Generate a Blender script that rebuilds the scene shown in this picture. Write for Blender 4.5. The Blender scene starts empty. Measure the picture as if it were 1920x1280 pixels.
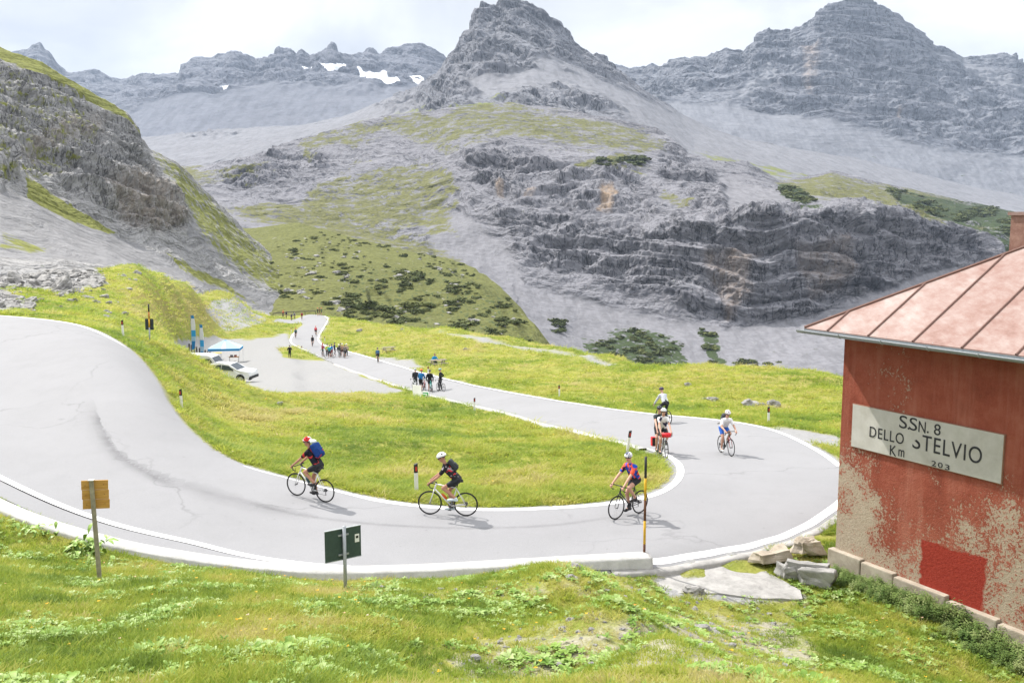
import bpy, bmesh, math, random, time
import numpy as np
from mathutils import Vector, Matrix, Euler
T0 = time.time()
random.seed(7)
C = bpy.context.scene.collection
SC = bpy.context.scene
R = math.radians

# ------------------------------------------------------------------ camera
FPX = 1800.0                                   # focal length in photo pixels (1920 wide)
PIT = math.atan(230.0 / FPX)                   # camera looks down a little
cam_d = bpy.data.cameras.new('camera'); cam = bpy.data.objects.new('camera', cam_d); C.objects.link(cam)
cam.location = (0, 0, 0); cam.rotation_euler = (math.pi / 2 - PIT, 0, 0)
cam_d.sensor_width = 36; cam_d.lens = 36 * FPX / 1920; cam_d.clip_start = 0.1; cam_d.clip_end = 20000
SC.camera = cam

# ------------------------------------------------------------------ sky, sun, exposure
SUN = Vector((-0.50, 0.45, 0.74)).normalized()
w = bpy.data.worlds.new('World'); SC.world = w; w.use_nodes = True
nt = w.node_tree; nt.nodes.clear()
def N(nt, t, **k):
    n = nt.nodes.new(t)
    for a, b in k.items():
        setattr(n, a, b)
    return n
sky = N(nt, 'ShaderNodeTexSky', sky_type='NISHITA', sun_disc=False)
sky.sun_elevation = math.asin(SUN.z); sky.sun_rotation = math.atan2(SUN.x, SUN.y)
sky.altitude = 2300
bg1 = N(nt, 'ShaderNodeBackground'); bg1.inputs['Strength'].default_value = 0.10
nt.links.new(sky.outputs[0], bg1.inputs['Color'])
tc = N(nt, 'ShaderNodeTexCoord')
mp = N(nt, 'ShaderNodeMapping'); mp.inputs['Scale'].default_value = (1, 1, 2.1); mp.inputs['Location'].default_value = (1.7, 0.9, 0.3)
nt.links.new(tc.outputs['Generated'], mp.inputs['Vector'])
n1 = N(nt, 'ShaderNodeTexNoise'); n1.inputs['Scale'].default_value = 3.3; n1.inputs['Detail'].default_value = 7; n1.inputs['Roughness'].default_value = 0.55; n1.inputs['Distortion'].default_value = 0.35
nt.links.new(mp.outputs[0], n1.inputs['Vector'])
cr = N(nt, 'ShaderNodeValToRGB'); e = cr.color_ramp.elements
e[0].position = 0.36; e[0].color = (0.80, 0.815, 0.865, 1)
e[1].position = 0.64; e[1].color = (1.42, 1.42, 1.41, 1)
x = cr.color_ramp.elements.new(0.48); x.color = (1.02, 1.025, 1.04, 1)
nt.links.new(n1.outputs['Fac'], cr.inputs['Fac'])
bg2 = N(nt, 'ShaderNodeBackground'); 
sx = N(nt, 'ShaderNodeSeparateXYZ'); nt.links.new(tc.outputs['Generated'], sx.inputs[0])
el = N(nt, 'ShaderNodeMath', operation='MULTIPLY_ADD', use_clamp=False); el.inputs[1].default_value = 1.05; el.inputs[2].default_value = 0.42   # overcast sky, brightened towards its unseen zenith to add fill light
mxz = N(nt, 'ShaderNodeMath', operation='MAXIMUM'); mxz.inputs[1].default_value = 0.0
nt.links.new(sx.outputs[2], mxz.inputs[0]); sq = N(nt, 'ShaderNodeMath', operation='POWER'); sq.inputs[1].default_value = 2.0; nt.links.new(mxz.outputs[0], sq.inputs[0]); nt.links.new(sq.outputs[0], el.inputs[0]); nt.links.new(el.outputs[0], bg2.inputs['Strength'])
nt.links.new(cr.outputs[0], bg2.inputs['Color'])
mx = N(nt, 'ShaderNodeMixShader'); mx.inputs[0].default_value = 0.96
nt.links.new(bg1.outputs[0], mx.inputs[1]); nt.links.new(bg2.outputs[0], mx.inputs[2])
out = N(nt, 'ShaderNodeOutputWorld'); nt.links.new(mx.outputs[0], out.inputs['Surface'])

sun_d = bpy.data.lights.new('sun', 'SUN'); sun = bpy.data.objects.new('sun', sun_d); C.objects.link(sun)
sun_d.energy = 3.7; sun_d.angle = R(0.8); sun_d.color = (1.0, 0.955, 0.89)
sun.rotation_euler = SUN.to_track_quat('Z', 'Y').to_euler()

SC.view_settings.view_transform = 'Standard'; SC.view_settings.look = 'None'
SC.view_settings.exposure = 0.90; SC.view_settings.gamma = 1.0; SC.view_settings.use_curve_mapping = False
cy = SC.cycles
cy.max_bounces = 5; cy.diffuse_bounces = 2; cy.glossy_bounces = 2; cy.transmission_bounces = 3; cy.transparent_max_bounces = 8; cy.volume_bounces = 0
cy.use_denoising = True; cy.denoiser = 'OPENIMAGEDENOISE'; cy.denoising_input_passes = 'RGB_ALBEDO_NORMAL'; cy.denoising_prefilter = 'ACCURATE'; cy.use_adaptive_sampling = False
cy.caustics_reflective = False; cy.caustics_refractive = False

# ------------------------------------------------------------------ projection helpers: a photo pixel + a height or a distance -> a place
def rays(px, py):
    px = np.asarray(px, float); py = np.asarray(py, float)
    u = (px - 960) / FPX; v = (640 - py) / FPX
    return u, math.cos(PIT) + v * math.sin(PIT), -math.sin(PIT) + v * math.cos(PIT)
def at_y(px, py, Y):
    a, b, c = rays(px, py); t = np.asarray(Y, float) / b
    return np.stack([a * t, b * t, c * t], -1)
def at_z(px, py, z):
    a, b, c = rays(px, py); t = np.asarray(z, float) / c
    return np.stack([a * t, b * t, c * t], -1)

# ------------------------------------------------------------------ numpy gradient noise
_rng = np.random.RandomState(11)
_perm = _rng.permutation(256).astype(np.int32); _perm = np.concatenate([_perm, _perm, _perm])
_g = _rng.normal(size=(256, 3)).astype(np.float32); _g /= np.linalg.norm(_g, axis=1, keepdims=True)
def perlin(p):
    p = np.asarray(p, np.float32)
    i = np.floor(p).astype(np.int32); f = p - i; i &= 255
    u = f * f * f * (f * (f * 6 - 15) + 10)
    res = None
    out = np.zeros(len(p), np.float32)
    for dx in (0, 1):
        wx = u[:, 0] if dx else 1 - u[:, 0]; hx = _perm[i[:, 0] + dx]
        for dy in (0, 1):
            wy = wx * (u[:, 1] if dy else 1 - u[:, 1]); hy = _perm[hx + i[:, 1] + dy]
            for dz in (0, 1):
                wz = wy * (u[:, 2] if dz else 1 - u[:, 2]); h = _perm[hy + i[:, 2] + dz] & 255
                g = _g[h]
                out += wz * (g[:, 0] * (f[:, 0] - dx) + g[:, 1] * (f[:, 1] - dy) + g[:, 2] * (f[:, 2] - dz))
    return out * 1.5
def fbm(p, wl, octs, gain=0.5, ridged=False):
    p = np.asarray(p, np.float32); o = np.zeros(len(p), np.float32); a = 1.0; f = 1.0 / wl; tot = 0
    for k in range(octs):
        n = perlin(p * f + 17.3 * k)
        if ridged: n = 1 - 2 * np.abs(n) * 1.6
        o += a * n; tot += a; a *= gain; f *= 2.03
    return o / tot if ridged else o
def sstep(a, b, x):
    t = np.clip((x - a) / (b - a), 0, 1); return t * t * (3 - 2 * t)

def poly_sd(x, y, poly):
    """signed distance to a polygon, inside positive"""
    P = np.array(poly, float); d = np.full(x.shape, 1e18); inside = np.zeros(x.shape, bool)
    for k in range(len(P)):
        a = P[k]; b = P[(k + 1) % len(P)]; ex, ey = b - a
        t = np.clip(((x - a[0]) * ex + (y - a[1]) * ey) / (ex * ex + ey * ey + 1e-9), 0, 1)
        d = np.minimum(d, (x - a[0] - t * ex) ** 2 + (y - a[1] - t * ey) ** 2)
        c = ((a[1] > y) != (b[1] > y)) & (x < (b[0] - a[0]) * (y - a[1]) / (b[1] - a[1] + 1e-12) + a[0])
        inside ^= c
    d = np.sqrt(d)
    return np.where(inside, d, -d)

# ------------------------------------------------------------------ object helpers
def tag(o, label=None, cat=None, group=None, kind=None):
    if label: o['label'] = label
    if cat: o['category'] = cat
    if group: o['group'] = group
    if kind: o['kind'] = kind
    return o
def link(name, me, mat=None, parent=None):
    o = bpy.data.objects.new(name, me); C.objects.link(o)
    if mat is not None:
        for m in (mat if isinstance(mat, (list, tuple)) else [mat]):
            me.materials.append(m)
    if parent is not None: o.parent = parent
    return o
def empty(name, loc=(0, 0, 0), rz=0.0):
    o = bpy.data.objects.new(name, None); C.objects.link(o); o.location = loc; o.rotation_euler = (0, 0, rz); o.empty_display_size = 0.2
    return o
def children(o): return [c for c in bpy.data.objects if c.parent == o]
def copy_tree(o, parent=None):
    c = o.copy(); C.objects.link(c)
    if parent is not None: c.parent = parent
    for ch in list(o.children): copy_tree(ch, c)
    return c
def np_mesh(name, V, F, smooth=True):
    V = np.asarray(V, np.float32); F = np.asarray(F, np.int32)
    me = bpy.data.meshes.new(name); me.vertices.add(len(V)); me.vertices.foreach_set('co', V.ravel())
    k = F.shape[1]; me.loops.add(F.size); me.loops.foreach_set('vertex_index', F.ravel())
    me.polygons.add(len(F)); me.polygons.foreach_set('loop_start', np.arange(len(F), dtype=np.int32) * k)
    me.polygons.foreach_set('loop_total', np.full(len(F), k, np.int32))
    if smooth: me.polygons.foreach_set('use_smooth', np.ones(len(F), bool))
    me.update(calc_edges=True); return me
def grid_faces(nr, nc):
    i = np.arange(nr * nc).reshape(nr, nc)
    return np.stack([i[:-1, :-1], i[:-1, 1:], i[1:, 1:], i[1:, :-1]], -1).reshape(-1, 4)
def fattr(me, name, a):
    at = me.attributes.new(name, 'FLOAT', 'POINT'); at.data.foreach_set('value', np.asarray(a, np.float32).ravel())

# ------------------------------------------------------------------ material helpers
class MatB:
    """little node builder"""
    def __init__(s, name, rough=0.9, spec=0.2):
        s.m = bpy.data.materials.new(name); s.m.use_nodes = True; s.nt = s.m.node_tree
        s.b = s.nt.nodes['Principled BSDF']; s.b.inputs['Roughness'].default_value = rough; s.b.inputs['Specular IOR Level'].default_value = spec
        s.tc = N(s.nt, 'ShaderNodeTexCoord')
    def L(s, a, b): s.nt.links.new(a, b)
    def noise(s, scale, detail=4, rough=0.55, vec=None, dist=0.0, stretch=None, off=None):
        n = N(s.nt, 'ShaderNodeTexNoise'); n.inputs['Scale'].default_value = scale; n.inputs['Detail'].default_value = detail
        n.inputs['Roughness'].default_value = rough; n.inputs['Distortion'].default_value = dist
        v = vec or s.tc.outputs['Object']
        if stretch or off:
            mp = N(s.nt, 'ShaderNodeMapping')
            if stretch: mp.inputs['Scale'].default_value = stretch
            if off: mp.inputs['Location'].default_value = off
            s.L(v, mp.inputs['Vector']); v = mp.outputs[0]
        s.L(v, n.inputs['Vector']); return n.outputs['Fac']
    def ramp(s, fac, stops):
        r = N(s.nt, 'ShaderNodeValToRGB'); el = r.color_ramp.elements
        while len(el) < len(stops): el.new(0.5)
        for q, (p, c) in zip(el, stops):
            q.position = p; q.color = (c, c, c, 1) if isinstance(c, (int, float)) else (*c, 1)
        s.L(fac, r.inputs[0]); return r.outputs[0]
    def attr(s, name, kind='GEOMETRY'):
        a = N(s.nt, 'ShaderNodeAttribute'); a.attribute_name = name; a.attribute_type = kind; return a.outputs['Fac']
    def math(s, op, a, b=None, clamp=False):
        n = N(s.nt, 'ShaderNodeMath', operation=op, use_clamp=clamp)
        for k, v in ((0, a), (1, b)):
            if v is None: continue
            if isinstance(v, (int, float)): n.inputs[k].default_value = v
            else: s.L(v, n.inputs[k])
        return n.outputs[0]
    def mix(s, fac, a, b, mode='MIX'):
        n = N(s.nt, 'ShaderNodeMix', data_type='RGBA', blend_type=mode)
        for k, v in ((0, fac), (6, a), (7, b)):
            if isinstance(v, (int, float)): n.inputs[k].default_value = v if k == 0 else (v, v, v, 1)
            elif isinstance(v, tuple): n.inputs[k].default_value = (*v, 1)
            else: s.L(v, n.inputs[k])
        return n.outputs[2]
    def edge(s, mask, nz, width=0.25, amp=1.0):
        """mask attribute broken up by noise -> crisp 0..1"""
        a = s.math('MULTIPLY_ADD', nz, amp); a.node.inputs[2].default_value = -0.5 * amp
        a = s.math('ADD', mask, a)
        r = N(s.nt, 'ShaderNodeMapRange'); r.inputs['From Min'].default_value = 0.5 - width; r.inputs['From Max'].default_value = 0.5 + width
        s.L(a, r.inputs['Value']); return r.outputs[0]
    def color(s, c):
        if isinstance(c, tuple): s.b.inputs['Base Color'].default_value = (*c, 1)
        else: s.L(c, s.b.inputs['Base Color'])
    def bump(s, h, strength=0.5, dist=0.1):
        b = N(s.nt, 'ShaderNodeBump'); b.inputs['Strength'].default_value = strength; b.inputs['Distance'].default_value = dist
        s.L(h, b.inputs['Height'])
        prev = s.b.inputs['Normal']
        if prev.is_linked: s.L(prev.links[0].from_socket, b.inputs['Normal'])
        s.L(b.outputs[0], s.b.inputs['Normal'])
_flat = {}
def flat(name, c, rough=0.6, spec=0.3, metal=0.0, vary=0.12, scale=18.0):
    """plain coloured stuff with a little procedural variation"""
    key = (name)
    if key in _flat: return _flat[key]
    b = MatB(name, rough, spec); b.b.inputs['Metallic'].default_value = metal
    n = b.noise(scale, 3)
    lo = tuple(max(0, v * (1 - vary)) for v in c); hi = tuple(min(1, v * (1 + vary)) for v in c)
    b.color(b.ramp(n, [(0.3, lo), (0.7, hi)]))
    _flat[key] = b.m; return b.m
# ================================================================== THE LARGE STRUCTURE
# ------------------------------------------------------------------ road stations: inner edge pixel, outer edge pixel, road height
ST = [(512,604.6,522,592.3,-22.62),(524,604.3,538,591.6,-22.58),(545,603,570,590,-22.5),(560,603.5,592,590,-22.4),(567,606,608,592,-22.3),(566,609,617,597,-22.0),(558,615,613,608,-21.7),
 (549,625,604,622,-21.2),(542,640,599,635,-20.6),(548,650,606,645,-20.2),(575,659,632,653,-19.7),(610,674,667,662,-18.8),(640,688,702,672,-17.6),
 (690,707,752,686,-16.0),(770,732,830,707,-14.2),(850,752,915,727,-12.8),(957,777,1057,752,-11.6),(1057,804,1207,774,-10.6),(1140,824,1320,784,-10.0),
 (1195,838,1440,801,-9.5),(1235,853,1530,838,-9.1),(1257,868,1592,880,-8.8),(1263,884,1606,915,-8.6),(1255,902,1590,948,-8.45),(1228,921,1530,988,-8.35),
 (1180,935,1450,1018,-8.3),(1110,944,1330,1044,-8.25),(1030,950,1190,1064,-8.2),(940,953,1030,1074,-8.15),(850,951,850,1082,-8.12),(740,940,650,1080,-8.08),
 (640,920,470,1066,-8.0),(533,893,330,1040,-7.85),(433,863,165,1000,-7.6),(360,812,28,947,-7.3),(320,762,-95,884,-7.0),(292,712,-205,824,-6.75),
 (262,672,-280,745,-6.4),(225,642,-400,705,-6.1),(167,614,-500,680,-5.8),(100,601,-560,660,-5.65),(0,592,-620,645,-5.5),(-150,585,-760,632,-5.3),(-320,580,-950,620,-5.1)]
ST = np.array(ST, float)
def catmull(P, n):
    P = np.asarray(P, float); m = len(P); t = np.linspace(0, m - 1, n); i = np.clip(t.astype(int), 0, m - 2); f = (t - i)[:, None]
    p0 = P[np.maximum(i - 1, 0)]; p1 = P[i]; p2 = P[i + 1]; p3 = P[np.minimum(i + 2, m - 1)]
    return 0.5 * (2 * p1 + (p2 - p0) * f + (2 * p0 - 5 * p1 + 4 * p2 - p3) * f ** 2 + (3 * p1 - p0 - 3 * p2 + p3) * f ** 3)
RI = at_z(ST[:, 0], ST[:, 1], ST[:, 4]); RO = at_z(ST[:, 2], ST[:, 3], ST[:, 4])
NS = 620
ri = catmull(RI, NS); ro = catmull(RO, NS)
def smooth1(a, k=3):
    for _ in range(k):
        b = a.copy(); b[1:-1] = (a[:-2] + 2 * a[1:-1] + a[2:]) / 4; a = b
    return a
ri = smooth1(ri, 14); ro = smooth1(ro, 14)
road_poly = np.concatenate([ri[:, :2], ro[::-1, :2]])

# ------------------------------------------------------------------ ground heights: control points joined by a thin-plate surface
ctrl = []
for q in range(0, NS, 9):
    for tt in (0.0, 0.5, 1.0):
        ctrl.append(ri[q] * (1 - tt) + ro[q] * tt)
def gy(px, py, Y): ctrl.append(at_y(px, py, Y))
# foreground slope below the camera
for d in (1, 4, 7, 10, 13, 16, 18.5):
    for X in (-22, -15, -10, -6, -2, 1.5):
        dd = d * (1 + 0.012 * abs(X + 3))
        z = -1.7 - 0.305 * d + (0.03 * (X < -9)) * (-X - 9)
        if d < 18 or X > -12: ctrl.append(np.array([X, dd, z]))
for a in ((-160,880,-6.75),(0,958,-7.13),(100,995,-7.38),(220,1030,-7.65),(300,1051,-7.78),(380,1066,-7.9),(520,1078,-8.0),(640,1088,-8.06),(800,1088,-8.08),(900,1078,-8.1),(1000,1072,-8.12),(1100,1064,-8.16),(1200,1080,-8.33),
          (1240,1110,-8.42),(1350,1116,-8.5),(1440,1126,-8.56),(1510,1124,-8.6),(1300,1170,-8.2),(1400,1200,-8.12),(1180,1140,-7.85)): ctrl.append(at_z(*a))
for a in ((0,1050,19.6),(1500,1280,14.4),(1300,1280,12.4),(1100,1280,10.8),(1100,1180,15.0),
          (1580,1092,21.7),(1650,1112,21.0),(1740,1147,20.1),(1840,1192,19.2),(1920,1227,18.5),(1700,1200,18.1),(1800,1260,17.0),(1920,1300,16.4),(2000,1270,17.5),(2100,1330,16.2)): gy(*a)
for a in ((1260,1074,-8.42),(1330,1060,-8.42),(1400,1042,-8.44),(1470,1020,-8.44),(1540,994,-8.45),(1600,960,-8.5)): ctrl.append(at_z(*a))
# ground behind and right of the house
for a in ((1570,1000,25.0),(1700,1000,25.5),(1900,1000,26),(2200,980,28),(1750,860,36),(2000,840,40)): gy(*a)
# meadow inside the hairpin
for a in ((450,765,48),(600,800,45),(600,850,36.5),(800,830,40.5),(800,890,33),(1000,850,38.5),(1000,905,31.5),(1000,805,49.5),(1120,870,36),(700,762,60.5),(560,738,64.5),(850,775,58),
          (300,640,56),(330,650,58),(400,704,55),(460,741,55),(520,745,58),(341,770,37.6),(380,770,44),(420,840,35.5),(500,850,36),(281,642,58)): gy(*a)
# gravel lay-by
for a in ((452,719,73),(400,722,72),(340,735,70),(600,716,82),(700,722,81),(600,690,110),(500,660,140),(400,681,128),(460,640,160),(530,630,170),(380,640,150),(470,690,105),(340,690,100),(360,660,128),(650,705,95)): gy(*a)
# mound and slope left of the lay-by
for a in ((430,605,180),(430,580,190),(410,562,200),(400,627,164),(330,625,130),(300,592,130),(350,600,138),(500,610,200),(480,590,210),(200,603,62),(100,582,62),(0,573,64),(180,512,100),(250,508,112),(300,560,105),
          (100,530,85),(0,540,80),(0,522,100),(-200,560,66),(-200,530,110),(350,530,150),(440,562,205),(530,592,235),(250,580,85),(230,612,66),
          (-300,505,160),(-150,520,150),(0,540,150),(120,545,155),(220,550,165),(300,556,200),(300,518,140),(250,514,135),(200,520,132),(150,530,128),(350,538,172),(300,530,168),(100,540,125),(400,560,225),(-300,500,260),(0,530,260),(200,560,260),(350,572,250),(440,590,290),(-300,525,120)): gy(*a)
# meadow beyond the road, its crest and the drop behind the crest
crest = [(620,600,228),(660,602,215),(700,609,200),(760,617,180),(800,622,168),(900,634,148),(1000,648,127),(1060,658,118),(1110,669,110),(1180,682,100),(1250,690,92),(1300,689,90),(1380,690,86),(1450,694,82),(1520,700,79),(1570,708,77),(1700,720,74),(1900,735,72)]
for a in crest:
    gy(*a); p = at_y(*a)
    for k, dz in ((1.06, 1.2), (1.16, 8), (1.32, 24)):
        ctrl.append(np.array([p[0] * k + (k - 1) * 6, p[1] * k, p[2] - dz]))
for a in ((700,640,150),(760,655,128),(820,680,106),(900,690,98),(1000,700,90),(1000,670,108),(1100,715,79),(1150,740,67),(1250,722,74),(1350,730,68),(1350,765,57),(1450,755,60),(1450,725,69),(1530,760,57),(1530,800,46.5),(1200,755,62),(660,630,178)): gy(*a)
ctrl = np.array(ctrl)
cx, cyy, cz = ctrl[:, 0], ctrl[:, 1], ctrl[:, 2]
# work in (azimuth, log distance) so that near and far points carry equal weight
def to_uv(x, y): return np.stack([x / np.maximum(y, 2.0) * 3.0 * 0 + x / (np.abs(y) + 6.0) * 3.2, np.log(np.abs(y) + 6.0) * 2.2], -1)
CU = to_uv(cx, cyy)
def tps(r2): return 0.5 * r2 * np.log(r2 + 1e-9)
A = CU; n = len(A)
K = tps(((A[:, None] - A[None]) ** 2).sum(-1)) + np.eye(n) * 2e-4
Pm = np.concatenate([np.ones((n, 1)), A], 1)
M = np.block([[K, Pm], [Pm.T, np.zeros((3, 3))]])
# interpolate the slope angle z/(y+6) : smooth for perspective
sol = np.linalg.solve(M, np.concatenate([cz / (cyy + 6.0), np.zeros(3)]))
MY = np.array([58, 66, 75, 88, 100, 114, 128, 150, 170, 190, 205, 225, 245, 300], float)
MC = np.array([-900, 0, 100, 200, 260, 300, 350, 400, 440, 480, 540, 600], float)
MP = np.array([[592,565,548,535,522,530,545,560,570,580,590,600,600,620],[585,568,552,536,521,530,545,560,570,580,590,600,600,620],[590,577,562,540,518,516,535,555,570,580,590,600,600,620],
 [607,595,578,552,525,504,520,550,570,585,595,600,600,620],[632,617,598,568,535,499,515,545,570,585,595,600,605,620],[648,640,628,605,575,540,520,510,535,570,590,600,605,625],
 [664,682,690,688,675,650,628,585,526,545,575,590,600,625],[704,728,722,708,695,685,676,645,610,572,545,560,590,620],[728,735,722,709,697,686,676,652,625,592,556,565,590,620],
 [745,733,720,709,698,685,672,652,625,609,598,586,594,615],[752,735,717,706,698,684,671,648,630,618,609,600,593,600],[752,735,717,706,698,684,671,648,630,618,609,600,593,600]], float)
# refine the table so that the slope bends smoothly
def _fine(Mx, n, ax):
    k = np.linspace(0, Mx.shape[ax] - 1, n); P_ = catmull(Mx if ax == 0 else Mx.T, n); P_ = smooth1(P_, 6); return P_ if ax == 0 else P_.T
MP = _fine(_fine(MP, 89, 0), 105, 1); MC = np.interp(np.linspace(0, 11, 89), np.arange(12), MC); MY = np.exp(np.interp(np.linspace(0, 13, 105), np.arange(14), np.log(MY)))
def ground_z(x, y):
    x = np.atleast_1d(np.asarray(x, float)); y = np.atleast_1d(np.asarray(y, float)); sh = x.shape
    U = to_uv(x.ravel(), y.ravel()); o = np.zeros(len(U))
    for s in range(0, len(U), 40000):
        u = U[s:s + 40000]
        o[s:s + 40000] = tps(((u[:, None] - A[None]) ** 2).sum(-1)) @ sol[:n] + np.concatenate([np.ones((len(u), 1)), u], 1) @ sol[n:]
    z0 = o * (y.ravel() + 6.0); xr, yr = x.ravel(), y.ravel()
    # the lay-by and the mound behind it: profiles of the slope, column by column
    w_ = sstep(58, 69, yr)
    if w_.max() > 0:
        pxq = 960 + FPX * xr / (yr * math.cos(PIT) - z0 * math.sin(PIT)); w_ = w_ * (1 - sstep(545, 578, pxq))
        cf = np.interp(pxq, MC, np.arange(len(MC))); rf = np.interp(np.log(yr), np.log(MY), np.arange(len(MY)))
        c0 = np.clip(cf.astype(int), 0, len(MC) - 2); r0 = np.clip(rf.astype(int), 0, len(MY) - 2); fc = cf - c0; fr = rf - r0
        pyq = MP[c0, r0] * (1 - fc) * (1 - fr) + MP[c0 + 1, r0] * fc * (1 - fr) + MP[c0, r0 + 1] * (1 - fc) * fr + MP[c0 + 1, r0 + 1] * fc * fr
        _, rb_, rc_ = rays(pxq, pyq); z0 = z0 * (1 - w_) + rc_ / rb_ * yr * w_
    return z0.reshape(sh)
def gz(x, y): return float(ground_z([x], [y])[0])
def on_ground(px, py, ymin=6):
    """where the sight line of a photo pixel meets the ground"""
    a, b, c = [float(v) for v in rays(px, py)]
    ys = np.geomspace(ymin, 330, 500); z = ground_z(a / b * ys, ys) - c / b * ys
    k = np.where((z[1:] > 0) & (z[:-1] <= 0))[0]
    if len(k) == 0: k = [int(np.argmin(np.abs(z[:-1])))]
    k = k[0]; f = z[k] / (z[k] - z[k + 1] + 1e-12); f = min(1, max(0, f)); Y = ys[k] * (1 - f) + ys[k + 1] * f
    return Vector((a / b * Y, Y, gz(a / b * Y, Y)))

# ------------------------------------------------------------------ haze-free detail: rows of the near ground follow the distance
rowsY = np.geomspace(1.2, 300, 540); colsU = np.linspace(-0.86, 0.86, 430)
GY, GU = np.meshgrid(rowsY, colsU, indexing='ij'); GX = GU * (GY + 3.0)
GZ = ground_z(GX, GY)
rd = poly_sd(GX.ravel(), GY.ravel(), road_poly[::4]).reshape(GX.shape)      # >0 inside the road
pp = np.stack([GX, GY, GZ * 0], -1).reshape(-1, 3)
rough = fbm(pp, 7.0, 6, 0.55).reshape(GX.shape); lumps = fbm(pp + 50, 1.6, 3, 0.5).reshape(GX.shape)
fade = sstep(0.1, 2.5, -rd)
gpx = 960 + FPX * GX / (GY * math.cos(PIT) - GZ * math.sin(PIT)); gpy = 640 - FPX * (GY * math.sin(PIT) + GZ * math.cos(PIT)) / (GY * math.cos(PIT) - GZ * math.sin(PIT))
layby = [(318,640),(380,632),(470,637),(540,622),(548,650),(520,652),(535,668),(610,676),(700,712),(760,735),(640,740),(580,737),(470,735),(380,700)]
lay_sd = poly_sd(gpx.ravel(), gpy.ravel(), layby).reshape(GX.shape) * (np.where(GY > 62, 1, -1))
lay_sd = np.where(GY > 62, lay_sd, -40)
flatten = 1 - sstep(-4, 4, lay_sd)
amp = np.clip(GY / 60, 0.35, 1.4)
GZ2 = GZ + fade * flatten * (rough * 0.33 * amp + lumps * 0.08)
GZ2 -= 0.3 * sstep(0.05, 0.7, rd)
V = np.stack([GX, GY, GZ2], -1).reshape(-1, 3)
gm = np_mesh('ground', V, grid_faces(*GX.shape))
wob = fbm(pp + 9, 9.0, 4, 0.6).reshape(GX.shape) * 9
fattr(gm, 'gravel', sstep(-5, 6, lay_sd + wob * 0.6))
def gmask(polys, soft):
    m = np.zeros(GX.shape)
    for p in polys: m = np.maximum(m, sstep(-soft, soft, poly_sd(gpx.ravel(), gpy.ravel(), p).reshape(GX.shape)))
    return m
scar = gmask([[(385,580),(400,562),(440,558),(470,580),(500,600),(470,612),(425,622),(400,600)]], 12)
scree = gmask([[(-200,470),(0,480),(60,500),(120,500),(180,500),(200,540),(120,548),(60,540),(-200,540)],[(-300,540),(0,550),(60,575),(0,585),(-300,570)]], 14) * (GY > 55)
fattr(gm, 'stony', np.maximum(scar, scree))
verge = np.exp(-np.maximum(-rd, 0) / 0.25) * (rd < 0.3)
dirt = gmask([[(1225,1085),(1440,1085),(1520,1120),(1400,1130),(1250,1120)]], 10) * (GY < 30)
dry = gmask([[(1050,1150),(1500,1130),(1560,1280),(700,1280),(900,1180)],[(560,1090),(760,1100),(1230,1090),(1230,1120),(700,1130)]], 60) * (GY < 30)
pathm = gmask([[(820,622),(900,634),(1100,668),(1160,682),(1140,686),(1080,668),(900,641)],[(708,668),(770,676),(800,688),(770,690),(720,678)],[(1450,800),(1575,815),(1575,838),(1500,822)]], 5) * (GY > 30)
fattr(gm, 'verge', np.clip(verge * 0.9 + dirt + pathm * 0.95, 0, 1)); fattr(gm, 'dry', dry)
far_dry = gmask([[(900,690),(1100,720),(1300,690),(1570,715),(1570,745),(1200,735)],[(560,745),(760,750),(760,790),(560,770)],[(600,600),(720,620),(900,650),(830,660),(640,620)],[(200,520),(420,560),(500,600),(380,620),(260,590)]], 25) * (GY > 30)
fattr(gm, 'olive', far_dry)

b = MatB('meadow_ground', 0.95, 0.1)
n_big = b.noise(0.35, 5, 0.6); n_mid = b.noise(2.2, 5, 0.6, off=(3, 1, 7)); n_fin = b.noise(16, 4, 0.65); n_far = b.noise(0.06, 4, 0.5)
g1 = b.ramp(n_mid, [(0.28, (0.105, 0.135, 0.022)), (0.46, (0.165, 0.20, 0.034)), (0.60, (0.245, 0.255, 0.055)), (0.76, (0.33, 0.30, 0.105))])
g2 = b.ramp(n_fin, [(0.25, (0.09, 0.11, 0.02)), (0.5, (0.19, 0.21, 0.04)), (0.8, (0.31, 0.29, 0.10))])
gc = b.mix(0.5, g1, g2)
gc = b.mix(b.ramp(n_big, [(0.42, 0.0), (0.68, 0.75)]), gc, (0.30, 0.27, 0.075))
gc = b.mix(b.math('MULTIPLY', b.attr('olive'), b.ramp(n_big, [(0.3, 0.2), (0.6, 0.9)])), gc, b.mix(n_mid, (0.20, 0.17, 0.05), (0.34, 0.29, 0.10)))
soil = b.ramp(n_fin, [(0.3, (0.22, 0.205, 0.15)), (0.7, (0.36, 0.34, 0.27))])
gc = b.mix(b.edge(b.math('MULTIPLY', b.attr('dry'), 0.62), n_mid, 0.16, 1.3), gc, soil)
grav = b.ramp(b.noise(7, 6, 0.7), [(0.3, (0.22, 0.22, 0.222)), (0.7, (0.30, 0.298, 0.292))])
gc = b.mix(b.edge(b.attr('verge'), n_fin, 0.25, 0.9), gc, grav)
ston = b.ramp(b.noise(1.7, 6, 0.75), [(0.30, (0.15, 0.15, 0.15)), (0.45, (0.26, 0.26, 0.26)), (0.7, (0.36, 0.355, 0.35))])
gc = b.mix(b.edge(b.attr('stony'), n_mid, 0.12, 0.9), gc, ston)
gc = b.mix(b.edge(b.attr('gravel'), n_mid, 0.2, 0.5), gc, grav)
b.color(gc); b.bump(n_fin, 0.5, 0.06); b.bump(n_mid, 0.6, 0.25)
M_GROUND = b.m
ground = link('ground', gm, M_GROUND); tag(ground, kind='structure')

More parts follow.
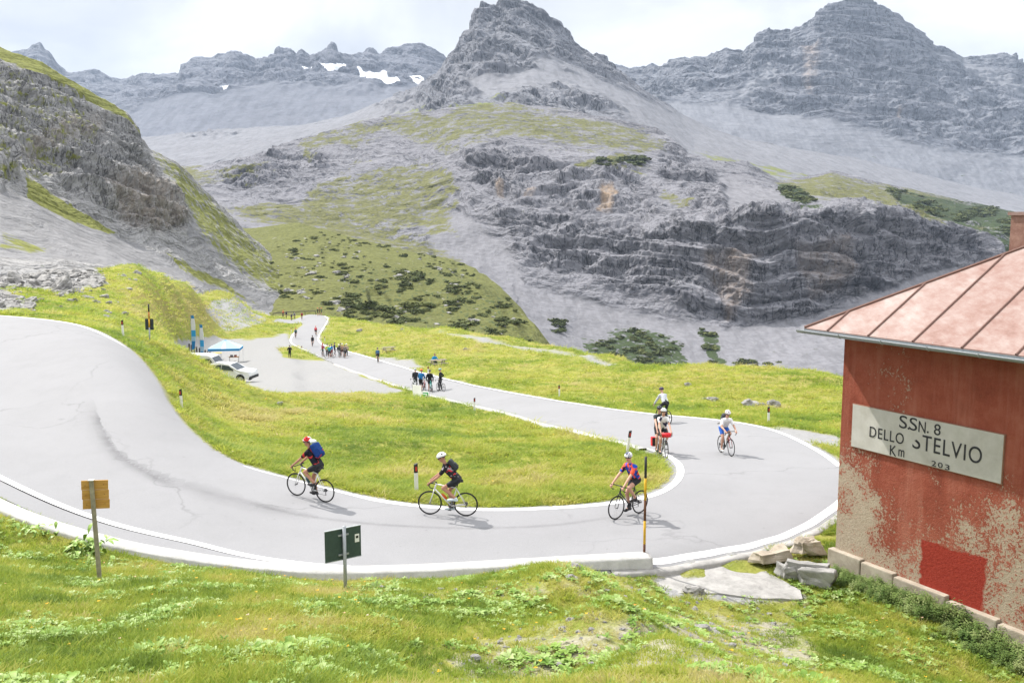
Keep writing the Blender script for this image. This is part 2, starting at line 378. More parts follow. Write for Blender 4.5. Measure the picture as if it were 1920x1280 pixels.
# ------------------------------------------------------------------ road sheet with skirts
t = np.linspace(0, 1, 13)[None, :, None]
rv = ri[:, None, :] * (1 - t) + ro[:, None, :] * t
rv[..., 2] = ground_z(rv[..., 0], rv[..., 1]); rv[..., 2] = np.stack([smooth1(rv[:, k, 2], 12) for k in range(13)], 1)
rz_surface = rv.copy()
sk0 = rv[:, :1].copy(); sk0[..., 2] -= 0.5; sk1 = rv[:, -1:].copy(); sk1[..., 2] -= 0.5
rv_ = rv.copy(); rv_[..., 2] += 0.03; s0_ = np.concatenate([rv_[:, :1], sk0], 1); s1_ = np.concatenate([rv_[:, -1:], sk1], 1)
F0 = grid_faces(NS, 13); F1 = grid_faces(NS, 2)
rm = np_mesh('road', np.concatenate([rv_.reshape(-1, 3), s0_.reshape(-1, 3), s1_.reshape(-1, 3)]), np.concatenate([F0, F1 + NS * 13, F1 + NS * 15]))
b = MatB('worn_asphalt', 0.85, 0.25)
na = b.noise(38, 5, 0.7); nb = b.noise(0.28, 4, 0.55); nc_ = b.noise(1.4, 5, 0.6, stretch=(1, 0.5, 1))
base = b.ramp(na, [(0.25, (0.185, 0.185, 0.192)), (0.75, (0.265, 0.265, 0.272))])
base = b.mix(b.ramp(nb, [(0.35, 0.0), (0.65, 0.22)]), base, (0.29, 0.29, 0.30))
base = b.mix(b.ramp(nc_, [(0.55, 0.0), (0.75, 0.16)]), base, (0.17, 0.17, 0.18))
vc = N(b.nt, 'ShaderNodeTexVoronoi', feature='DISTANCE_TO_EDGE'); vc.inputs['Scale'].default_value = 0.11; nzv = N(b.nt, 'ShaderNodeTexNoise'); nzv.inputs['Scale'].default_value = 0.6; nzv.inputs['Detail'].default_value = 6
mv = N(b.nt, 'ShaderNodeMix', data_type='VECTOR'); mv.inputs[0].default_value = 0.22; b.L(b.tc.outputs['Object'], mv.inputs[4]); b.L(b.tc.outputs['Object'], nzv.inputs['Vector'])
sc3 = N(b.nt, 'ShaderNodeVectorMath', operation='SCALE'); sc3.inputs['Scale'].default_value = 9.0; b.L(nzv.outputs['Color'], sc3.inputs[0]); b.L(sc3.outputs[0], mv.inputs[5]); b.L(mv.outputs[1], vc.inputs['Vector'])
base = b.mix(b.math('MULTIPLY', b.ramp(vc.outputs['Distance'], [(0.0, 0.38), (0.005, 0.0)]), b.ramp(nb, [(0.42, 0.0), (0.55, 1.0)])), base, (0.09, 0.09, 0.095))
lane = b.noise(0.9, 4, 0.6, off=(7, 2, 0)); base = b.mix(b.ramp(lane, [(0.52, 0.0), (0.70, 0.28)]), base, (0.20, 0.20, 0.205)); base = b.mix(b.ramp(b.noise(5.5, 3, 0.7, off=(1, 9, 0)), [(0.66, 0.0), (0.74, 0.5)]), base, (0.15, 0.15, 0.155))
b.color(base); b.bump(na, 0.25, 0.02)
road = link('road', rm, b.m); tag(road, kind='structure')
def road_frame(k, side):
    """edge point, unit vector into the road"""
    e = rz_surface[k, 0] if side == 0 else rz_surface[k, -1]; o = rz_surface[k, -1] if side == 0 else rz_surface[k, 0]
    d = (o - e); d[2] = 0; d /= np.linalg.norm(d); tn = rz_surface[min(k + 1, NS - 1), 0 if side == 0 else -1] - rz_surface[max(k - 1, 0), 0 if side == 0 else -1]
    tn = tn[:2] / np.linalg.norm(tn[:2]); nrm = np.array([-tn[1], tn[0], 0]); nrm *= np.sign((nrm * d).sum())
    return e, nrm
def strip(name, side, inset, width, k0=0, k1=NS, lift=0.036, step=1):
    P = []
    for k in range(k0, k1, step):
        e, nr = road_frame(k, side); ins = inset if np.isscalar(inset) else float(np.interp(k, *inset))
        for q in (ins, ins + width):
            p = e + nr * q; P.append(p)
    P = np.array(P).reshape(-1, 2, 3)
    e_h = P.copy()
    W = np.linalg.norm(rz_surface[k0:k1:step, 0] - rz_surface[k0:k1:step, -1], axis=1)
    insv = inset if np.isscalar(inset) else np.interp(np.arange(k0, k1, step), *inset)
    for j in range(2):
        fr = np.clip((insv + width * j) / W, 0, 1); kk = np.arange(k0, k1, step)
        a = rz_surface[kk, :, 2]; s = (fr if side == 0 else 1 - fr) * 12; i0 = np.clip(s.astype(int), 0, 11); f = s - i0
        P[:, j, 2] = a[np.arange(len(kk)), i0] * (1 - f) + a[np.arange(len(kk)), i0 + 1] * f + lift
        P[:, j, :2] = smooth1(P[:, j, :2], 6)
    return np_mesh(name, P.reshape(-1, 3), grid_faces(len(P), 2))
b = MatB('road_paint', 0.7, 0.3)
npnt = b.noise(9, 5, 0.7)
b.color(b.ramp(npnt, [(0.30, (0.52, 0.52, 0.52)), (0.45, (0.80, 0.80, 0.79))]))
M_PAINT = b.m
tag(link('edge_line', strip('edge_line', 0, 0.12, 0.24), M_PAINT), kind='structure')
tag(link('edge_line', strip('edge_line', 1, 0.12, 0.22, 0, 302), M_PAINT), kind='structure')
tag(link('edge_line', strip('edge_line', 1, 0.10, 0.26, 322, 400), M_PAINT), kind='structure')
tag(link('edge_line', strip('edge_line', 1, ([404, 462], [0.15, 0.80]), 0.22, 404, NS), M_PAINT), kind='structure')
for q in range(3):
    k = 303 + q * 6
    tag(link('edge_dash', strip('edge_dash', 1, 0.2 + 0.1 * q * 0, 0.16, k, k + 3), M_PAINT), kind='structure')

# ------------------------------------------------------------------ mountains: sheets of rock between lines of the landscape
def pline(line, px):
    L = np.array(line, float); return np.interp(px, L[:, 0], L[:, 1]), np.interp(px, L[:, 0], L[:, 2])
def build_layer(name, x0, x1, ncol, lines, nrows, mat, big, amp, strata=(), dip=(0, 0), cliffs=(), masks=None, sky_jit=3.0, oct=6, back=3, crest_hold=0.75, smooth=2):
    px = np.linspace(x0, x1, ncol); PY, YY = [], []
    ln = [pline(l, px) for l in lines]
    for k in range(len(lines) - 1):
        tt = np.linspace(0, 1, nrows[k], endpoint=(k == len(lines) - 2))[:, None]
        PY.append(ln[k][0] * (1 - tt) + ln[k + 1][0] * tt); YY.append(ln[k][1] * (1 - tt) + ln[k + 1][1] * tt)
    PY = np.concatenate(PY); YY = np.concatenate(YY)
    top = PY[-1].copy(), YY[-1].copy()
    for _ in range(smooth * 4):
        for Q in (PY, YY):
            Q[1:-1] = (Q[:-2] + 2 * Q[1:-1] + Q[2:]) / 4
    for _ in range(3):
        YY[:, 1:-1] = (YY[:, :-2] + 2 * YY[:, 1:-1] + YY[:, 2:]) / 4
    PX = np.broadcast_to(px, PY.shape)
    P = at_y(PX.ravel(), PY.ravel(), YY.ravel())
    nr, nc = PY.shape
    G = P.reshape(nr, nc, 3)
    du = np.gradient(G, axis=1); dv = np.gradient(G, axis=0); nn = np.cross(du, dv); nn /= np.linalg.norm(nn, axis=-1, keepdims=True) + 1e-9
    nn *= np.where((nn * G).sum(-1, keepdims=True) > 0, -1, 1)
    nn = nn.reshape(-1, 3)
    q = P.astype(np.float32)
    warp = fbm(q + 300, big * 0.9, 3)
    rid = fbm(q, big, oct, 0.5, ridged=True)
    ex, ey = PX.ravel(), PY.ravel()
    cm = np.zeros(len(q))
    wobx = fbm(q + 77, big * 0.4, 3) * (x1 - x0) * 0.012
    for c, soft in cliffs: cm = np.maximum(cm, sstep(-soft, soft, poly_sd(ex + wobx, ey + wobx, c)))
    fb = fbm(q + 900, big * 0.35, oct - 1, 0.62)
    soft_ = np.zeros(len(q))
    for nm_, kf in (('scree', 1.0), ('grass', 0.55)):
        for c, sf_, v_ in (masks or {}).get(nm_, []): soft_ = np.maximum(soft_, kf * min(1, v_ * 1.25) * sstep(-sf_ * 1.5, sf_ * 1.5, poly_sd(ex + wobx, ey + wobx * 0.7, c)))
    soft_ = soft_ * (1 - 0.8 * cm)
    damp = (0.40 + 0.75 * cm) * (1 - 0.62 * soft_)
    vv = np.repeat(np.linspace(0, 1, nr), nc); damp = damp * (1 - crest_hold * sstep(0.72, 1.0, vv))
    disp = amp * damp * (rid * (0.9 - 0.5 * cm) + fb * (0.55 - 0.2 * cm))
    s = q[:, 2] + dip[0] * q[:, 0] + dip[1] * q[:, 1] + warp * big * 0.11
    sv = np.zeros(len(q))
    for lam, a, wgt in strata:
        ph = s / lam + fb * 0.35; fr = ph - np.floor(ph)
        saw = np.where(fr < 0.72, fr / 0.72, (1 - fr) / 0.28)
        md = 0.35 + 0.65 * sstep(-0.25, 0.35, perlin(q / (lam * 5.0) + 5))
        disp += a * md * (saw - 0.5) * (0.26 * (1 - 0.85 * soft_) + 0.9 * cm)
        sv += wgt * (saw - 0.5) * md
    rowf = np.repeat(np.linspace(0, 1, nr), nc)
    out_ = q + (nn * 0.75 + np.array([0, -0.35, 0.1])) * disp[:, None]
    G = out_.reshape(nr, nc, 3)
    # crest: rough skyline then a back slope falling away
    jit = fbm(np.stack([px * 0.9, px * 0 + 3, px * 0], -1), 60, 5, 0.6) * sky_jit
    G[-1, :, 2] += jit * YY[-1] / FPX * 0.6; G[-2, :, 2] += 0.5 * jit * YY[-1] / FPX * 0.6
    bk = []
    for k in range(1, back + 1):
        r = G[-1].copy(); r[:, 1] *= 1 + 0.04 * k; r[:, 0] *= 1 + 0.04 * k; r[:, 2] -= YY[-1] * (0.03 * k + 0.03 * k * k); bk.append(r)
    fr0 = G[0].copy(); fr0[:, 2] -= 0.10 * YY[0]; fr0[:, 1] *= 0.995
    G = np.concatenate([fr0[None], G, np.array(bk)], 0)
    me = np_mesh(name, G.reshape(-1, 3), grid_faces(*G.shape[:2]))
    pad = lambda a: np.concatenate([a.reshape(nr, nc)[:1], a.reshape(nr, nc)] + [a.reshape(nr, nc)[-1:]] * back, 0)
    fattr(me, 'cliff', pad(cm)); fattr(me, 'bed', pad(s)); fattr(me, 'strata', pad(sv)); fattr(me, 'relief', pad(rid))
    for nm, ms in (masks or {}).items():
        m = np.zeros(len(q))
        for c, soft, v in ms: m = np.maximum(m, v * sstep(-soft, soft, poly_sd(ex + wobx, ey + wobx * 0.7, c)))
        fattr(me, nm, pad(m))
    o = link(name, me, mat); tag(o, kind='structure'); o['rows'] = nr; return o, G, PX, PY

def rock_mat(name, k, scree, dark, light, grass=(0.15, 0.165, 0.045), gamp=1.0, vert=1.0, rust=(0.30, 0.22, 0.15)):
    """k : metres per texture unit grow with distance"""
    b = MatB(name, 0.95, 0.1)
    f1 = 1.0 / k
    n1 = b.noise(0.55 * f1, 5, 0.6); n2 = b.noise(2.0 * f1, 3, 0.6); n3 = b.noise(0.12 * f1, 5, 0.55)
    str_ = b.noise(1.1 * f1, 6, 0.7, stretch=(1, 1, 0.16))                         # water streaks down the faces
    sp = N(b.nt, 'ShaderNodeSeparateXYZ'); b.L(b.tc.outputs['Object'], sp.inputs[0])
    cb = N(b.nt, 'ShaderNodeCombineXYZ'); b.L(b.math('MULTIPLY', sp.outputs[0], 0.13), cb.inputs[0]); b.L(b.math('MULTIPLY', sp.outputs[1], 0.13), cb.inputs[1]); b.L(b.math('MULTIPLY', b.attr('bed'), 1.5), cb.inputs[2])
    bed = b.noise(0.62 * f1, 4, 0.6, vec=cb.outputs[0], dist=0.2)            # bedding
    light = tuple(v * 1.10 for v in light); dark = tuple(v * 0.95 for v in dark); scree = tuple(v * 0.92 for v in scree); mid_ = tuple(0.55 * a_ + 0.45 * c_ for a_, c_ in zip(light, dark)); blk = tuple(0.42 * v for v in dark)
    rock = b.ramp(b.math('ADD', b.math('MULTIPLY', bed, 0.70), b.math('MULTIPLY', n2, 0.30)), [(0.34, dark), (0.43, mid_), (0.47, light), (0.53, tuple(.7 * a_ + .3 * c_ for a_, c_ in zip(light, dark))), (0.57, light), (0.72, tuple(v * 1.12 for v in light))])
    crk = b.math('ABSOLUTE', b.math('SUBTRACT', b.noise(1.0 * f1, 4, 0.6, vec=cb.outputs[0], dist=0.4), 0.5))          # joints along the beds
    rock = b.mix(b.ramp(crk, [(0.0, 0.75), (0.022, 0.0)]), rock, blk)
    crk2 = b.math('ABSOLUTE', b.math('SUBTRACT', b.noise(0.9 * f1, 4, 0.6, stretch=(1, 1, 0.22), dist=0.3), 0.5))         # joints down the faces
    rock = b.mix(b.math('MULTIPLY', b.ramp(crk2, [(0.0, 0.8), (0.03, 0.0)]), b.math('MULTIPLY_ADD', b.attr('cliff'), 0.7)), rock, blk)
    rock = b.mix(b.math('MULTIPLY', b.ramp(str_, [(0.52, 0.0), (0.64, 0.5)]), b.attr('cliff')), rock, dark)
    st = b.math('ADD', b.attr('strata'), 0.5)
    rock = b.mix(b.ramp(st, [(0.06, 0.7), (0.32, 0.0)]), rock, tuple(0.6 * v for v in dark))
    rock = b.mix(b.math('MULTIPLY', b.attr('rust'), b.ramp(str_, [(0.35, 0.2), (0.6, 0.95)])), rock, rust)
    sc = b.ramp(b.math('ADD', b.math('MULTIPLY', n2, 0.65), b.math('MULTIPLY', n3, 0.35)), [(0.30, tuple(v * 0.62 for v in scree)), (0.5, tuple(v * 0.86 for v in scree)), (0.72, tuple(min(1, v * 1.02) for v in scree))])
    sst = b.noise(1.3 * f1, 3, 0.6, stretch=(1.2, 0.25, 0.25), dist=0.15)                                                    # stone runs down the scree
    sc = b.mix(b.ramp(sst, [(0.46, 0.0), (0.60, 0.62)]), sc, tuple(v * 0.62 for v in scree)); sc = b.mix(b.ramp(b.noise(4.0 * f1, 2, 0.6), [(0.60, 0.0), (0.66, 0.55)]), sc, tuple(v * 0.5 for v in scree))
    col = b.mix(b.edge(b.attr('scree'), b.math('ADD', b.math('MULTIPLY', n1, 0.55), b.math('MULTIPLY', bed, 0.45)), 0.10, 1.7), rock, sc)
    gn = b.ramp(n2, [(0.3, tuple(v * 0.6 for v in grass)), (0.55, grass), (0.8, tuple(v * 1.35 for v in grass))])
    gmn = b.math('ADD', b.math('MULTIPLY', n1, 0.6), b.math('MULTIPLY', n2, 0.4))
    col = b.mix(b.edge(b.attr('grass'), gmn, 0.10, 2.3 * gamp), col, gn)
    col = b.mix(b.edge(b.attr('shrub'), n2, 0.06, 2.2), col, b.ramp(n2, [(0.3, (0.022, 0.034, 0.016)), (0.7, (0.055, 0.075, 0.03))]))
    col = b.mix(b.edge(b.attr('snow'), n1, 0.06, 1.1), col, (0.82, 0.84, 0.88))
    b.color(col)
    rough_ = b.math('SUBTRACT', 1.0, b.math('MULTIPLY', b.attr('scree'), 0.8)); b.bump(b.math('MULTIPLY', n2, rough_), 0.5, 0.7 * k); b.bump(b.math('MULTIPLY', bed, rough_), 0.85, 1.2 * k)
    return b.m
GREY_D = (0.115, 0.118, 0.132); GREY_L = (0.33, 0.33, 0.345)

# far ridge on the skyline
A_, GA, _, _ = build_layer('ridge', -160, 1300, 560,
 [[(-160,330,2300),(100,330,2300),(400,330,2200),(850,240,2300),(1300,210,2700)],
  [(-160,210,2900),(0,205,2950),(200,190,2950),(350,168,2850),(500,165,2850),(700,165,2850),(840,155,2900),(1300,175,3000)],
  [(-160,120,3500),(0,108,3500),(28,93,3500),(48,88,3480),(74,79,3480),(90,97,3480),(108,122,3500),(125,134,3550),(160,134,3550),(178,130,3550),(200,140,3550),(238,150,3600),(262,143,3600),(300,140,3550),(332,137,3500),(346,118,3450),(362,110,3450),(395,108,3450),(425,104,3450),(440,97,3430),(460,105,3430),(478,116,3450),(495,113,3450),(508,100,3430),(522,93,3430),(545,94,3430),(556,100,3430),(566,95,3430),(582,100,3450),(600,92,3430),(622,82,3420),(640,98,3450),(662,101,3450),(690,88,3430),(712,97,3430),(742,93,3430),(762,86,3420),(790,85,3420),(815,95,3430),(830,107,3450),(845,125,3450),(900,110,3500),(1060,120,3500),(1150,118,3400),(1165,122,3400),(1180,128,3400),(1205,123,3400),(1222,118,3400),(1240,127,3400),(1300,120,3400)]],
 [60, 95], None, 300, 34, strata=((95, 20, .4), (38, 11, .3)), dip=(0.12, 0), cliffs=[([(-160,60),(1300,60),(1300,185),(840,158),(690,168),(500,160),(350,160),(330,185),(230,180),(140,175),(-160,180)], 10)],
 masks={'scree': [([(-160,185),(140,178),(240,200),(340,172),(420,165),(500,158),(840,160),(1300,185),(1300,340),(-160,340)], 8, 0.95)], 'grass': [([(360,262),(420,258),(440,275),(380,285)], 8, 0.6)], 'shrub': [], 'rust': [],
        'snow': [([(670,132),(695,135),(720,142),(745,148),(725,160),(700,152),(680,146)], 3, 1.0), ([(755,148),(775,150),(798,154),(780,158)], 2, 1.0), ([(604,128),(622,125),(640,124),(648,128),(620,136)], 2, 1.0), ([(556,119),(580,119),(575,125)], 2, .9), ([(405,158),(425,158),(418,163)], 2, .9)]}, sky_jit=7)
A_.data.materials.append(rock_mat('ridge_rock', 30, (0.1739, 0.1813, 0.2109), (0.058, 0.0626, 0.0812), (0.135, 0.141, 0.165)))

# great mountain on the right
B_, GB, _, _ = build_layer('mountain', 1060, 2080, 560,
 [[(1060,300,1900),(1300,330,1950),(1500,380,1950),(1750,440,1900),(2080,480,1900)],
  [(1060,200,2450),(1200,185,2450),(1300,192,2400),(1420,205,2350),(1520,212,2330),(1600,228,2300),(1700,258,2250),(1800,285,2200),(1920,310,2150),(2080,330,2100)],
  [(1060,160,2700),(1200,160,2650),(1300,150,2600),(1420,130,2580),(1520,120,2560),(1600,130,2540),(1700,160,2500),(1800,190,2480),(1920,215,2450),(2080,240,2400)],
  [(1060,150,2900),(1150,128,2900),(1200,130,2900),(1240,124,2900),(1268,108,2880),(1290,107,2880),(1325,110,2880),(1345,100,2880),(1362,92,2860),(1395,97,2860),(1420,68,2820),(1440,62,2820),(1482,60,2800),(1490,50,2800),(1515,42,2790),(1540,18,2780),(1560,3,2780),(1600,-4,2780),(1632,0,2780),(1660,14,2780),(1700,40,2780),(1735,62,2800),(1750,84,2800),(1775,92,2800),(1805,108,2820),(1840,106,2820),(1870,104,2820),(1900,103,2820),(1912,112,2820),(1930,122,2830),(2080,150,2850)]],
 [70, 90, 130], None, 240, 26, strata=((62, 13, .3), (25, 9, .35), (11, 5, .35)), dip=(0.10, 0.02),
 cliffs=[([(1240,90),(1560,-30),(1700,-10),(2080,110),(2080,250),(1900,300),(1800,280),(1720,262),(1650,235),(1600,200),(1520,215),(1420,205),(1390,190),(1420,150),(1300,170),(1230,190),(1150,150)], 12)],
 masks={'scree': [([(1060,190),(1230,195),(1390,195),(1420,205),(1520,215),(1640,240),(1720,270),(1830,290),(2080,310),(2080,500),(1060,400)], 8, 0.95), ([(1440,110),(1420,140),(1380,185),(1400,195),(1440,165),(1460,130)], 8, .85), ([(1740,95),(1800,130),(1880,165),(1920,175),(1900,150),(1800,108)], 7, .9)], 'grass': [], 'shrub': [], 'snow': [],
        'rust': [([(1510,90),(1535,75),(1530,130),(1520,185),(1508,150)], 8, .55), ([(1680,205),(1690,212),(1685,228),(1678,222)], 4, .6)]}, sky_jit=5)
B_.data.materials.append(rock_mat('mountain_rock', 22, (0.234, 0.2402, 0.2652), (0.0633, 0.0671, 0.0825), (0.159, 0.165, 0.186), rust=(0.36, 0.29, 0.24)))

# pointed peak in the middle with its long scree slopes
C_, GC_, _, _ = build_layer('mountain', 200, 2080, 720,
 [[(200,340,1000),(400,345,1050),(560,300,1050),(720,250,1050),(900,235,1050),(1100,250,1050),(1230,280,1000),(1290,330,980),(1400,345,1020),(1560,370,1050),(1800,410,1120),(2080,460,1200)],
  [(200,310,1400),(400,290,1400),(560,260,1400),(720,215,1350),(800,190,1350),(900,165,1400),(1000,150,1420),(1100,175,1400),(1200,215,1350),(1300,275,1300),(1400,300,1300),(1560,330,1350),(1800,380,1450),(2080,420,1500)],
  [(200,262,1900),(300,255,1900),(380,245,1930),(470,240,1950),(560,236,1950),(640,220,1900),(690,200,1850),(720,188,1830),(770,168,1800),(800,152,1790),(826,128,1780),(840,108,1780),(856,85,1770),(868,60,1760),(880,50,1760),(888,30,1760),(897,10,1760),(912,7,1770),(930,10,1770),(948,2,1780),(962,0,1780),(985,6,1780),(1002,15,1780),(1018,24,1780),(1040,40,1770),(1056,58,1770),(1075,72,1760),(1092,88,1750),(1112,98,1750),(1135,110,1750),(1160,130,1730),(1190,152,1720),(1230,182,1700),(1280,215,1680),(1330,240,1650),(1400,262,1650),(1500,280,1700),(1600,296,1750),(1700,320,1800),(1800,345,1850),(2080,400,1900)]],
 [100, 200], None, 150, 15, strata=((52, 12, .3), (22, 9, .35), (9.5, 4.5, .35)), dip=(0.52, -0.02),
 cliffs=[([(835,110),(870,50),(895,-10),(965,-20),(1060,50),(1130,100),(1190,150),(1150,150),(1080,120),(1000,110),(960,130),(930,140),(880,135),(840,125)], 10), ([(700,200),(790,160),(840,135),(880,145),(890,190),(850,205),(760,215)], 10), ([(980,165),(1060,170),(1130,185),(1180,215),(1100,212),(1000,200),(940,195)], 8), ([(300,225),(420,195),(460,215),(440,245),(330,250)], 10)],
 masks={'scree': [([(200,230),(560,225),(720,180),(790,165),(790,215),(560,270),(400,330),(200,340)], 12, .8), ([(860,150),(930,140),(1000,112),(1060,118),(1150,160),(1230,190),(1400,250),(2080,390),(2080,480),(1300,340),(1200,240),(1120,180),(1000,165),(900,180)], 10, .92)],
        'grass': [([(560,270),(720,220),(880,195),(960,190),(970,200),(880,212),(720,245),(560,300)], 8, .5), ([(1280,285),(1400,300),(1460,320),(1560,330),(1500,345),(1380,325)], 10, .6)], 'shrub': [], 'rust': [], 'snow': []}, sky_jit=4)
C_.data.materials.append(rock_mat('peak_rock', 14, (0.234, 0.2363, 0.2558), (0.0644, 0.0666, 0.0784), (0.1705, 0.1736, 0.191)))

# broad massif with cliff bands across the middle
D_, GD, DPX, DPY = build_layer('massif', 330, 2080, 800,
 [[(330,420,560),(500,450,560),(640,470,560),(780,500,520),(900,550,480),(1000,650,420),(1100,710,400),(1200,730,390),(1300,735,390),(1560,740,380),(1700,740,400),(1900,660,450),(2080,640,480)],
  [(330,395,680),(500,415,680),(640,430,680),(780,455,640),(900,480,600),(980,520,560),(1080,570,540),(1200,590,525),(1330,605,515),(1440,610,515),(1540,590,525),(1650,540,545),(1840,490,620),(2080,450,700)],
  [(330,370,760),(640,375,760),(800,388,720),(880,385,690),(1000,405,640),(1100,425,610),(1200,445,585),(1330,410,560),(1440,400,555),(1540,395,560),(1700,405,590),(1840,440,650),(2080,425,760)],
  [(330,345,820),(640,320,850),(800,315,820),(880,295,770),(1000,300,745),(1100,305,735),(1200,325,720),(1290,345,700),(1400,350,720),(1540,360,740),(1700,385,780),(1840,415,820),(2080,420,900)],
  [(330,312,960),(400,310,950),(480,288,960),(560,262,980),(640,238,990),(720,217,1000),(800,208,1000),(880,198,1000),(960,193,1000),(1040,203,990),(1100,213,980),(1180,228,960),(1230,240,950),(1262,262,920),(1290,288,900),(1340,302,900),(1400,302,950),(1460,338,950),(1520,330,980),(1560,320,980),(1660,345,1000),(1800,374,1050),(1920,402,1100),(2080,425,1150)]],
 [80, 110, 80, 90], None, 85, 9.5, strata=((34, 7.0, .3), (13, 5.5, .35), (5.2, 2.9, .35)), dip=(0.10, 0.0),
 cliffs=[([(870,285),(960,275),(1080,310),(1200,325),(1235,350),(1225,420),(1130,405),(1060,385),(980,370),(890,340)], 9), ([(930,400),(1020,395),(1120,420),(1220,440),(1330,400),(1430,395),(1560,390),(1700,400),(1850,440),(1840,490),(1650,535),(1545,585),(1440,602),(1340,598),(1240,565),(1190,545),(1080,520),(980,480)], 12), ([(500,285),(600,280),(640,320),(560,330),(480,345),(430,350),(420,330)], 14), ([(1240,255),(1290,290),(1340,330),(1360,400),(1290,390),(1240,340)], 10)],
 masks={'scree': [([(960,520),(1080,560),(1200,590),(1330,605),(1440,612),(1540,590),(1660,540),(1850,490),(2080,460),(2080,760),(960,760)], 10, .85), ([(780,400),(870,390),(960,470),(1000,560),(1000,660),(900,550),(800,480)], 14, .7), ([(1340,330),(1480,350),(1600,380),(1500,390),(1360,390)], 12, .65), ([(330,330),(480,400),(640,420),(760,450),(640,470),(480,440),(330,410)], 14, .6)],
        'grass': [([(560,262),(720,220),(880,198),(1000,196),(1200,235),(1270,280),(1200,290),(1060,275),(960,262),(880,272),(830,285),(720,250),(560,300)], 16, .56), ([(640,330),(740,300),(840,310),(870,360),(850,440),(740,440),(600,430),(520,400)], 22, .60), ([(520,380),(640,400),(800,450),(860,480),(780,520),(560,450),(420,400)], 14, .62), ([(1060,300),(1180,290),(1220,320),(1120,318)], 10, .75), ([(1250,360),(1300,380),(1290,400),(1240,380)], 8, .6), ([(1440,340),(1560,325),(1700,350),(1920,400),(2080,430),(2080,470),(1900,450),(1750,420),(1600,380),(1500,370)], 12, .66), ([(330,310),(430,320),(520,300),(500,330),(360,350)], 12, .6)],
        'shrub': [([(1655,350),(1720,365),(1800,375),(1920,400),(2080,430),(2080,500),(1900,445),(1850,440),(1760,415),(1690,390)], 10, .80), ([(1462,345),(1500,352),(1535,380),(1500,392),(1470,372)], 5, .85), ([(1110,308),(1180,300),(1215,298),(1190,315),(1130,316)], 4, .7), ([(1100,650),(1200,620),(1270,640),(1290,700),(1100,700)], 10, .72), ([(1310,615),(1345,630),(1350,680),(1330,690)], 6, .7), ([(1860,440),(1920,450),(1920,480),(1880,470)], 6, .8)],
        'rust': [([(1120,345),(1150,350),(1155,405),(1120,400)], 5, .95), ([(930,345),(945,350),(940,365),(928,362)], 4, .8), ([(985,355),(1010,365),(1005,385),(985,380)], 5, .5), ([(1330,480),(1420,470),(1400,560),(1340,590)], 12, .35), ([(1500,460),(1600,440),(1590,520),(1520,560)], 12, .3)], 'snow': []}, sky_jit=3, oct=7)
D_.data.materials.append(rock_mat('massif_rock', 6.5, (0.228, 0.2265, 0.2447), (0.065, 0.0655, 0.077), (0.1824, 0.1811, 0.1971), grass=(0.125, 0.126, 0.05)))

# steep hillside on the left with folded rock beds
E_, GE, _, _ = build_layer('hillside', -180, 640, 470,
 [[(-180,530,92),(0,510,102),(180,530,110),(260,535,118),(300,548,168),(350,566,196),(400,580,228),(440,594,246),(540,616,272),(640,618,305)],
  [(-180,440,130),(0,455,130),(120,468,150),(200,480,170),(300,505,215),(350,520,232),(400,534,252),(500,564,288),(560,580,312),(640,595,345)],
  [(-180,330,160),(0,352,172),(60,372,182),(160,418,205),(240,450,228),(300,462,245),(350,470,262),(420,500,285),(500,535,310),(560,558,330),(640,575,370)],
  [(-180,180,215),(0,225,225),(100,268,238),(200,320,252),(270,370,262),(335,410,272),(400,450,295),(470,490,325),(540,530,350),(640,560,390)],
  [(-180,-10,300),(-60,58,300),(0,88,300),(40,103,302),(80,118,305),(120,143,310),(150,160,315),(185,182,320),(215,197,325),(240,213,328),(256,235,330),(268,262,332),(282,280,336),(310,292,345),(335,305,352),(365,338,362),(400,372,375),(440,412,388),(480,452,400),(520,488,410),(560,520,420),(640,560,440)]],
 [70, 60, 90, 150], None, 40, 2.6, strata=((15, 4.6, .35), (6.5, 3.0, .35), (2.7, 1.4, .3)), dip=(-0.42, 0.10),
 cliffs=[([(-180,20),(0,118),(90,150),(150,180),(230,222),(262,262),(285,310),(335,360),(352,405),(318,440),(280,440),(200,395),(90,330),(45,330),(0,350),(-180,320)], 10)],
 masks={'scree': [([(-180,330),(0,352),(60,372),(160,420),(290,470),(400,520),(560,560),(640,590),(640,620),(440,575),(300,510),(180,500),(0,490),(-180,480)], 10, .78), ([(290,290),(350,350),(420,430),(500,500),(540,540),(500,545),(400,500),(340,440),(350,400),(330,350)], 12, .55)],
        'grass': [([(-180,-20),(0,86),(80,116),(240,212),(262,250),(230,222),(150,180),(80,148),(0,112),(-180,20)], 5, 1.0), ([(45,330),(80,350),(160,400),(225,442),(200,440),(120,410),(55,370)], 5, .95), ([(0,115),(120,160),(200,240),(120,330),(0,350),(-180,300),(-180,100)], 20, .36), ([(280,275),(340,310),(400,375),(480,455),(560,520),(560,570),(500,545),(420,490),(360,420),(330,350)], 14, .62), ([(0,430),(100,470),(60,480),(0,470)], 12, .6), ([(300,470),(420,530),(480,570),(360,520)], 8, .8)], 'shrub': [],
        'rust': [([(140,215),(200,230),(190,250),(120,260),(60,300),(40,285)], 14, .5), ([(180,330),(290,320),(335,370),(345,410),(310,440),(240,420)], 18, .55)], 'snow': []}, sky_jit=3, oct=7)
E_.data.materials.append(rock_mat('hillside_rock', 2.6, (0.27, 0.268, 0.274), (0.135, 0.133, 0.133), (0.26, 0.257, 0.255), grass=(0.165, 0.175, 0.045), rust=(0.24, 0.195, 0.145)))

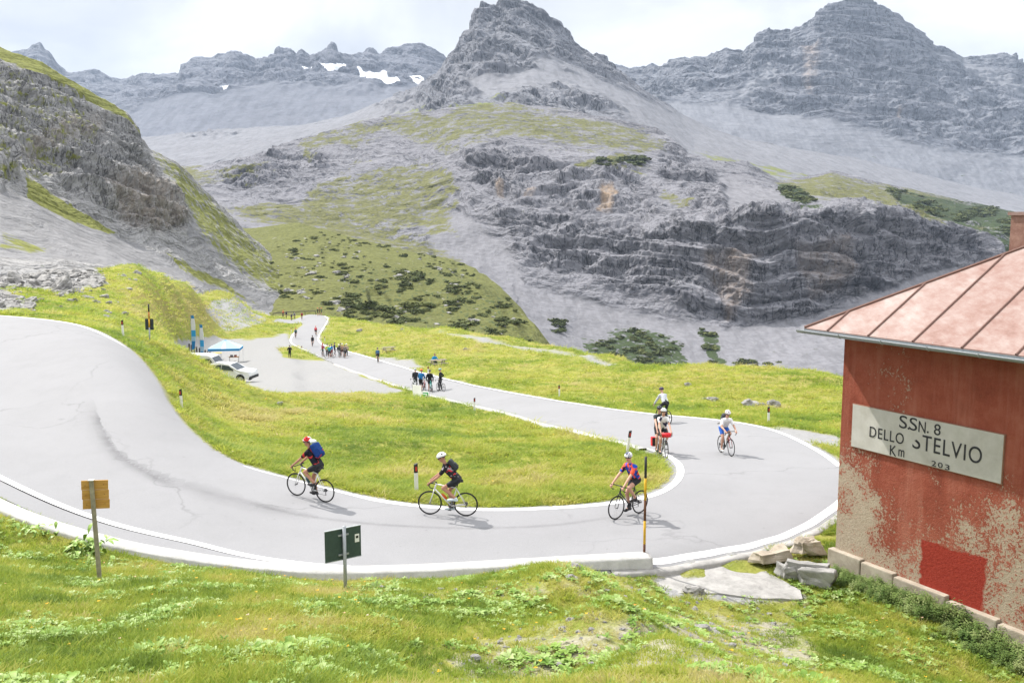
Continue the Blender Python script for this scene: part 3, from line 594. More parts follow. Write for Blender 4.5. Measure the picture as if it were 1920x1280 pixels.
# green valley meadow between hillside and gorge
F_, GF, FPX_, FPY_ = build_layer('valley_meadow', 400, 1120, 420,
 [[(400,640,255),(560,622,258),(620,620,258),(700,630,245),(800,645,222),(900,660,215),(1000,685,212),(1060,720,212),(1120,760,215)],
  [(400,600,290),(520,585,275),(600,582,272),(700,590,268),(800,605,258),(900,618,250),(1000,640,245),(1060,690,235),(1120,730,235)],
  [(400,500,390),(500,500,370),(600,500,360),(700,505,350),(800,520,330),(900,545,300),(960,575,285),(1000,610,275),(1030,660,265),(1120,720,260)],
  [(400,425,520),(480,428,500),(560,418,485),(640,440,470),(760,470,435),(870,492,405),(905,512,380),(940,540,350),(975,575,320),(1000,610,300),(1020,645,285),(1040,680,275),(1120,740,275)]],
 [50, 90, 110], None, 55, 5.0, strata=((9, 1.2, .2), (4, .6, .2)), cliffs=[([(690,545),(720,540),(735,570),(700,585)], 6), ([(790,560),(830,565),(810,580)], 5), ([(880,490),(940,530),(920,540),(840,500)], 6)],
 masks={'scree': [([(860,485),(910,500),(960,560),(1020,640),(1000,650),(930,560),(850,505)], 6, .6), ([(690,545),(720,540),(735,572),(700,585)], 5, .8), ([(490,535),(520,540),(505,560),(480,565)], 5, .5), ([(650,505),(690,500),(700,520),(660,530)], 6, .5), ([(780,520),(830,515),(850,535),(800,545)], 6, .5), ([(600,470),(640,465),(640,490),(610,490)], 6, .45), ([(720,575),(780,580),(770,600),(720,600)], 5, .55)],
        'grass': [([(380,400),(1130,400),(1130,800),(380,800)], 5, 1.0)], 'shrub': [([(640,500),(760,490),(860,500),(940,545),(1010,640),(900,650),(760,620),(620,590)], 25, .33)], 'rust': [], 'snow': []}, sky_jit=2, oct=6, smooth=3)
F_.data.materials.append(rock_mat('valley_turf', 3.0, (0.33, 0.33, 0.32), (0.14, 0.14, 0.13), (0.36, 0.35, 0.34), grass=(0.125, 0.132, 0.042), gamp=1.5))
print('terrain', round(time.time() - T0, 1))
# ================================================================== THINGS
class MB:
    """collects simple shapes in one bmesh, links them as one mesh object"""
    def __init__(s): s.bm = bmesh.new()
    def box(s, c, size, M=None, bevel=0.0):
        m = Matrix.Translation(Vector(c)) @ (M.to_4x4() if M is not None else Matrix.Identity(4)) @ Matrix.Diagonal((*size, 1))
        r = bmesh.ops.create_cube(s.bm, size=1.0, matrix=m)
        if bevel:
            ed = {e for v in r['verts'] for e in v.link_edges}
            bmesh.ops.bevel(s.bm, geom=list(ed), offset=bevel, segments=2, affect='EDGES', profile=0.6)
        return s
    def tube(s, pts, rad, seg=8, caps=True, flat=1.0):
        pts = [Vector(p) for p in pts]; n = len(pts)
        rad = rad if isinstance(rad, (list, tuple)) else [rad] * n
        rings = []; ref = None
        for k, p in enumerate(pts):
            d = (pts[min(k + 1, n - 1)] - pts[max(k - 1, 0)]).normalized()
            if ref is None: ref = d.orthogonal().normalized()
            u = (ref - d * ref.dot(d)).normalized(); ref = u; v = d.cross(u)
            rings.append([s.bm.verts.new(p + (u * math.cos(2 * math.pi * j / seg) + v * math.sin(2 * math.pi * j / seg) * flat) * rad[k]) for j in range(seg)])
        for a, b_ in zip(rings, rings[1:]):
            for j in range(seg): s.bm.faces.new((a[j], a[(j + 1) % seg], b_[(j + 1) % seg], b_[j]))
        if caps:
            s.bm.faces.new(rings[0][::-1]); s.bm.faces.new(rings[-1])
        return s
    def torus(s, c, R_, r, axis='y', n=32, m=6, squash=1.0):
        rows = []
        for i in range(n):
            a = 2 * math.pi * i / n; row = []
            for j in range(m):
                q = 2 * math.pi * j / m; rr = R_ + r * math.cos(q); y = r * squash * math.sin(q)
                row.append(s.bm.verts.new(Vector(c) + Vector((rr * math.cos(a), y, rr * math.sin(a)))))
            rows.append(row)
        for i in range(n):
            for j in range(m): s.bm.faces.new((rows[i][j], rows[(i + 1) % n][j], rows[(i + 1) % n][(j + 1) % m], rows[i][(j + 1) % m]))
        return s
    def disc(s, c, r, thick, n=16):
        """short cylinder with its axis along y"""
        a = [s.bm.verts.new(Vector(c) + Vector((r * math.cos(2 * math.pi * k / n), -thick / 2, r * math.sin(2 * math.pi * k / n)))) for k in range(n)]
        b_ = [s.bm.verts.new(v.co + Vector((0, thick, 0))) for v in a]
        s.bm.faces.new(a); s.bm.faces.new(b_[::-1])
        for k in range(n): s.bm.faces.new((a[k], b_[k], b_[(k + 1) % n], a[(k + 1) % n]))
        return s
    def ball(s, c, r, scale=(1, 1, 1), sub=2, M=None):
        m = Matrix.Translation(Vector(c)) @ (M.to_4x4() if M is not None else Matrix.Identity(4)) @ Matrix.Diagonal((r * scale[0], r * scale[1], r * scale[2], 1))
        bmesh.ops.create_icosphere(s.bm, subdivisions=sub, radius=1.0, matrix=m); return s
    def poly(s, pts, thick):
        """prism: planar polygon pushed along thick"""
        a = [s.bm.verts.new(Vector(p)) for p in pts]; b_ = [s.bm.verts.new(Vector(p) + Vector(thick)) for p in pts]
        s.bm.faces.new(a); s.bm.faces.new(b_[::-1])
        for k in range(len(a)): s.bm.faces.new((a[k], b_[k], b_[(k + 1) % len(a)], a[(k + 1) % len(a)]))
        return s
    def mesh(s, name, smooth=False):
        bmesh.ops.recalc_face_normals(s.bm, faces=s.bm.faces)
        me = bpy.data.meshes.new(name); s.bm.to_mesh(me); s.bm.free()
        if smooth: me.polygons.foreach_set('use_smooth', np.ones(len(me.polygons), bool))
        return me
    def build(s, name, mat, parent=None, smooth=False): return link(name, s.mesh(name, smooth), mat, parent)

# ------------------------------------------------------------------ materials of the built things
def concrete(name, lo, hi, sc=3.0):
    b = MatB(name, 0.92, 0.15); n = b.noise(sc, 6, 0.7); f = b.noise(sc * 9, 4, 0.7)
    c = b.ramp(n, [(0.30, lo), (0.62, hi)]); c = b.mix(b.ramp(f, [(0.58, 0.0), (0.75, 0.45)]), c, tuple(v * 0.55 for v in lo))
    b.color(c); b.bump(f, 0.5, 0.015); b.bump(n, 0.4, 0.05); return b.m
M_CONC = concrete('pale_concrete', (0.33, 0.325, 0.31), (0.46, 0.455, 0.44))
M_CONC2 = concrete('grey_concrete', (0.22, 0.215, 0.205), (0.36, 0.35, 0.335))
M_STONE = concrete('beige_stone', (0.27, 0.225, 0.175), (0.42, 0.37, 0.30), 2.2)
M_BLACK = flat('black_plastic', (0.018, 0.018, 0.02), 0.5, 0.4)
M_WHITE = flat('white_plastic', (0.74, 0.74, 0.74), 0.5, 0.4, vary=0.06)
M_STEEL = flat('grey_galvanised', (0.30, 0.32, 0.34), 0.5, 0.5, 0.3)
M_RUBBER = flat('tyre_rubber', (0.02, 0.02, 0.021), 0.8, 0.2)
M_RED = flat('red_reflector', (0.45, 0.03, 0.02), 0.4, 0.5)
M_YEL = flat('yellow_paint', (0.62, 0.36, 0.02), 0.6, 0.3)
M_RUST = flat('rusty_steel', (0.13, 0.06, 0.035), 0.85, 0.2, vary=0.4)

# ------------------------------------------------------------------ parapet along the outer side of the bend
top_in = at_z(*np.array([(-330,735,-6.0),(-240,790,-6.3),(-160,838,-6.55),(-80,885,-6.75),(0,931,-6.95),(100,972,-7.2),(215,1005,-7.45),(300,1023,-7.6),(430,1043,-7.75),(540,1054,-7.83),(640,1059,-7.87),(800,1055,-7.9),(960,1046,-7.93),(1100,1038,-7.95),(1212,1032,-7.97)]).T)
ti = smooth1(catmull(top_in, 150), 8)
tg = np.gradient(ti[:, :2], axis=0); tg /= np.linalg.norm(tg, axis=1, keepdims=True); nr_ = np.stack([tg[:, 1], -tg[:, 0]], 1)      # towards the camera side
nz = fbm(ti * 1.0, 0.8, 3)
prof = []
for k in range(len(ti)):
    e = ti[k]; o = nr_[k]; j = nz[k] * 0.02
    P = [(0.03, -0.7), (0.0, -0.03), (0.04, 0.0), (0.22, 0.008 + j), (0.44, 0.0 + j), (0.49 + j, -0.04), (0.53 + j * 2, -0.9)]
    prof.append([[e[0] + o[0] * q, e[1] + o[1] * q, e[2] + z] for q, z in P])
prof = np.array(prof); m_ = len(P)
Vp = prof.reshape(-1, 3); Fp = grid_faces(len(ti), m_)
wall_me = np_mesh('parapet_wall', Vp, Fp, smooth=False)
bm = bmesh.new(); bm.from_mesh(wall_me); bm.verts.ensure_lookup_table()
L0 = (len(ti) - 1) * m_
bm.faces.new([bm.verts[L0 + q] for q in range(m_)]); bm.faces.new([bm.verts[q] for q in range(m_)][::-1]); bm.to_mesh(wall_me); bm.free()
tag(link('parapet_wall', wall_me, M_CONC), 'long low pale concrete wall curving along the outer edge of the road bend', 'wall')

# kerb that carries on from the wall end to the house
kk = np.arange(322, 394); kp = []
for k in kk:
    e, nrm = road_frame(k, 1)
    kp.append([[e[0] - nrm[0] * q, e[1] - nrm[1] * q, e[2] + z] for q, z in ((0.0, -0.3), (0.01, 0.034), (0.22, 0.02), (0.27, -0.02), (0.29, -0.55))])
tag(link('kerb', np_mesh('kerb', np.array(kp).reshape(-1, 3), grid_faces(len(kk), 5), False), M_CONC2), kind='structure')

# ------------------------------------------------------------------ the red road-keepers' house
HA = Vector((0.5, -0.8660254, 0)); HB = Vector((0.8660254, 0.5, 0)); HN = -HB; UP = Vector((0, 0, 1))
HK = Vector((7.93, 22.7, 0))
def wall_pt(px, py, off=0.0):
    a, b_, c = [float(v) for v in rays(px, py)]; d = Vector((a, b_, c)); t_ = ((HK + HN * off).dot(HN)) / d.dot(HN); return d * t_
def wall_th(px, py):
    p = wall_pt(px, py); return (p - HK).dot(HA), p.z
house = empty('house', (HK.x, HK.y, -8.2), 0.0)
tag(house, 'weathered red plaster house with pale rusty sheet metal hip roof and stone name plaque', 'house')
HO = house.location.copy()
def hp(t_, s_, z): return HK + HA * t_ + HB * s_ + UP * z - HO           # house-local point
LW, WW = 9.5, 8.4
b = MatB('red_plaster', 0.93, 0.12)
sep = N(b.nt, 'ShaderNodeSeparateXYZ'); b.L(b.tc.outputs['Object'], sep.inputs[0]); zc = sep.outputs[2]            # local z : 0 at -8.2
tt_ = b.math('SUBTRACT', b.math('MULTIPLY', sep.outputs[0], 0.5), b.math('MULTIPLY', sep.outputs[1], 0.866))
big = b.noise(0.55, 3, 0.5, off=(2.2, 0, 1)); mid = b.noise(2.4, 5, 0.65, stretch=(1, 1, 1.2)); fin = b.noise(17, 4, 0.75); grit = b.noise(42, 4, 0.7)
hgt = N(b.nt, 'ShaderNodeMapRange'); hgt.inputs['From Min'].default_value = -1.55; hgt.inputs['From Max'].default_value = 3.9; b.L(zc, hgt.inputs['Value'])
keep = b.math('ADD', b.math('MULTIPLY', hgt.outputs[0], 0.95), b.math('MULTIPLY', b.math('SUBTRACT', big, 0.5), 2.1))
keep = b.math('ADD', keep, b.math('MULTIPLY', b.math('SUBTRACT', mid, 0.5), 1.0))
keep = b.math('ADD', keep, b.math('MULTIPLY', b.math('SUBTRACT', fin, 0.5), 1.7))
keep = b.math('ADD', keep, b.math('MULTIPLY', b.math('SUBTRACT', grit, 0.5), 0.9))
redk = b.ramp(keep, [(0.44, 0.0), (0.56, 1.0)])
red = b.ramp(b.math('ADD', b.math('MULTIPLY', mid, .5), b.math('MULTIPLY', b.noise(1.1, 6, .7, stretch=(1, 1, .3), off=(5, 5, 5)), .5)), [(0.33, (0.175, 0.04, 0.024)), (0.5, (0.265, 0.068, 0.042)), (0.66, (0.335, 0.11, 0.072))])
rain = b.noise(2.6, 5, 0.65, stretch=(1, 1, 0.10), off=(3, 8, 1)); red = b.mix(b.ramp(rain, [(0.50, 0.0), (0.68, 0.45)]), red, (0.40, 0.17, 0.12)); red = b.mix(b.ramp(rain, [(0.30, 0.4), (0.42, 0.0)]), red, (0.13, 0.03, 0.02))
red2 = b.mix(b.ramp(grit, [(0.45, 0.0), (0.8, 0.5)]), red, (0.36, 0.13, 0.085))
beige = b.ramp(b.math('ADD', b.math('MULTIPLY', fin, 0.6), b.math('MULTIPLY', grit, 0.4)), [(0.3, (0.26, 0.19, 0.13)), (0.5, (0.40, 0.33, 0.25)), (0.7, (0.50, 0.43, 0.34))])
col = b.mix(redk, beige, red2)
# the patch painted over in fresh red
def band(v, lo, hi, s):
    return b.math('MULTIPLY', b.ramp_band(v, lo, s, True), b.ramp_band(v, hi, s, False))
def ramp_band(v, edge, s, up):
    r = N(b.nt, 'ShaderNodeMapRange'); r.inputs['From Min'].default_value = edge - s if up else edge + s; r.inputs['From Max'].default_value = edge + s if up else edge - s; b.L(v, r.inputs['Value']); return r.outputs[0]
b.ramp_band = ramp_band
wob = b.math('MULTIPLY', b.math('SUBTRACT', mid, 0.5), 0.35)
patch = b.math('MULTIPLY', band(b.math('ADD', tt_, wob), wall_th(1726, 1060)[0], wall_th(1847, 1100)[0], 0.03), band(b.math('ADD', zc, wob), wall_th(1720, 1105)[1] + 8.2, wall_th(1740, 1012)[1] + 8.2, 0.03))
col = b.mix(patch, col, b.ramp(fin, [(0.3, (0.24, 0.028, 0.018)), (0.7, (0.33, 0.05, 0.032))]))
b.color(col); b.bump(grit, 0.8, 0.012); b.bump(fin, 0.7, 0.03); M_PLASTER = b.m
w_ = MB(); z0, z1 = -9.2, -2.72
for a_, c_ in (((0, 0), (LW, 0)), ((LW, 0), (LW, WW)), ((LW, WW), (0, WW)), ((0, WW), (0, 0))):
    nz_ = 14
    for q in range(nz_):
        za, zb = z0 + (z1 - z0) * q / nz_, z0 + (z1 - z0) * (q + 1) / nz_
        vs = [w_.bm.verts.new(hp(*p, z)) for p, z in ((a_, za), (c_, za), (c_, zb), (a_, zb))]; w_.bm.faces.new(vs)
bmesh.ops.remove_doubles(w_.bm, verts=w_.bm.verts, dist=0.001)
w_.build('wall', M_PLASTER, house)
# roof : hip roof, sheet-metal panels between standing seams
OV, ZE, PT = 0.66, -2.60, 0.592
b = MatB('rusty_sheet_metal', 0.55, 0.4)
ra = b.noise(0.9, 6, 0.65, stretch=(1, 1, 1)); rb_ = b.noise(5.0, 5, 0.7, stretch=(1.0, 0.45, 1)); rc_ = b.noise(30, 3, 0.7)
c = b.ramp(b.math('ADD', b.math('MULTIPLY', ra, 0.55), b.math('MULTIPLY', rb_, 0.45)), [(0.34, (0.155, 0.075, 0.055)), (0.44, (0.225, 0.13, 0.105)), (0.53, (0.265, 0.185, 0.16)), (0.68, (0.335, 0.28, 0.255))])
c = b.mix(b.ramp(rc_, [(0.55, 0.0), (0.8, 0.4)]), c, (0.26, 0.11, 0.075)); b.color(c); b.bump(rb_, 0.25, 0.02); M_ROOF = b.m
M_SEAM = flat('dark_seam_metal', (0.16, 0.085, 0.065), 0.6, 0.4)
Lr, Wr = LW + 2 * OV, WW + 2 * OV; S = Wr / 2
def rp(t_, s_, extra=0.0):                     # point on front roof face, t along eave from far corner, s up the slope (plan)
    return HK + HA * (t_ - OV) + HB * (s_ - OV) + UP * (ZE + s_ * PT + extra) - HO
seams = [0.72 + 1.16 * k for k in range(9)]
edges_ = [0.0] + seams + [Lr]
smax = lambda t_: max(0.0, min(t_, Lr - t_, S))
for a_, c_ in zip(edges_, edges_[1:]):
    pts = [rp(a_, 0), rp(c_, 0), rp(c_, smax(c_))]
    if a_ < S < c_: pts.append(rp(S, S))
    if a_ < Lr - S < c_: pts.append(rp(Lr - S, S))
    if smax(a_) > 0: pts.append(rp(a_, smax(a_)))
    # a joint across the panel part-way up
    MB().poly(pts, (0, 0, -0.03)).build('roof_panel', M_ROOF, house)
for t_ in seams:
    if smax(t_) > 0.05: MB().tube([rp(t_, -0.01, 0.012), rp(t_, smax(t_), 0.012)], 0.028, 5).build('roof_seam', M_SEAM, house)
MB().tube([rp(0, 0, 0.015), rp(S, S, 0.02)], 0.035, 6).tube([rp(S, S, 0.02), rp(Lr - S, S, 0.02)], 0.035, 6).tube([rp(Lr, 0, 0.015), rp(Lr - S, S, 0.02)], 0.035, 6).build('ridge_cap', M_SEAM, house)
def rq(t_, s_): return HK + HA * (t_ - OV) + HB * (s_ - OV) - HO
def rz(t_, s_): return UP * (ZE + min(smax2(t_, s_), S) * PT)
smax2 = lambda t_, s_: min(t_, Lr - t_, s_, Wr - s_)
for pts in ([(0, 0), (S, S), (S, Wr - S), (0, Wr)], [(Lr, 0), (Lr, Wr), (Lr - S, Wr - S), (Lr - S, S)], [(0, Wr), (S, Wr - S), (Lr - S, Wr - S), (Lr, Wr)]):
    pts = [p for k, p in enumerate(pts) if k == 0 or p != pts[k - 1]]
    P3 = [rq(*p) + rz(*p) for p in pts]
    u_ = []
    for p in P3:
        if not any((p - q).length < 1e-4 for q in u_): u_.append(p)
    MB().poly(u_, (0, 0, -0.03)).build('roof_panel', M_ROOF, house)
MB().box((rq(Lr / 2, Wr / 2) + UP * (ZE - 0.06)), (Lr - 0.1, Wr - 0.1, 0.05), Matrix.Rotation(math.atan2(HA.y, HA.x), 3, 'Z')).build('soffit', flat('soffit_wood', (0.20, 0.12, 0.09), 0.8), house)
# gutter with brackets along the front eave
g = MB(); ring = []
for t_ in np.linspace(-0.12, Lr + 0.1, 30):
    row = []
    for q in range(9):
        an = math.pi + math.pi * q / 8
        row.append(g.bm.verts.new(HK + HA * (t_ - OV) + HB * (-OV - 0.075 + 0.075 * math.cos(an)) + UP * (ZE - 0.035 + 0.085 * math.sin(an) - 0.008 * t_ * 0.3) - HO))
    ring.append(row)
for a_, c_ in zip(ring, ring[1:]):
    for q in range(8): g.bm.faces.new((a_[q], a_[q + 1], c_[q + 1], c_[q]))
go = g.build('gutter', flat('zinc_gutter', (0.23, 0.245, 0.26), 0.5, 0.5, 0.4), house, True)
sm = go.modifiers.new('s', 'SOLIDIFY'); sm.thickness = 0.006
MB().box(rq(Lr / 2, -0.0) + HB * 0.005 + UP * (ZE - 0.075), (Lr, 0.03, 0.10), Matrix.Rotation(math.atan2(HA.y, HA.x), 3, 'Z')).build('fascia', flat('blue_grey_fascia', (0.20, 0.23, 0.245), 0.6), house)
for k in range(8):
    t_ = 1.17 + 1.165 * k; br = MB(); pts = []
    for q in range(11):
        an = math.pi + math.pi * q / 10
        pts.append(HK + HA * (t_ - OV) + HB * (-OV - 0.075 + 0.084 * math.cos(an)) + UP * (ZE - 0.03 + 0.094 * math.sin(an) - 0.008 * t_ * 0.3) - HO)
    pts.append(pts[-1] + UP * 0.06 + HB * 0.03)
    br.tube(pts, 0.013, 5).build('gutter_bracket', M_STEEL, house)
# chimney
ch = HK + HA * (2.6 - OV) + HB * (4.55 - OV); R30 = Matrix.Rotation(math.atan2(HA.y, HA.x), 3, 'Z')
M_CHIM = concrete('chimney_render', (0.17, 0.085, 0.065), (0.30, 0.19, 0.15))
co_ = MB().box(ch + UP * (-0.75) - HO, (0.55, 0.55, 1.66), R30).build('chimney', M_CHIM, house)
MB().box(ch + UP * 0.12 - HO, (0.66, 0.66, 0.08), R30).build('chimney_cap', M_ROOF, co_)
# plinth stones at the foot of the wall
tq = -0.12
for k, ln_ in enumerate((1.0, 0.92, 1.35, 1.2, 1.5, 1.3, 1.6)):
    zt = -8.0 - 0.055 * tq + random.uniform(-0.02, 0.02)
    MB().box(HK + HA * (tq + ln_ / 2) + HN * 0.05 + UP * (zt - 0.5) - HO, (ln_ - 0.03, 0.22 + random.uniform(-0.02, 0.03), 1.0), R30, 0.025).build('plinth_stone', M_STONE, house); tq += ln_
# plaque with dark letters
b = MatB('plaque_stone', 0.8, 0.25); pn = b.noise(1.6, 6, 0.65); pf = b.noise(22, 4, 0.7)
c = b.ramp(pn, [(0.3, (0.36, 0.34, 0.30)), (0.65, (0.50, 0.485, 0.45))]); c = b.mix(b.ramp(pf, [(0.6, 0), (0.8, 0.3)]), c, (0.30, 0.25, 0.2)); b.color(c); b.bump(pf, 0.2, 0.01)
pl0, pzt = wall_th(1602, 757); pl1, pzb = wall_th(1885, 815)[0], wall_th(1601, 836)[1]
plq = MB().box(HK + HA * ((pl0 + pl1) / 2) + HN * 0.025 + UP * ((pzt + pzb) / 2) - HO, (pl1 - pl0, 0.05, pzt - pzb), R30, 0.004).build('plaque', b.m, house)
fr_ = MB()
for z_ in (pzt, pzb): fr_.box(HK + HA * ((pl0 + pl1) / 2) + HN * 0.02 + UP * z_ - HO, (pl1 - pl0 + 0.05, 0.044, 0.03), R30)
for t_ in (pl0, pl1): fr_.box(HK + HA * t_ + HN * 0.018 + UP * ((pzt + pzb) / 2) - HO, (0.03, 0.044, pzt - pzb - 0.032), R30)
fr_.build('plaque_edge', flat('rusty_edge', (0.27, 0.15, 0.10), 0.8), plq)
M_LET = flat('dark_lettering', (0.035, 0.035, 0.038), 0.7, 0.2, vary=0.35, scale=9)
MROT = Matrix((HA, UP, HN)).transposed()
def lettering(txt, x0, y0, x1, y1, cut=None, shear=0.0):
    """letters that fill the box from photo pixel (x0,y0 top-left) to (x1,y1 bottom-right)"""
    a_ = wall_th(x0, y0); c_ = wall_th(x1, y1)
    cu = bpy.data.curves.new('letter', 'FONT'); cu.body = txt; cu.size = 1.0; cu.extrude = 0.006; cu.space_character = 1.12
    to = bpy.data.objects.new('tmp', cu); C.objects.link(to)
    dg = bpy.context.evaluated_depsgraph_get(); me = bpy.data.meshes.new_from_object(to.evaluated_get(dg)); bpy.data.objects.remove(to)
    co = np.zeros(len(me.vertices) * 3); me.vertices.foreach_get('co', co); co = co.reshape(-1, 3)
    lo, hi = co.min(0), co.max(0); h0 = max(hi[1], 0.1)
    co[:, 0] = (co[:, 0] - lo[0]) / (hi[0] - lo[0]) * (c_[0] - a_[0]); co[:, 1] = (co[:, 1] - lo[1]) / (hi[1] - lo[1]) * (a_[1] - c_[1])
    me.vertices.foreach_set('co', co.ravel()); me.update()
    if cut is not None:
        bm = bmesh.new(); bm.from_mesh(me); hcut = (a_[1] - c_[1]) * cut
        bmesh.ops.bisect_plane(bm, geom=bm.verts[:] + bm.edges[:] + bm.faces[:], plane_co=(0, hcut, 0), plane_no=(0.25, 1, 0), clear_outer=True); bm.to_mesh(me); bm.free()
    o = link('lettering', me, M_LET, plq)
    o.matrix_local = Matrix.Translation(HK + HA * a_[0] + HN * 0.052 + UP * c_[1] - HO) @ MROT.to_4x4(); return o
def letters_at(txt, x0, yt0, yb0, x1):
    """x0/x1 pixel extents; yt0/yb0 top and bottom pixel of the first letter; the line runs level along the wall"""
    zt = wall_th(x0, yt0)[1]; zb = wall_th(x0, yb0)[1]; t1 = wall_th(x1, yb0)[0]
    # pixel of the far end at height zb
    P_ = HK + HA * t1 + UP * zb; d_ = P_.y * math.cos(PIT) - P_.z * math.sin(PIT)
    yb1 = 640 - FPX * (P_.y * math.sin(PIT) + P_.z * math.cos(PIT)) / d_
    return lettering(txt, x0, yt0, x1, yb1)
letters_at('S', 1690, 777, 801, 1703); letters_at('.', 1705, 800, 804, 1708); letters_at('S', 1709, 781, 805, 1722); letters_at('N', 1726, 788, 809, 1738); letters_at('.', 1741, 807, 811, 1744); letters_at('8', 1755, 793, 814, 1766)
letters_at('DELLO', 1634, 798, 818, 1697)
so = letters_at('S', 1715, 811, 839, 1728)
bm = bmesh.new(); bm.from_mesh(so.data); hh = max(v.co.y for v in bm.verts)
bmesh.ops.bisect_plane(bm, geom=bm.verts[:] + bm.edges[:] + bm.faces[:], plane_co=(0, hh * 0.46, 0), plane_no=(-0.5, 1, 0), clear_outer=True); bm.to_mesh(so.data); bm.free()
letters_at('TELVIO', 1733, 814, 844, 1843)
letters_at('K', 1672, 833, 852, 1683); letters_at('m', 1688, 841, 854, 1698); letters_at('2', 1750, 862, 872, 1758); letters_at('0', 1762, 865, 875, 1770); letters_at('3', 1775, 869, 879, 1783)

# ------------------------------------------------------------------ concrete apron and stone blocks beside the house
def ring_prism(pxs, depth, mat, name, bev=0.03):
    pts = [at_z(x_, y_, z_) for x_, y_, z_ in pxs]; return pts
def rock_block(name, c, size, rz_, tilt, mat, seed, label, cat, group=None, rough_=0.075):
    me_ = MB().box((0, 0, 0), size, None, min(size) * 0.08).mesh(name)
    bm = bmesh.new(); bm.from_mesh(me_); bmesh.ops.subdivide_edges(bm, edges=bm.edges[:], cuts=3, use_grid_fill=True)
    co = np.array([v.co for v in bm.verts]); d_ = fbm(co + seed * 7.7, max(size) * 0.5, 3)
    for v, q in zip(bm.verts, d_): v.co += v.co.normalized() * float(q) * rough_ * 2
    bm.to_mesh(me_); bm.free()
    o = link(name, me_, mat); o.location = c; o.rotation_euler = (tilt[0], tilt[1], rz_); return tag(o, label, cat, group)
ap = [(1228,1064),(1300,1058),(1400,1040),(1440,1070),(1500,1105),(1505,1122),(1440,1122),(1350,1112),(1260,1108),(1230,1090)]
apz = [-8.40,-8.40,-8.42,-8.46,-8.54,-8.56,-8.54,-8.46,-8.40,-8.38]
apt = [Vector(at_z(x_, y_, z_)) for (x_, y_), z_ in zip(ap, apz)]
am = MB().poly([p + Vector((0, 0, 0.0)) for p in apt], (0, 0, -0.6)).mesh('concrete_apron')
bm = bmesh.new(); bm.from_mesh(am); bmesh.ops.triangulate(bm, faces=bm.faces[:]); bmesh.ops.subdivide_edges(bm, edges=bm.edges[:], cuts=4, use_grid_fill=True)
co = np.array([v.co for v in bm.verts]); dz_ = fbm(co, 0.9, 4)
for v, q in zip(bm.verts, dz_): v.co.z += float(q) * 0.05
bm.to_mesh(am); bm.free(); tag(link('concrete_apron', am, M_CONC2), kind='structure')
yaw = math.atan2(0.42, 0.9)
for pxb, py_, z_, size, rz_, lab in ((1448,1040,-8.22,(0.98,0.42,0.26),yaw,'longest beige stone block at the road kerb beside the house'),
        (1514,1022,-8.12,(0.72,0.40,0.34),yaw,'grey rough stone block behind the long beige block, by the house corner'),
        (1514,1064,-8.22,(1.0,0.22,0.30),-0.42,'narrow tilted stone lintel over the drain hole beside the house'),
        (1476,1076,-8.44,(0.34,0.3,0.5),0.2,'small dark upright block on the left side of the drain hole'),
        (1530,1086,-8.42,(0.75,0.32,0.5),-0.45,'broken grey block under the tilted lintel nearest the house wall')):
    p = at_z(pxb, py_, z_)
    rock_block('stone_block', p, size, rz_, (random.uniform(-.05, .05), random.uniform(-.06, .06)), M_STONE if 'beige' in lab else M_CONC2, pxb, lab, 'stone block', 'stone blocks round the drain beside the house')

# ------------------------------------------------------------------ signs and poles
def ray_at(px, py, Y): return Vector(at_y(px, py, Y))
# green sign seen from behind
gb = on_ground(648, 1113); sgn = empty('road_sign', gb); tag(sgn, 'dark green road sign panel seen from behind on short steel post beside the low wall', 'road sign')
sY = gb.y; ptop = ray_at(648, 986, sY) - gb
MB().tube([(0, 0, -0.3), (0, 0, ptop.z)], 0.032, 10).build('post', M_STEEL, sgn, True)
pdir = Vector((0.82, 0.57, 0)); pn_ = Vector((0.57, -0.82, 0)); Rp = Matrix.Rotation(math.atan2(pdir.y, pdir.x), 3, 'Z')
pc = Vector((0, 0, (ray_at(648, 991, sY).z + ray_at(648, 1050, sY).z) / 2 - gb.z)) - pn_ * 0.06
ph_ = ray_at(648, 991, sY).z - ray_at(648, 1050, sY).z
pnl = MB().box(pc, (0.70, 0.02, ph_), Rp, 0.008).build('panel', flat('dark_green_metal', (0.035, 0.062, 0.056), 0.55, 0.4), sgn)
for q in (1, -1): MB().box(pc + UP * (ph_ / 2 - 0.005) * q, (0.71, 0.032, 0.012), Rp).build('panel_rim', flat('rim_grey', (0.33, 0.36, 0.37), 0.5), pnl)
for dz_ in (0.17, -0.19): MB().box(pc + UP * dz_ + pn_ * 0.02, (0.2, 0.02, 0.03), Rp).build('bracket', M_STEEL, sgn)
st_ = pc + pdir * 0.27 + UP * 0.06 + pn_ * 0.0125
stk = MB().box(st_, (0.085, 0.003, 0.15), Rp).build('sticker', M_WHITE, pnl)
MB().box(st_ + pn_ * 0.003 + UP * 0.02, (0.05, 0.003, 0.045), Rp).build('sticker_print', M_BLACK, pnl)
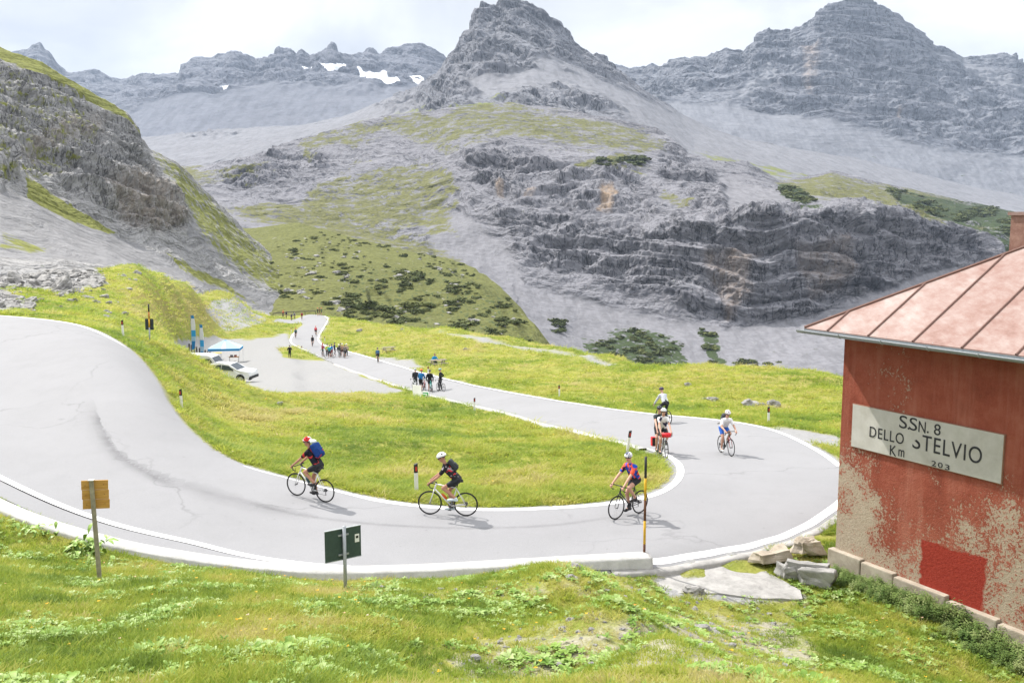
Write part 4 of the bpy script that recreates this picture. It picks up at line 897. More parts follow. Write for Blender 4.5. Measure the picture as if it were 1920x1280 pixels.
# wooden board
wb = on_ground(187, 1088); wsg = empty('wooden_sign', wb); tag(wsg, 'yellow wooden board seen from behind on a leaning grey timber post in the grass', 'sign')
wt = ray_at(171, 900, wb.y) - wb; M_POST = flat('weathered_timber', (0.26, 0.235, 0.17), 0.85, vary=0.25, scale=9)
b = MatB('yellow_boards', 0.75, 0.2); wn = b.noise(3, 5, 0.6, stretch=(1, 1, 14), dist=0.3); b.color(b.ramp(wn, [(0.3, (0.40, 0.20, 0.045)), (0.7, (0.58, 0.34, 0.10))])); M_BOARD = b.m
lean = (wt).normalized()
MB().tube([-lean * 0.3, wt], 0.045, 6).build('post', M_POST, wsg)
MB().box(wt + lean * 0.005, (0.10, 0.10, 0.012)).build('post_cap', flat('pale_timber', (0.55, 0.53, 0.47), 0.8), wsg)
bx = Vector((0.955, 0.29, 0)).normalized(); bn = Vector((bx.y, -bx.x, 0)); Rb = Matrix.Rotation(math.atan2(bx.y, bx.x), 3, 'Z') @ Matrix.Rotation(0.04, 3, 'Y')
for k in range(3):
    MB().box(wt - lean * (0.11 + 0.185 * k) - bn * 0.065 + bx * 0.045, (0.47, 0.022, 0.18), Rb, 0.004).build('board', M_BOARD, wsg)
for k in range(3):
    for q in (0.2, -0.12): MB().ball(wt - lean * (0.11 + 0.185 * k) - bn * 0.05 + bx * q, 0.008, sub=1).build('screw', M_BLACK, wsg)
# snow poles
def snow_pole(base, top, bands, r, label):
    o = empty('snow_pole', base); tag(o, label, 'snow pole', 'banded snow poles'); d_ = top - base
    for f0, f1, m in bands: MB().tube([d_ * f0, d_ * f1], r, 10).build('pole_band', m, o, True)
    return o
pb = Vector(at_z(1208, 1035, -7.98)); ptp = ray_at(1211, 856, pb.y)
snow_pole(pb, ptp, ((-0.08, 0.09, M_RUST), (0.09, 0.335, M_YEL), (0.335, 0.55, M_RUST), (0.55, 0.78, M_YEL), (0.78, 1.0, M_BLACK)), 0.032, 'tall yellow and black snow pole at the end of the low concrete wall')
pb = on_ground(281, 643); ptp = ray_at(278.5, 570, pb.y)
s2 = snow_pole(pb, ptp, ((-0.08, 0.40, M_STEEL), (0.40, 0.62, M_YEL), (0.62, 0.80, flat('amber_paint', (0.45, 0.16, 0.03), 0.6)), (0.80, 1.0, M_BLACK)), 0.04, 'thin snow pole with dark square panel on the bank above the lay-by')
MB().box(Vector((0, 0.06, (ptp - pb).z * 0.48)), (0.46, 0.02, 0.62)).build('dark_panel', flat('slate_panel', (0.03, 0.04, 0.05), 0.6), s2)

# delineators
def delineator(name='delineator_post'):
    o = empty(name); 
    m = MB(); n_ = 10
    def sect(z_, lean_): return [Vector((0.06 * math.cos(2 * math.pi * k / n_), 0.045 * math.sin(2 * math.pi * k / n_), z_)) for k in range(n_)]
    def loft(z0_, z1_, slope=0.0):
        mm = MB(); a_ = [mm.bm.verts.new(v) for v in sect(z0_, 0)]; c_ = [mm.bm.verts.new(v + Vector((0, 0, slope * v.x))) for v in sect(z1_, 0)]
        mm.bm.faces.new(a_[::-1]); mm.bm.faces.new(c_)
        for k in range(n_): mm.bm.faces.new((a_[k], a_[(k + 1) % n_], c_[(k + 1) % n_], c_[k]))
        return mm
    loft(-0.25, 0.58).build('post', M_WHITE, o); loft(0.58, 0.84, 0.35).build('black_cap', M_BLACK, o)
    MB().box((0.0, -0.045, 0.70), (0.055, 0.012, 0.13)).build('reflector', M_RED, o)
    return o
dproto = delineator(); first = True
for px_, py_, lab, refl, s_ in ((341,768,'white delineator post on the bank of the upper road bend, left of the leading rider',1,1.0),(781,922,'white delineator post in the grass just behind the rider in the white helmet',1,1.05),
        (231,629,'white delineator post where the upper road leaves the frame, beside the thin snow pole',1,1.0),(1176,847,'tilted white delineator post at the inside tip of the hairpin',0,1.05),(890,769,'white delineator post on the inner verge of the straight below the stopped riders',0,0.95),
        (1049,744,'white delineator post with reddish top on the outer verge of the straight',1,0.95),(1441,795,'white delineator post at the outer edge of the bend near the house',0,1.0),(803,703,'white delineator post behind the stopped riders, beside the occupied picnic table',1,1.0),
        (609,640,'white delineator post at the right edge of the distant road bend',0,1.0),(566,659,'white delineator post on the small grass island by the lay-by entrance',0,1.0),(621,677,'white delineator post on the near kerb in front of the large distant crowd',0,1.0),(546,623,'yellowish delineator post left of the distant rider in the red helmet',0,1.0)):
    o = dproto if first else copy_tree(dproto); first = False
    o.location = on_ground(px_, py_); o.scale = (s_, s_, s_); o.rotation_euler = (0, 0.14 if px_ == 1176 else random.uniform(-.05, .05), random.uniform(-.3, .5))
    tag(o, lab, 'delineator', 'white delineator posts along the road')
print('things 1', round(time.time() - T0, 1))
# ================================================================== BICYCLES AND PEOPLE
V3 = lambda *a: Vector(a)
M_SPOKE = flat('spoke_steel', (0.35, 0.35, 0.37), 0.4, 0.5, 0.5)
M_RIM = flat('dark_rim', (0.03, 0.03, 0.033), 0.4, 0.5)
M_CHAIN = flat('chain_steel', (0.06, 0.06, 0.065), 0.4, 0.5, 0.6)
def arc(c, r, a0, a1, n, plane='xz', y=0.0):
    return [V3(c[0] + r * math.cos(R(a0 + (a1 - a0) * k / n)), y, c[1] + r * math.sin(R(a0 + (a1 - a0) * k / n))) for k in range(n + 1)]
def make_wheel(name, x, parent, rr=0.335, tyre=0.015, detail=True):
    o = empty(name, (x, 0, rr)); o.parent = parent
    MB().torus((0, 0, 0), rr - tyre, tyre, n=36, m=6).build('tyre', M_RUBBER, o, True)
    MB().torus((0, 0, 0), rr - 0.034, 0.011, n=36, m=5, squash=0.8).build('rim', M_RIM, o, True)
    MB().disc((0, 0, 0), 0.02, 0.10, 10).build('hub', M_CHAIN, o)
    if detail:
        s = MB()
        for k in range(20):
            a = 2 * math.pi * k / 20; y = 0.03 if k % 2 else -0.03
            s.tube([(0.018 * math.cos(a + .5), y, 0.018 * math.sin(a + .5)), ((rr - 0.04) * math.cos(a), 0, (rr - 0.04) * math.sin(a))], 0.0014, 3, False)
        so = s.build('spokes', M_SPOKE, o); so['kind'] = 'stuff'
    return o
def make_bike(label, frame_m, fork_m=None, flatbar=False, tandem=False, bottle=None, detail=True, group='bicycles on the pass road', bar_m=None, cage=True, name='bicycle', tyre=0.0155):
    """+x forward; ground at z=0; a tandem is longer with two saddles"""
    o = empty(name); tag(o, label, 'bicycle', group)
    fork_m = fork_m or frame_m; bar_m = bar_m or M_BLACK; ex = 0.72 if tandem else 0.0
    rx, fx, wr = -0.42 - ex / 2, 0.575 + ex / 2, 0.335
    bb = [V3(-0.01 - ex / 2, 0, 0.275)] + ([V3(-0.01 + ex / 2, 0, 0.275)] if tandem else [])
    sc = [b_ + V3(-0.15, 0, 0.50) for b_ in bb]
    ht, hb = V3(0.405 + ex / 2, 0, 0.865), V3(0.445 + ex / 2, 0, 0.735)
    f = MB()
    f.tube([sc[0], ht], [0.015, 0.017], 8); f.tube([bb[-1], hb], [0.02, 0.019], 8)
    for b_, s_ in zip(bb, sc): f.tube([b_, s_], 0.017, 8)
    if tandem: f.tube([bb[0], bb[1]], 0.018, 8); f.tube([sc[0], bb[1]], 0.014, 8)
    f.tube([hb - V3(-.006, 0, .02), ht + V3(-.006, 0, .02)], 0.021, 8)
    for s_ in (-1, 1):
        f.tube([bb[0] + V3(0, .03 * s_, 0), V3(rx, .062 * s_, wr)], 0.010, 6); f.tube([sc[0] + V3(0, .018 * s_, -0.03), V3(rx, .062 * s_, wr)], 0.008, 6)
    f.build('frame', frame_m, o, True)
    k = MB().tube([hb + V3(0.005, 0, -0.01), hb + V3(0.02, 0, -0.05)], 0.02, 8)
    for s_ in (-1, 1): k.tube([hb + V3(0.015, 0.02 * s_, -0.03), hb + V3(0.03, 0.045 * s_, -0.09), V3(fx, 0.055 * s_, wr)], [0.014, 0.013, 0.009], 6)
    k.build('fork', fork_m, o, True)
    make_wheel('front_wheel', fx, o, wr, tyre, detail); make_wheel('rear_wheel', rx, o, wr, tyre, detail)
    top = ht + V3(-0.012, 0, 0.05); stem = top + V3(0.085, 0, 0.02)
    h = MB().tube([ht, top], 0.015, 6).tube([top, stem], 0.014, 6)
    if flatbar:
        h.tube([stem + V3(-.04, -.33, .03), stem + V3(0, -.1, .02), stem + V3(0, .1, .02), stem + V3(-.04, .33, .03)], 0.013, 6)
    else:
        h.tube([stem + V3(0, -.21, 0), stem + V3(0, .21, 0)], 0.013, 6)
        for s_ in (-1, 1):
            h.tube([stem + V3(0, .205 * s_, 0), stem + V3(.05, .21 * s_, .005), stem + V3(.085, .212 * s_, -.03), stem + V3(.085, .214 * s_, -.08), stem + V3(.045, .216 * s_, -.125), stem + V3(-.03, .218 * s_, -.135)], 0.0135, 6)
            h.tube([stem + V3(.07, .21 * s_, .0), stem + V3(.115, .212 * s_, .03)], [.016, .014], 6); h.tube([stem + V3(.11, .212 * s_, .015), stem + V3(.125, .214 * s_, -.06)], .007, 5)
    h.build('handlebar', bar_m, o, True)
    for s_ in sc:
        a = MB().tube([s_, s_ + V3(-0.055, 0, 0.18)], 0.0135, 6); a.build('seat_post', M_BLACK, o, True)
        q = s_ + V3(-0.06, 0, 0.20); sm = MB().tube([q + V3(-.11, 0, .012), q + V3(-.05, 0, .006), q + V3(.04, 0, .0), q + V3(.15, 0, -.004)], [.068, .062, .03, .017], 10, flat=0.42)
        sm.build('saddle', M_BLACK, o, True)
    for b_ in bb:
        c = MB().disc(b_ + V3(0, -.045, 0), 0.085, .008, 20); ang = R(-72)
        for s_, an in ((-1, ang), (1, ang + math.pi)):
            e = b_ + V3(.17 * math.cos(an), .075 * s_, .17 * math.sin(an)); c.tube([b_ + V3(0, .06 * s_, 0), e], [.012, .010], 6); c.box(e + V3(0, .05 * s_, 0), (.09, .07, .018))
        c.build('crankset', M_CHAIN, o)
    MB().disc((rx, -.05, wr), .05, .03, 16).tube([(rx, -.06, wr - .03), (rx + .01, -.06, wr - .09), (rx - .005, -.06, wr - .15)], .012, 5).build('rear_gears', M_CHAIN, o)
    c = MB(); c.tube([V3(rx, -.05, wr + .045), V3(rx + .01, -.055, wr - .15)], .004, 4)
    c.tube([bb[0] + V3(0, -.045, .082), V3(rx, -.05, wr + .045)], .005, 4); c.tube([bb[0] + V3(0, -.045, -.082), V3(rx + .01, -.055, wr - .15)], .005, 4); c.build('chain', M_CHAIN, o)
    if bottle is not None:
        d_ = (hb - bb[-1]).normalized(); p0 = bb[-1] + d_ * 0.2 + V3(-.02, 0, .05); MB().tube([p0, p0 + d_ * .15, p0 + d_ * .17, p0 + d_ * .2], [.035, .035, .02, .016], 10).build('bottle', bottle, o, True)
    return o

# -------- bodies: tapered limbs melted into one continuous skin
class Soft:
    q = []
    @classmethod
    def add(cls, name, caps, voxel, extra=None):
        m = MB()
        for p0, r0, p1, r1 in caps:
            p0, p1 = Vector(p0), Vector(p1); d_ = p1 - p0
            if d_.length < 1e-4: m.ball(p0, r0, sub=2); continue
            u = d_.normalized(); pts = [p0 - u * r0 * .92, p0 - u * r0 * .6, p0, p0.lerp(p1, .33), p0.lerp(p1, .66), p1, p1 + u * r1 * .6, p1 + u * r1 * .92]
            m.tube(pts, [r0 * .35, r0 * .8, r0, r0 * .67 + r1 * .33, r0 * .33 + r1 * .67, r1, r1 * .8, r1 * .35], 10)
        if extra: extra(m)
        me = m.mesh(name); o = bpy.data.objects.new('tmp', me); C.objects.link(o)
        r_ = o.modifiers.new('r', 'REMESH'); r_.mode = 'VOXEL'; r_.voxel_size = voxel
        s_ = o.modifiers.new('s', 'SMOOTH'); s_.factor = 0.5; s_.iterations = 3 if voxel < 0.016 else 1
        e = {'name': name, 'obj': o}; cls.q.append(e); return e
    @classmethod
    def resolve(cls):
        dg = bpy.context.evaluated_depsgraph_get()
        for e in cls.q:
            me = bpy.data.meshes.new_from_object(e['obj'].evaluated_get(dg)); me.name = e['name']; me.polygons.foreach_set('use_smooth', np.ones(len(me.polygons), bool)); e['mesh'] = me
        for e in cls.q:
            old = e['obj'].data; bpy.data.objects.remove(e['obj']); bpy.data.meshes.remove(old)
        cls.q = []
def ik(a, c, l1, l2, pole):
    a, c = Vector(a), Vector(c); d_ = c - a; L_ = min(d_.length, (l1 + l2) * .999); u = d_.normalized(); x_ = (l1 * l1 - l2 * l2 + L_ * L_) / (2 * L_)
    h_ = math.sqrt(max(l1 * l1 - x_ * x_, 0)); p_ = Vector(pole); p_ = (p_ - u * p_.dot(u)).normalized(); return a + u * x_ + p_ * h_
def hand_caps(w_, d_, curl, thumb_dir, scale=1.0):
    """palm from the wrist along d_, four bent fingers of unequal length and a thumb from the side of the palm"""
    d_ = Vector(d_).normalized(); curl = Vector(curl); curl = (curl - d_ * curl.dot(d_)).normalized(); side = d_.cross(curl).normalized()
    if side.dot(Vector(thumb_dir)) < 0: side = -side
    k = []; s_ = scale
    kn = Vector(w_) + d_ * .085 * s_
    k.append((Vector(w_), .023, kn - side * .018, .02)); k.append((Vector(w_) + side * .012, .022, kn + side * .02, .02))
    for q, ln in zip((.028, .010, -.010, -.028), (.07, .078, .072, .058)):
        b0 = kn + side * q; b1 = b0 + (d_ * .75 + curl * .65).normalized() * ln * .5; b2 = b1 + (curl * .9 - d_ * .35).normalized() * ln * .5
        k += [(b0, .0105, b1, .0100), (b1, .0100, b2, .009)]
    t0 = Vector(w_) + d_ * .03 + side * .022; t1 = t0 + (side * .75 + d_ * .6 + curl * .25).normalized() * .04; t2 = t1 + (d_ * .6 + curl * .9).normalized() * .03
    k += [(t0, .014, t1, .012), (t1, .012, t2, .010)]
    return k
def head_caps(c, f, up):
    """head centre, facing direction, up: skull, jaw, nose, ears"""
    f = Vector(f).normalized(); up = Vector(up); up = (up - f * up.dot(f)).normalized(); s_ = f.cross(up); c = Vector(c)
    k = [(c - f * .025 + up * .025, .088, c + f * .02 + up * .02, .085), (c + f * .03 - up * .02, .068, c + f * .045 - up * .07, .048), (c + f * .04 - up * .045, .055, c + f * .055 - up * .085, .034)]
    k += [(c + f * .098 + up * .012, .011, c + f * .113 - up * .02, .016)]
    for q in (-1, 1): k.append((c + s_ * .086 * q + up * .012 - f * .005, .017, c + s_ * .082 * q - up * .02, .012))
    return k
def face_mesh(name, c, f, up, kind):
    f = Vector(f).normalized(); up = Vector(up); up = (up - f * up.dot(f)).normalized(); s_ = f.cross(up); c = Vector(c); m = MB()
    if kind == 'eyes':
        for q in (-1, 1): m.ball(c + f * .095 + s_ * .033 * q + up * .012, .013, sub=1)
    elif kind == 'glasses':
        for q in (-1, 1): m.tube([c + f * .107 + s_ * .008 * q + up * .013, c + f * .100 + s_ * .045 * q + up * .014, c + f * .04 + s_ * .092 * q + up * .014], [.017, .018, .006], 8, flat=.5)
    else:
        m.tube([c + f * .095 + s_ * .024 - up * .052, c + f * .104 - up * .054, c + f * .095 - s_ * .024 - up * .052], [.004, .007, .004], 6)
    return m.mesh(name, True)
def helmet_mesh(name, c, f, up, vents=True):
    """shell with long vent gaps: returns shell mesh and inner liner mesh"""
    f = Vector(f).normalized(); up = Vector(up); up = (up - f * up.dot(f)).normalized(); s_ = f.cross(up); c = Vector(c) + up * .045 - f * .012
    m = MB(); n_, k_ = 18, 7; rows = []
    for i in range(k_):
        th = R(2 + 92 * i / (k_ - 1)); row = []
        for j in range(n_):
            ph = 2 * math.pi * j / n_; low = -0.012 if math.cos(ph) < -.3 else 0.0
            x_, y_, z_ = .142 * math.sin(th) * math.cos(ph), .112 * math.sin(th) * math.sin(ph), .108 * math.cos(th) + low * (th > 1)
            row.append(m.bm.verts.new(c + f * x_ + s_ * y_ + up * z_))
        rows.append(row)
    for i in range(k_ - 1):
        for j in range(n_):
            if vents and 1 <= i <= 3 and j % 3 == 0: continue
            m.bm.faces.new((rows[i][j], rows[i][(j + 1) % n_], rows[i + 1][(j + 1) % n_], rows[i + 1][j]))
    m.bm.faces.new(rows[0][::-1])
    bmesh.ops.recalc_face_normals(m.bm, faces=m.bm.faces)
    r_ = bmesh.ops.solidify(m.bm, geom=m.bm.faces[:], thickness=0.018)
    sh = m.mesh(name, True)
    li = MB().ball(c - up * .005, 1.0, (.122, .098, .085), 2, Matrix((f, s_, up)).transposed()).mesh(name + '_liner', True)
    return sh, li

SKIN = flat('tanned_skin', (0.42, 0.215, 0.145), 0.6, 0.3, vary=0.07)
SKIN2 = flat('fair_skin', (0.52, 0.30, 0.22), 0.6, 0.3, vary=0.07)
def cloth(name, c, c2=None, scale=7.0, thr=0.52, c3=None):
    """jersey fabric; with a second colour in broad printed shapes"""
    if name in _flat: return _flat[name]
    b = MatB(name, 0.8, 0.15); n = b.noise(scale, 1.5, 0.4, dist=0.6)
    col = b.ramp(b.noise(25, 3), [(0.3, tuple(v * .8 for v in c)), (0.7, tuple(min(1, v * 1.15) for v in c))])
    if c2: col = b.mix(b.ramp(n, [(thr - .01, 0.0), (thr + .01, 1.0)]), col, c2)
    if c3: col = b.mix(b.ramp(b.noise(scale * 1.4, 1.5, 0.4, off=(4, 2, 9), dist=0.5), [(0.60, 0.0), (0.62, 1.0)]), col, c3)
    b.color(col); b.bump(b.noise(14, 4, 0.6), 0.5, 0.02); _flat[name] = b.m; return b.m

def rider_caps(ox=0.0, lean=0.5, hands='hoods', crank=-72.0, standing=False, flatbar=False, look=(1, 0, -0.12), seat=None, reach_to=None, hip_z=1.02):
    """skeleton of a seated rider in bicycle space"""
    J = {}
    bb = V3(-0.01 + ox, 0, 0.275); hip = V3(-0.19 + ox, 0, hip_z) if seat is None else Vector(seat)
    tl = 0.50; d_ = V3(math.sin(lean), 0, math.cos(lean)); chest = hip + d_ * tl; neck = chest + d_ * .05 + V3(.02, 0, .03)
    J['hip'], J['chest'], J['neck'] = hip, chest, neck
    f = Vector(look).normalized(); head = neck + V3(.06, 0, .155) if lean > .4 else neck + V3(.03, 0, .17)
    J['head'], J['look'] = head, f
    for s_, q in (('r', -1), ('l', 1)):
        J['h' + s_] = hip + V3(0, .085 * q, 0); an = R(crank) + (0 if q < 0 else math.pi)
        ped = bb + V3(.17 * math.cos(an), .125 * q, .17 * math.sin(an)); J['toe' + s_] = ped + V3(.09, 0, .035); ank = ped + V3(-.085, 0, .095 + (.03 if math.sin(an) < 0 else 0)); J['an' + s_] = ank
        J['kn' + s_] = ik(J['h' + s_], ank, .445, .43, (1, .05 * q, .25))
        J['sh' + s_] = chest + V3(-.01, .165 * q, -.03)
        w_ = V3(.445, .335 * q * .9, .965) + V3(0, 0, .0) if flatbar else V3(.535, .212 * q, .965)
        if reach_to is not None: w_ = Vector(reach_to) + V3(0, .2 * q, 0)
        J['wr' + s_] = w_; J['el' + s_] = ik(J['sh' + s_], w_, .30, .27, (-.25, .55 * q, -.75))
    return J
def body_from(J, voxel=0.011, fingers=True, grip=(0.35, 0, -1)):
    h, c, n = J['hip'], J['chest'], J['neck']; up = (c - h).normalized(); k = []
    k += [(h + V3(0, .06, 0), .095, c + V3(0, .07, -.04), .088), (h - V3(0, .06, 0), .095, c + V3(0, -.07, -.04), .088), (h + up * .22, .10, c - up * .08, .11), (c - V3(0, .10, .02), .062, c + V3(0, .10, -.02), .062)]
    k += [(c + up * .01, .058, J['head'] - Vector(J['look']) * .03 - UP * .04, .05)] + head_caps(J['head'], J['look'], UP)
    for s_, q in (('r', -1), ('l', 1)):
        k += [(J['h' + s_], .088, J['kn' + s_], .056), (J['kn' + s_], .055, J['kn' + s_].lerp(J['an' + s_], .32), .054), (J['kn' + s_].lerp(J['an' + s_], .3), .054, J['an' + s_], .034), (J['an' + s_] + V3(-.02, 0, -.02), .034, J['toe' + s_], .03)]
        k += [(J['sh' + s_], .054, J['el' + s_], .04), (J['el' + s_], .039, J['el' + s_].lerp(J['wr' + s_], .3), .039), (J['el' + s_].lerp(J['wr' + s_], .3), .039, J['wr' + s_], .026)]
        dr = (J['wr' + s_] - J['el' + s_]).normalized()
        if fingers: k += hand_caps(J['wr' + s_], dr, grip if grip else dr.orthogonal(), V3(0, -q, .3))
        else: k += [(J['wr' + s_], .03, J['wr' + s_] + dr * .08, .026), (J['wr' + s_] + dr * .08, .024, J['wr' + s_] + dr * .1 + Vector(grip or (0, 0, -1)) * .04, .016)]
    return Soft.add('person', k, voxel)
def jersey_from(J, voxel, sleeve=0.62, loose=0.014):
    h, c = J['hip'], J['chest']; up = (c - h).normalized(); l = loose
    k = [(h + V3(0, .06, 0) + up * .06, .095 + l, c + V3(0, .07, -.04), .088 + l), (h - V3(0, .06, 0) + up * .06, .095 + l, c + V3(0, -.07, -.04), .088 + l), (h + up * .2, .104 + l, c - up * .08, .11 + l), (c - V3(0, .10, .02), .064 + l, c + V3(0, .10, -.02), .064 + l), (c, .062 + l, c + up * .05, .052 + l * .6)]
    for s_ in 'rl':
        e = J['sh' + s_].lerp(J['el' + s_], min(1, sleeve)); k.append((J['sh' + s_], .056 + l, e, .045 + l))
        if sleeve > 1: k.append((J['el' + s_], .042 + l, J['el' + s_].lerp(J['wr' + s_], sleeve - 1), .03 + l))
    return Soft.add('jersey', k, voxel)
def shorts_from(J, voxel, leg=0.62, loose=0.010):
    h = J['hip']; l = loose; up = (J['chest'] - h).normalized()
    k = [(h + V3(0, .06, 0), .098 + l, h + V3(0, .06, 0) + up * .12, .094 + l), (h - V3(0, .06, 0), .098 + l, h - V3(0, .06, 0) + up * .12, .094 + l), (h, .1 + l, h + up * .12, .1 + l)]
    for s_ in 'rl':
        e = J['h' + s_].lerp(J['kn' + s_], min(1, leg)); r1 = .088 + (.056 - .088) * min(1, leg); k.append((J['h' + s_], .092 + l, e, r1 + l))
        if leg > 1: k += [(J['kn' + s_], .057 + l, J['kn' + s_].lerp(J['an' + s_], .32), .055 + l), (J['kn' + s_].lerp(J['an' + s_], .32), .055 + l, J['kn' + s_].lerp(J['an' + s_], leg - 1), .036 + l)]
    return Soft.add('shorts' if leg < 1 else 'trousers', k, voxel)
def shoes_from(J, s_):
    t_, a = J['toe' + s_], J['an' + s_]; m = MB(); d_ = (t_ - a); d_.z = 0; d_.normalize(); z_ = min(t_.z, a.z - .03) - .012
    m.tube([V3(a.x, a.y, z_ + .01) - d_ * .07, V3(a.x, a.y, z_ + .02) - d_ * .03, V3(a.x, a.y, z_ + .025) + d_ * .05, V3(t_.x, t_.y, z_ + .01) - d_ * .0, V3(t_.x, t_.y, z_) + d_ * .05], [.026, .042, .045, .042, .022], 10, flat=.95)
    m.tube([V3(a.x, a.y, z_ + .02) - d_ * .015, V3(a.x, a.y, a.z + .015)], [.042, .04], 10)
    return m.mesh('shoe', True)
PEOPLE = []
def person(label, J, body, jersey, shorts, mats, helmet=True, glasses=True, hair=None, group=None, near=True, gloves=None):
    """queue: parts are put together once the soft meshes are resolved"""
    e = {'root': empty('person'), 'J': J, 'body': body, 'jersey': jersey, 'shorts': shorts, 'mats': mats, 'helmet': helmet, 'glasses': glasses, 'hair': hair, 'near': near}
    tag(e['root'], label, 'person', group); PEOPLE.append(e); return e['root']
def finish_people():
    Soft.resolve()
    for e in PEOPLE:
        r_, J, mt = e['root'], e['J'], e['mats']
        def cm(ent, nm, mat):
            o = bpy.data.objects.new(nm, ent['mesh']); C.objects.link(o); o.parent = r_
            if len(ent['mesh'].materials) == 0: ent['mesh'].materials.append(mat)
            o.material_slots[0].link = 'OBJECT'; o.material_slots[0].material = mat; return o
        cm(e['body'], 'body', mt['skin']); cm(e['jersey'], 'jersey', mt['jersey']); cm(e['shorts'], e['shorts']['name'], mt['shorts'])
        if e['near']:
            for s_ in 'rl': link('shoe', shoes_from(J, s_), mt['shoe'], r_)
        if e['helmet']:
            sh, li = helmet_mesh('helmet', J['head'], J['look'], UP, e['near']); h_ = link('helmet', sh, mt['helmet'], r_); link('liner', li, mt.get('liner', M_BLACK), h_)
        elif e['hair']:
            f_ = Vector(J['look']).normalized(); MB().ball(J['head'] + UP * .035 - f_ * .03, .105, (1, .95, .95), 2).build('hair', e['hair'], r_, True)
        if e['near']:
            link('sunglasses' if e['glasses'] else 'eyes', face_mesh('eyes', J['head'], J['look'], UP, 'glasses' if e['glasses'] else 'eyes'), M_BLACK, r_)
            link('mouth', face_mesh('mouth', J['head'], J['look'], UP, 'mouth'), flat('lips', (.32, .09, .07), .6), r_)
def place(o, p, heading, scale=1.0, pitch=0.0):
    """heading: direction of travel in the ground plane; pitch up the slope"""
    a = math.atan2(heading[1], heading[0]); o.location = p; o.rotation_euler = (0, -pitch, a); o.scale = (scale,) * 3
def wheel_place(front_px, rear_px, things, wb=0.995, mid=0.0775, z_off=0.03):
    """set a bicycle (and its riders) on the two contact points seen in the photo"""
    f_, r_ = road_point(*front_px), road_point(*rear_px); d_ = f_ - r_; h_ = Vector((d_.x, d_.y, 0)).normalized()
    c_ = (f_ + r_) / 2; c_ = c_ - h_ * mid
    zf = gz(c_.x + h_.x * .6, c_.y + h_.y * .6); zr = gz(c_.x - h_.x * .45, c_.y - h_.y * .45); zc_ = gz(c_.x, c_.y)
    pt = math.atan2(zf - zr, 1.05)
    for o in things:
        place(o, (c_.x, c_.y, zc_ + z_off), h_, 1.0, pt)
    return c_, h_, pt
def road_point(px, py):
    return on_ground(px, py)

F_WHITE = flat('white_frame_paint', (0.72, 0.72, 0.72), 0.3, 0.5, vary=0.04)
F_BLACK = flat('black_frame_paint', (0.03, 0.03, 0.035), 0.35, 0.5)
F_GREY = flat('silver_frame_paint', (0.45, 0.47, 0.48), 0.35, 0.5, 0.3)
F_RED = flat('red_frame_paint', (0.35, 0.03, 0.04), 0.35, 0.5)
F_TEAL = flat('teal_frame_paint', (0.05, 0.32, 0.30), 0.35, 0.5)
NV = 0.0115
RD = 'cyclists riding on the pass road'
def rider(label, J, mats, sleeve=.62, leg=.62, voxel=NV, **k):
    return person(label, J, body_from(J, voxel), jersey_from(J, voxel * 1.2, sleeve), shorts_from(J, voxel * 1.2, leg), mats, group=RD, **k)
# rider with the blue backpack
b1 = make_bike('white road bicycle ridden by the cyclist with the blue backpack', F_WHITE, bottle=flat('dark_bottle', (.03, .07, .08), .5))
J1 = rider_caps(lean=.66, look=(1, .15, -.25))
p1 = rider('leading cyclist in black and red jersey with red and white helmet riding uphill', J1, dict(skin=SKIN, jersey=cloth('black_red_jersey', (.012, .013, .022), (.40, .03, .03), 6, .60), shorts=flat('black_lycra', (.013, .014, .018), .6), shoe=M_BLACK, helmet=cloth('red_white_shell', (.55, .03, .03), (.75, .75, .75), 9, .55)))
wheel_place((558, 931), (605, 942), [b1, p1])
# rider with white helmet
b2 = make_bike('white road bicycle ridden by the cyclist in the plain white helmet', F_WHITE, bottle=flat('orange_bottle', (.65, .12, .02), .5))
J2 = rider_caps(lean=.74, look=(1, .1, -.45))
p2 = rider('cyclist in black, grey and red jersey with plain white helmet beside the inner verge', J2, dict(skin=SKIN, jersey=cloth('black_grey_jersey', (.02, .02, .022), (.50, .05, .06), 7, .60, (.30, .28, .30)), shorts=flat('black_lycra', (.013, .014, .018), .6), shoe=flat('pale_blue_shoe', (.55, .64, .68), .5), helmet=flat('white_shell', (.74, .74, .74), .4, vary=.05)))
wheel_place((808, 966), (871, 969), [b2, p2])
# rider in blue and orange, woman
b3 = make_bike('black road bicycle just behind the tall yellow and black snow pole', F_BLACK)
J3 = rider_caps(lean=.50, look=(1, .45, -.15), crank=-100)
p3 = rider('cyclist in blue and orange jersey with black arm warmers near the snow pole', J3, dict(skin=SKIN2, jersey=cloth('blue_orange_jersey', (.02, .07, .42), (.75, .10, .05), 5.5, .50, (.015, .015, .03)), shorts=flat('black_lycra', (.013, .014, .018), .6), shoe=M_BLACK, helmet=cloth('white_grey_shell', (.72, .72, .74), (.12, .13, .2), 10, .58)), sleeve=.75, leg=.5)
wheel_place((1156, 975), (1198, 964), [b3, p3])
# rider descending in white jersey and blue shorts
b4 = make_bike('slim dark road bicycle under the descending rider in white jersey and blue shorts', F_BLACK, fork_m=F_RED)
J4 = rider_caps(lean=.80, look=(1, 0, -.35), crank=-80)
p4 = rider('descending cyclist in white jersey, blue shorts and dark backpack', J4, dict(skin=SKIN2, jersey=cloth('white_jersey', (.72, .72, .74)), shorts=flat('bright_blue_lycra', (.02, .11, .48), .6), shoe=flat('grey_white_shoe', (.5, .5, .5), .5), helmet=cloth('white_dark_shell', (.74, .72, .72), (.25, .03, .08), 11, .62)))
wheel_place((1374, 858), (1349, 848.5), [b4, p4])
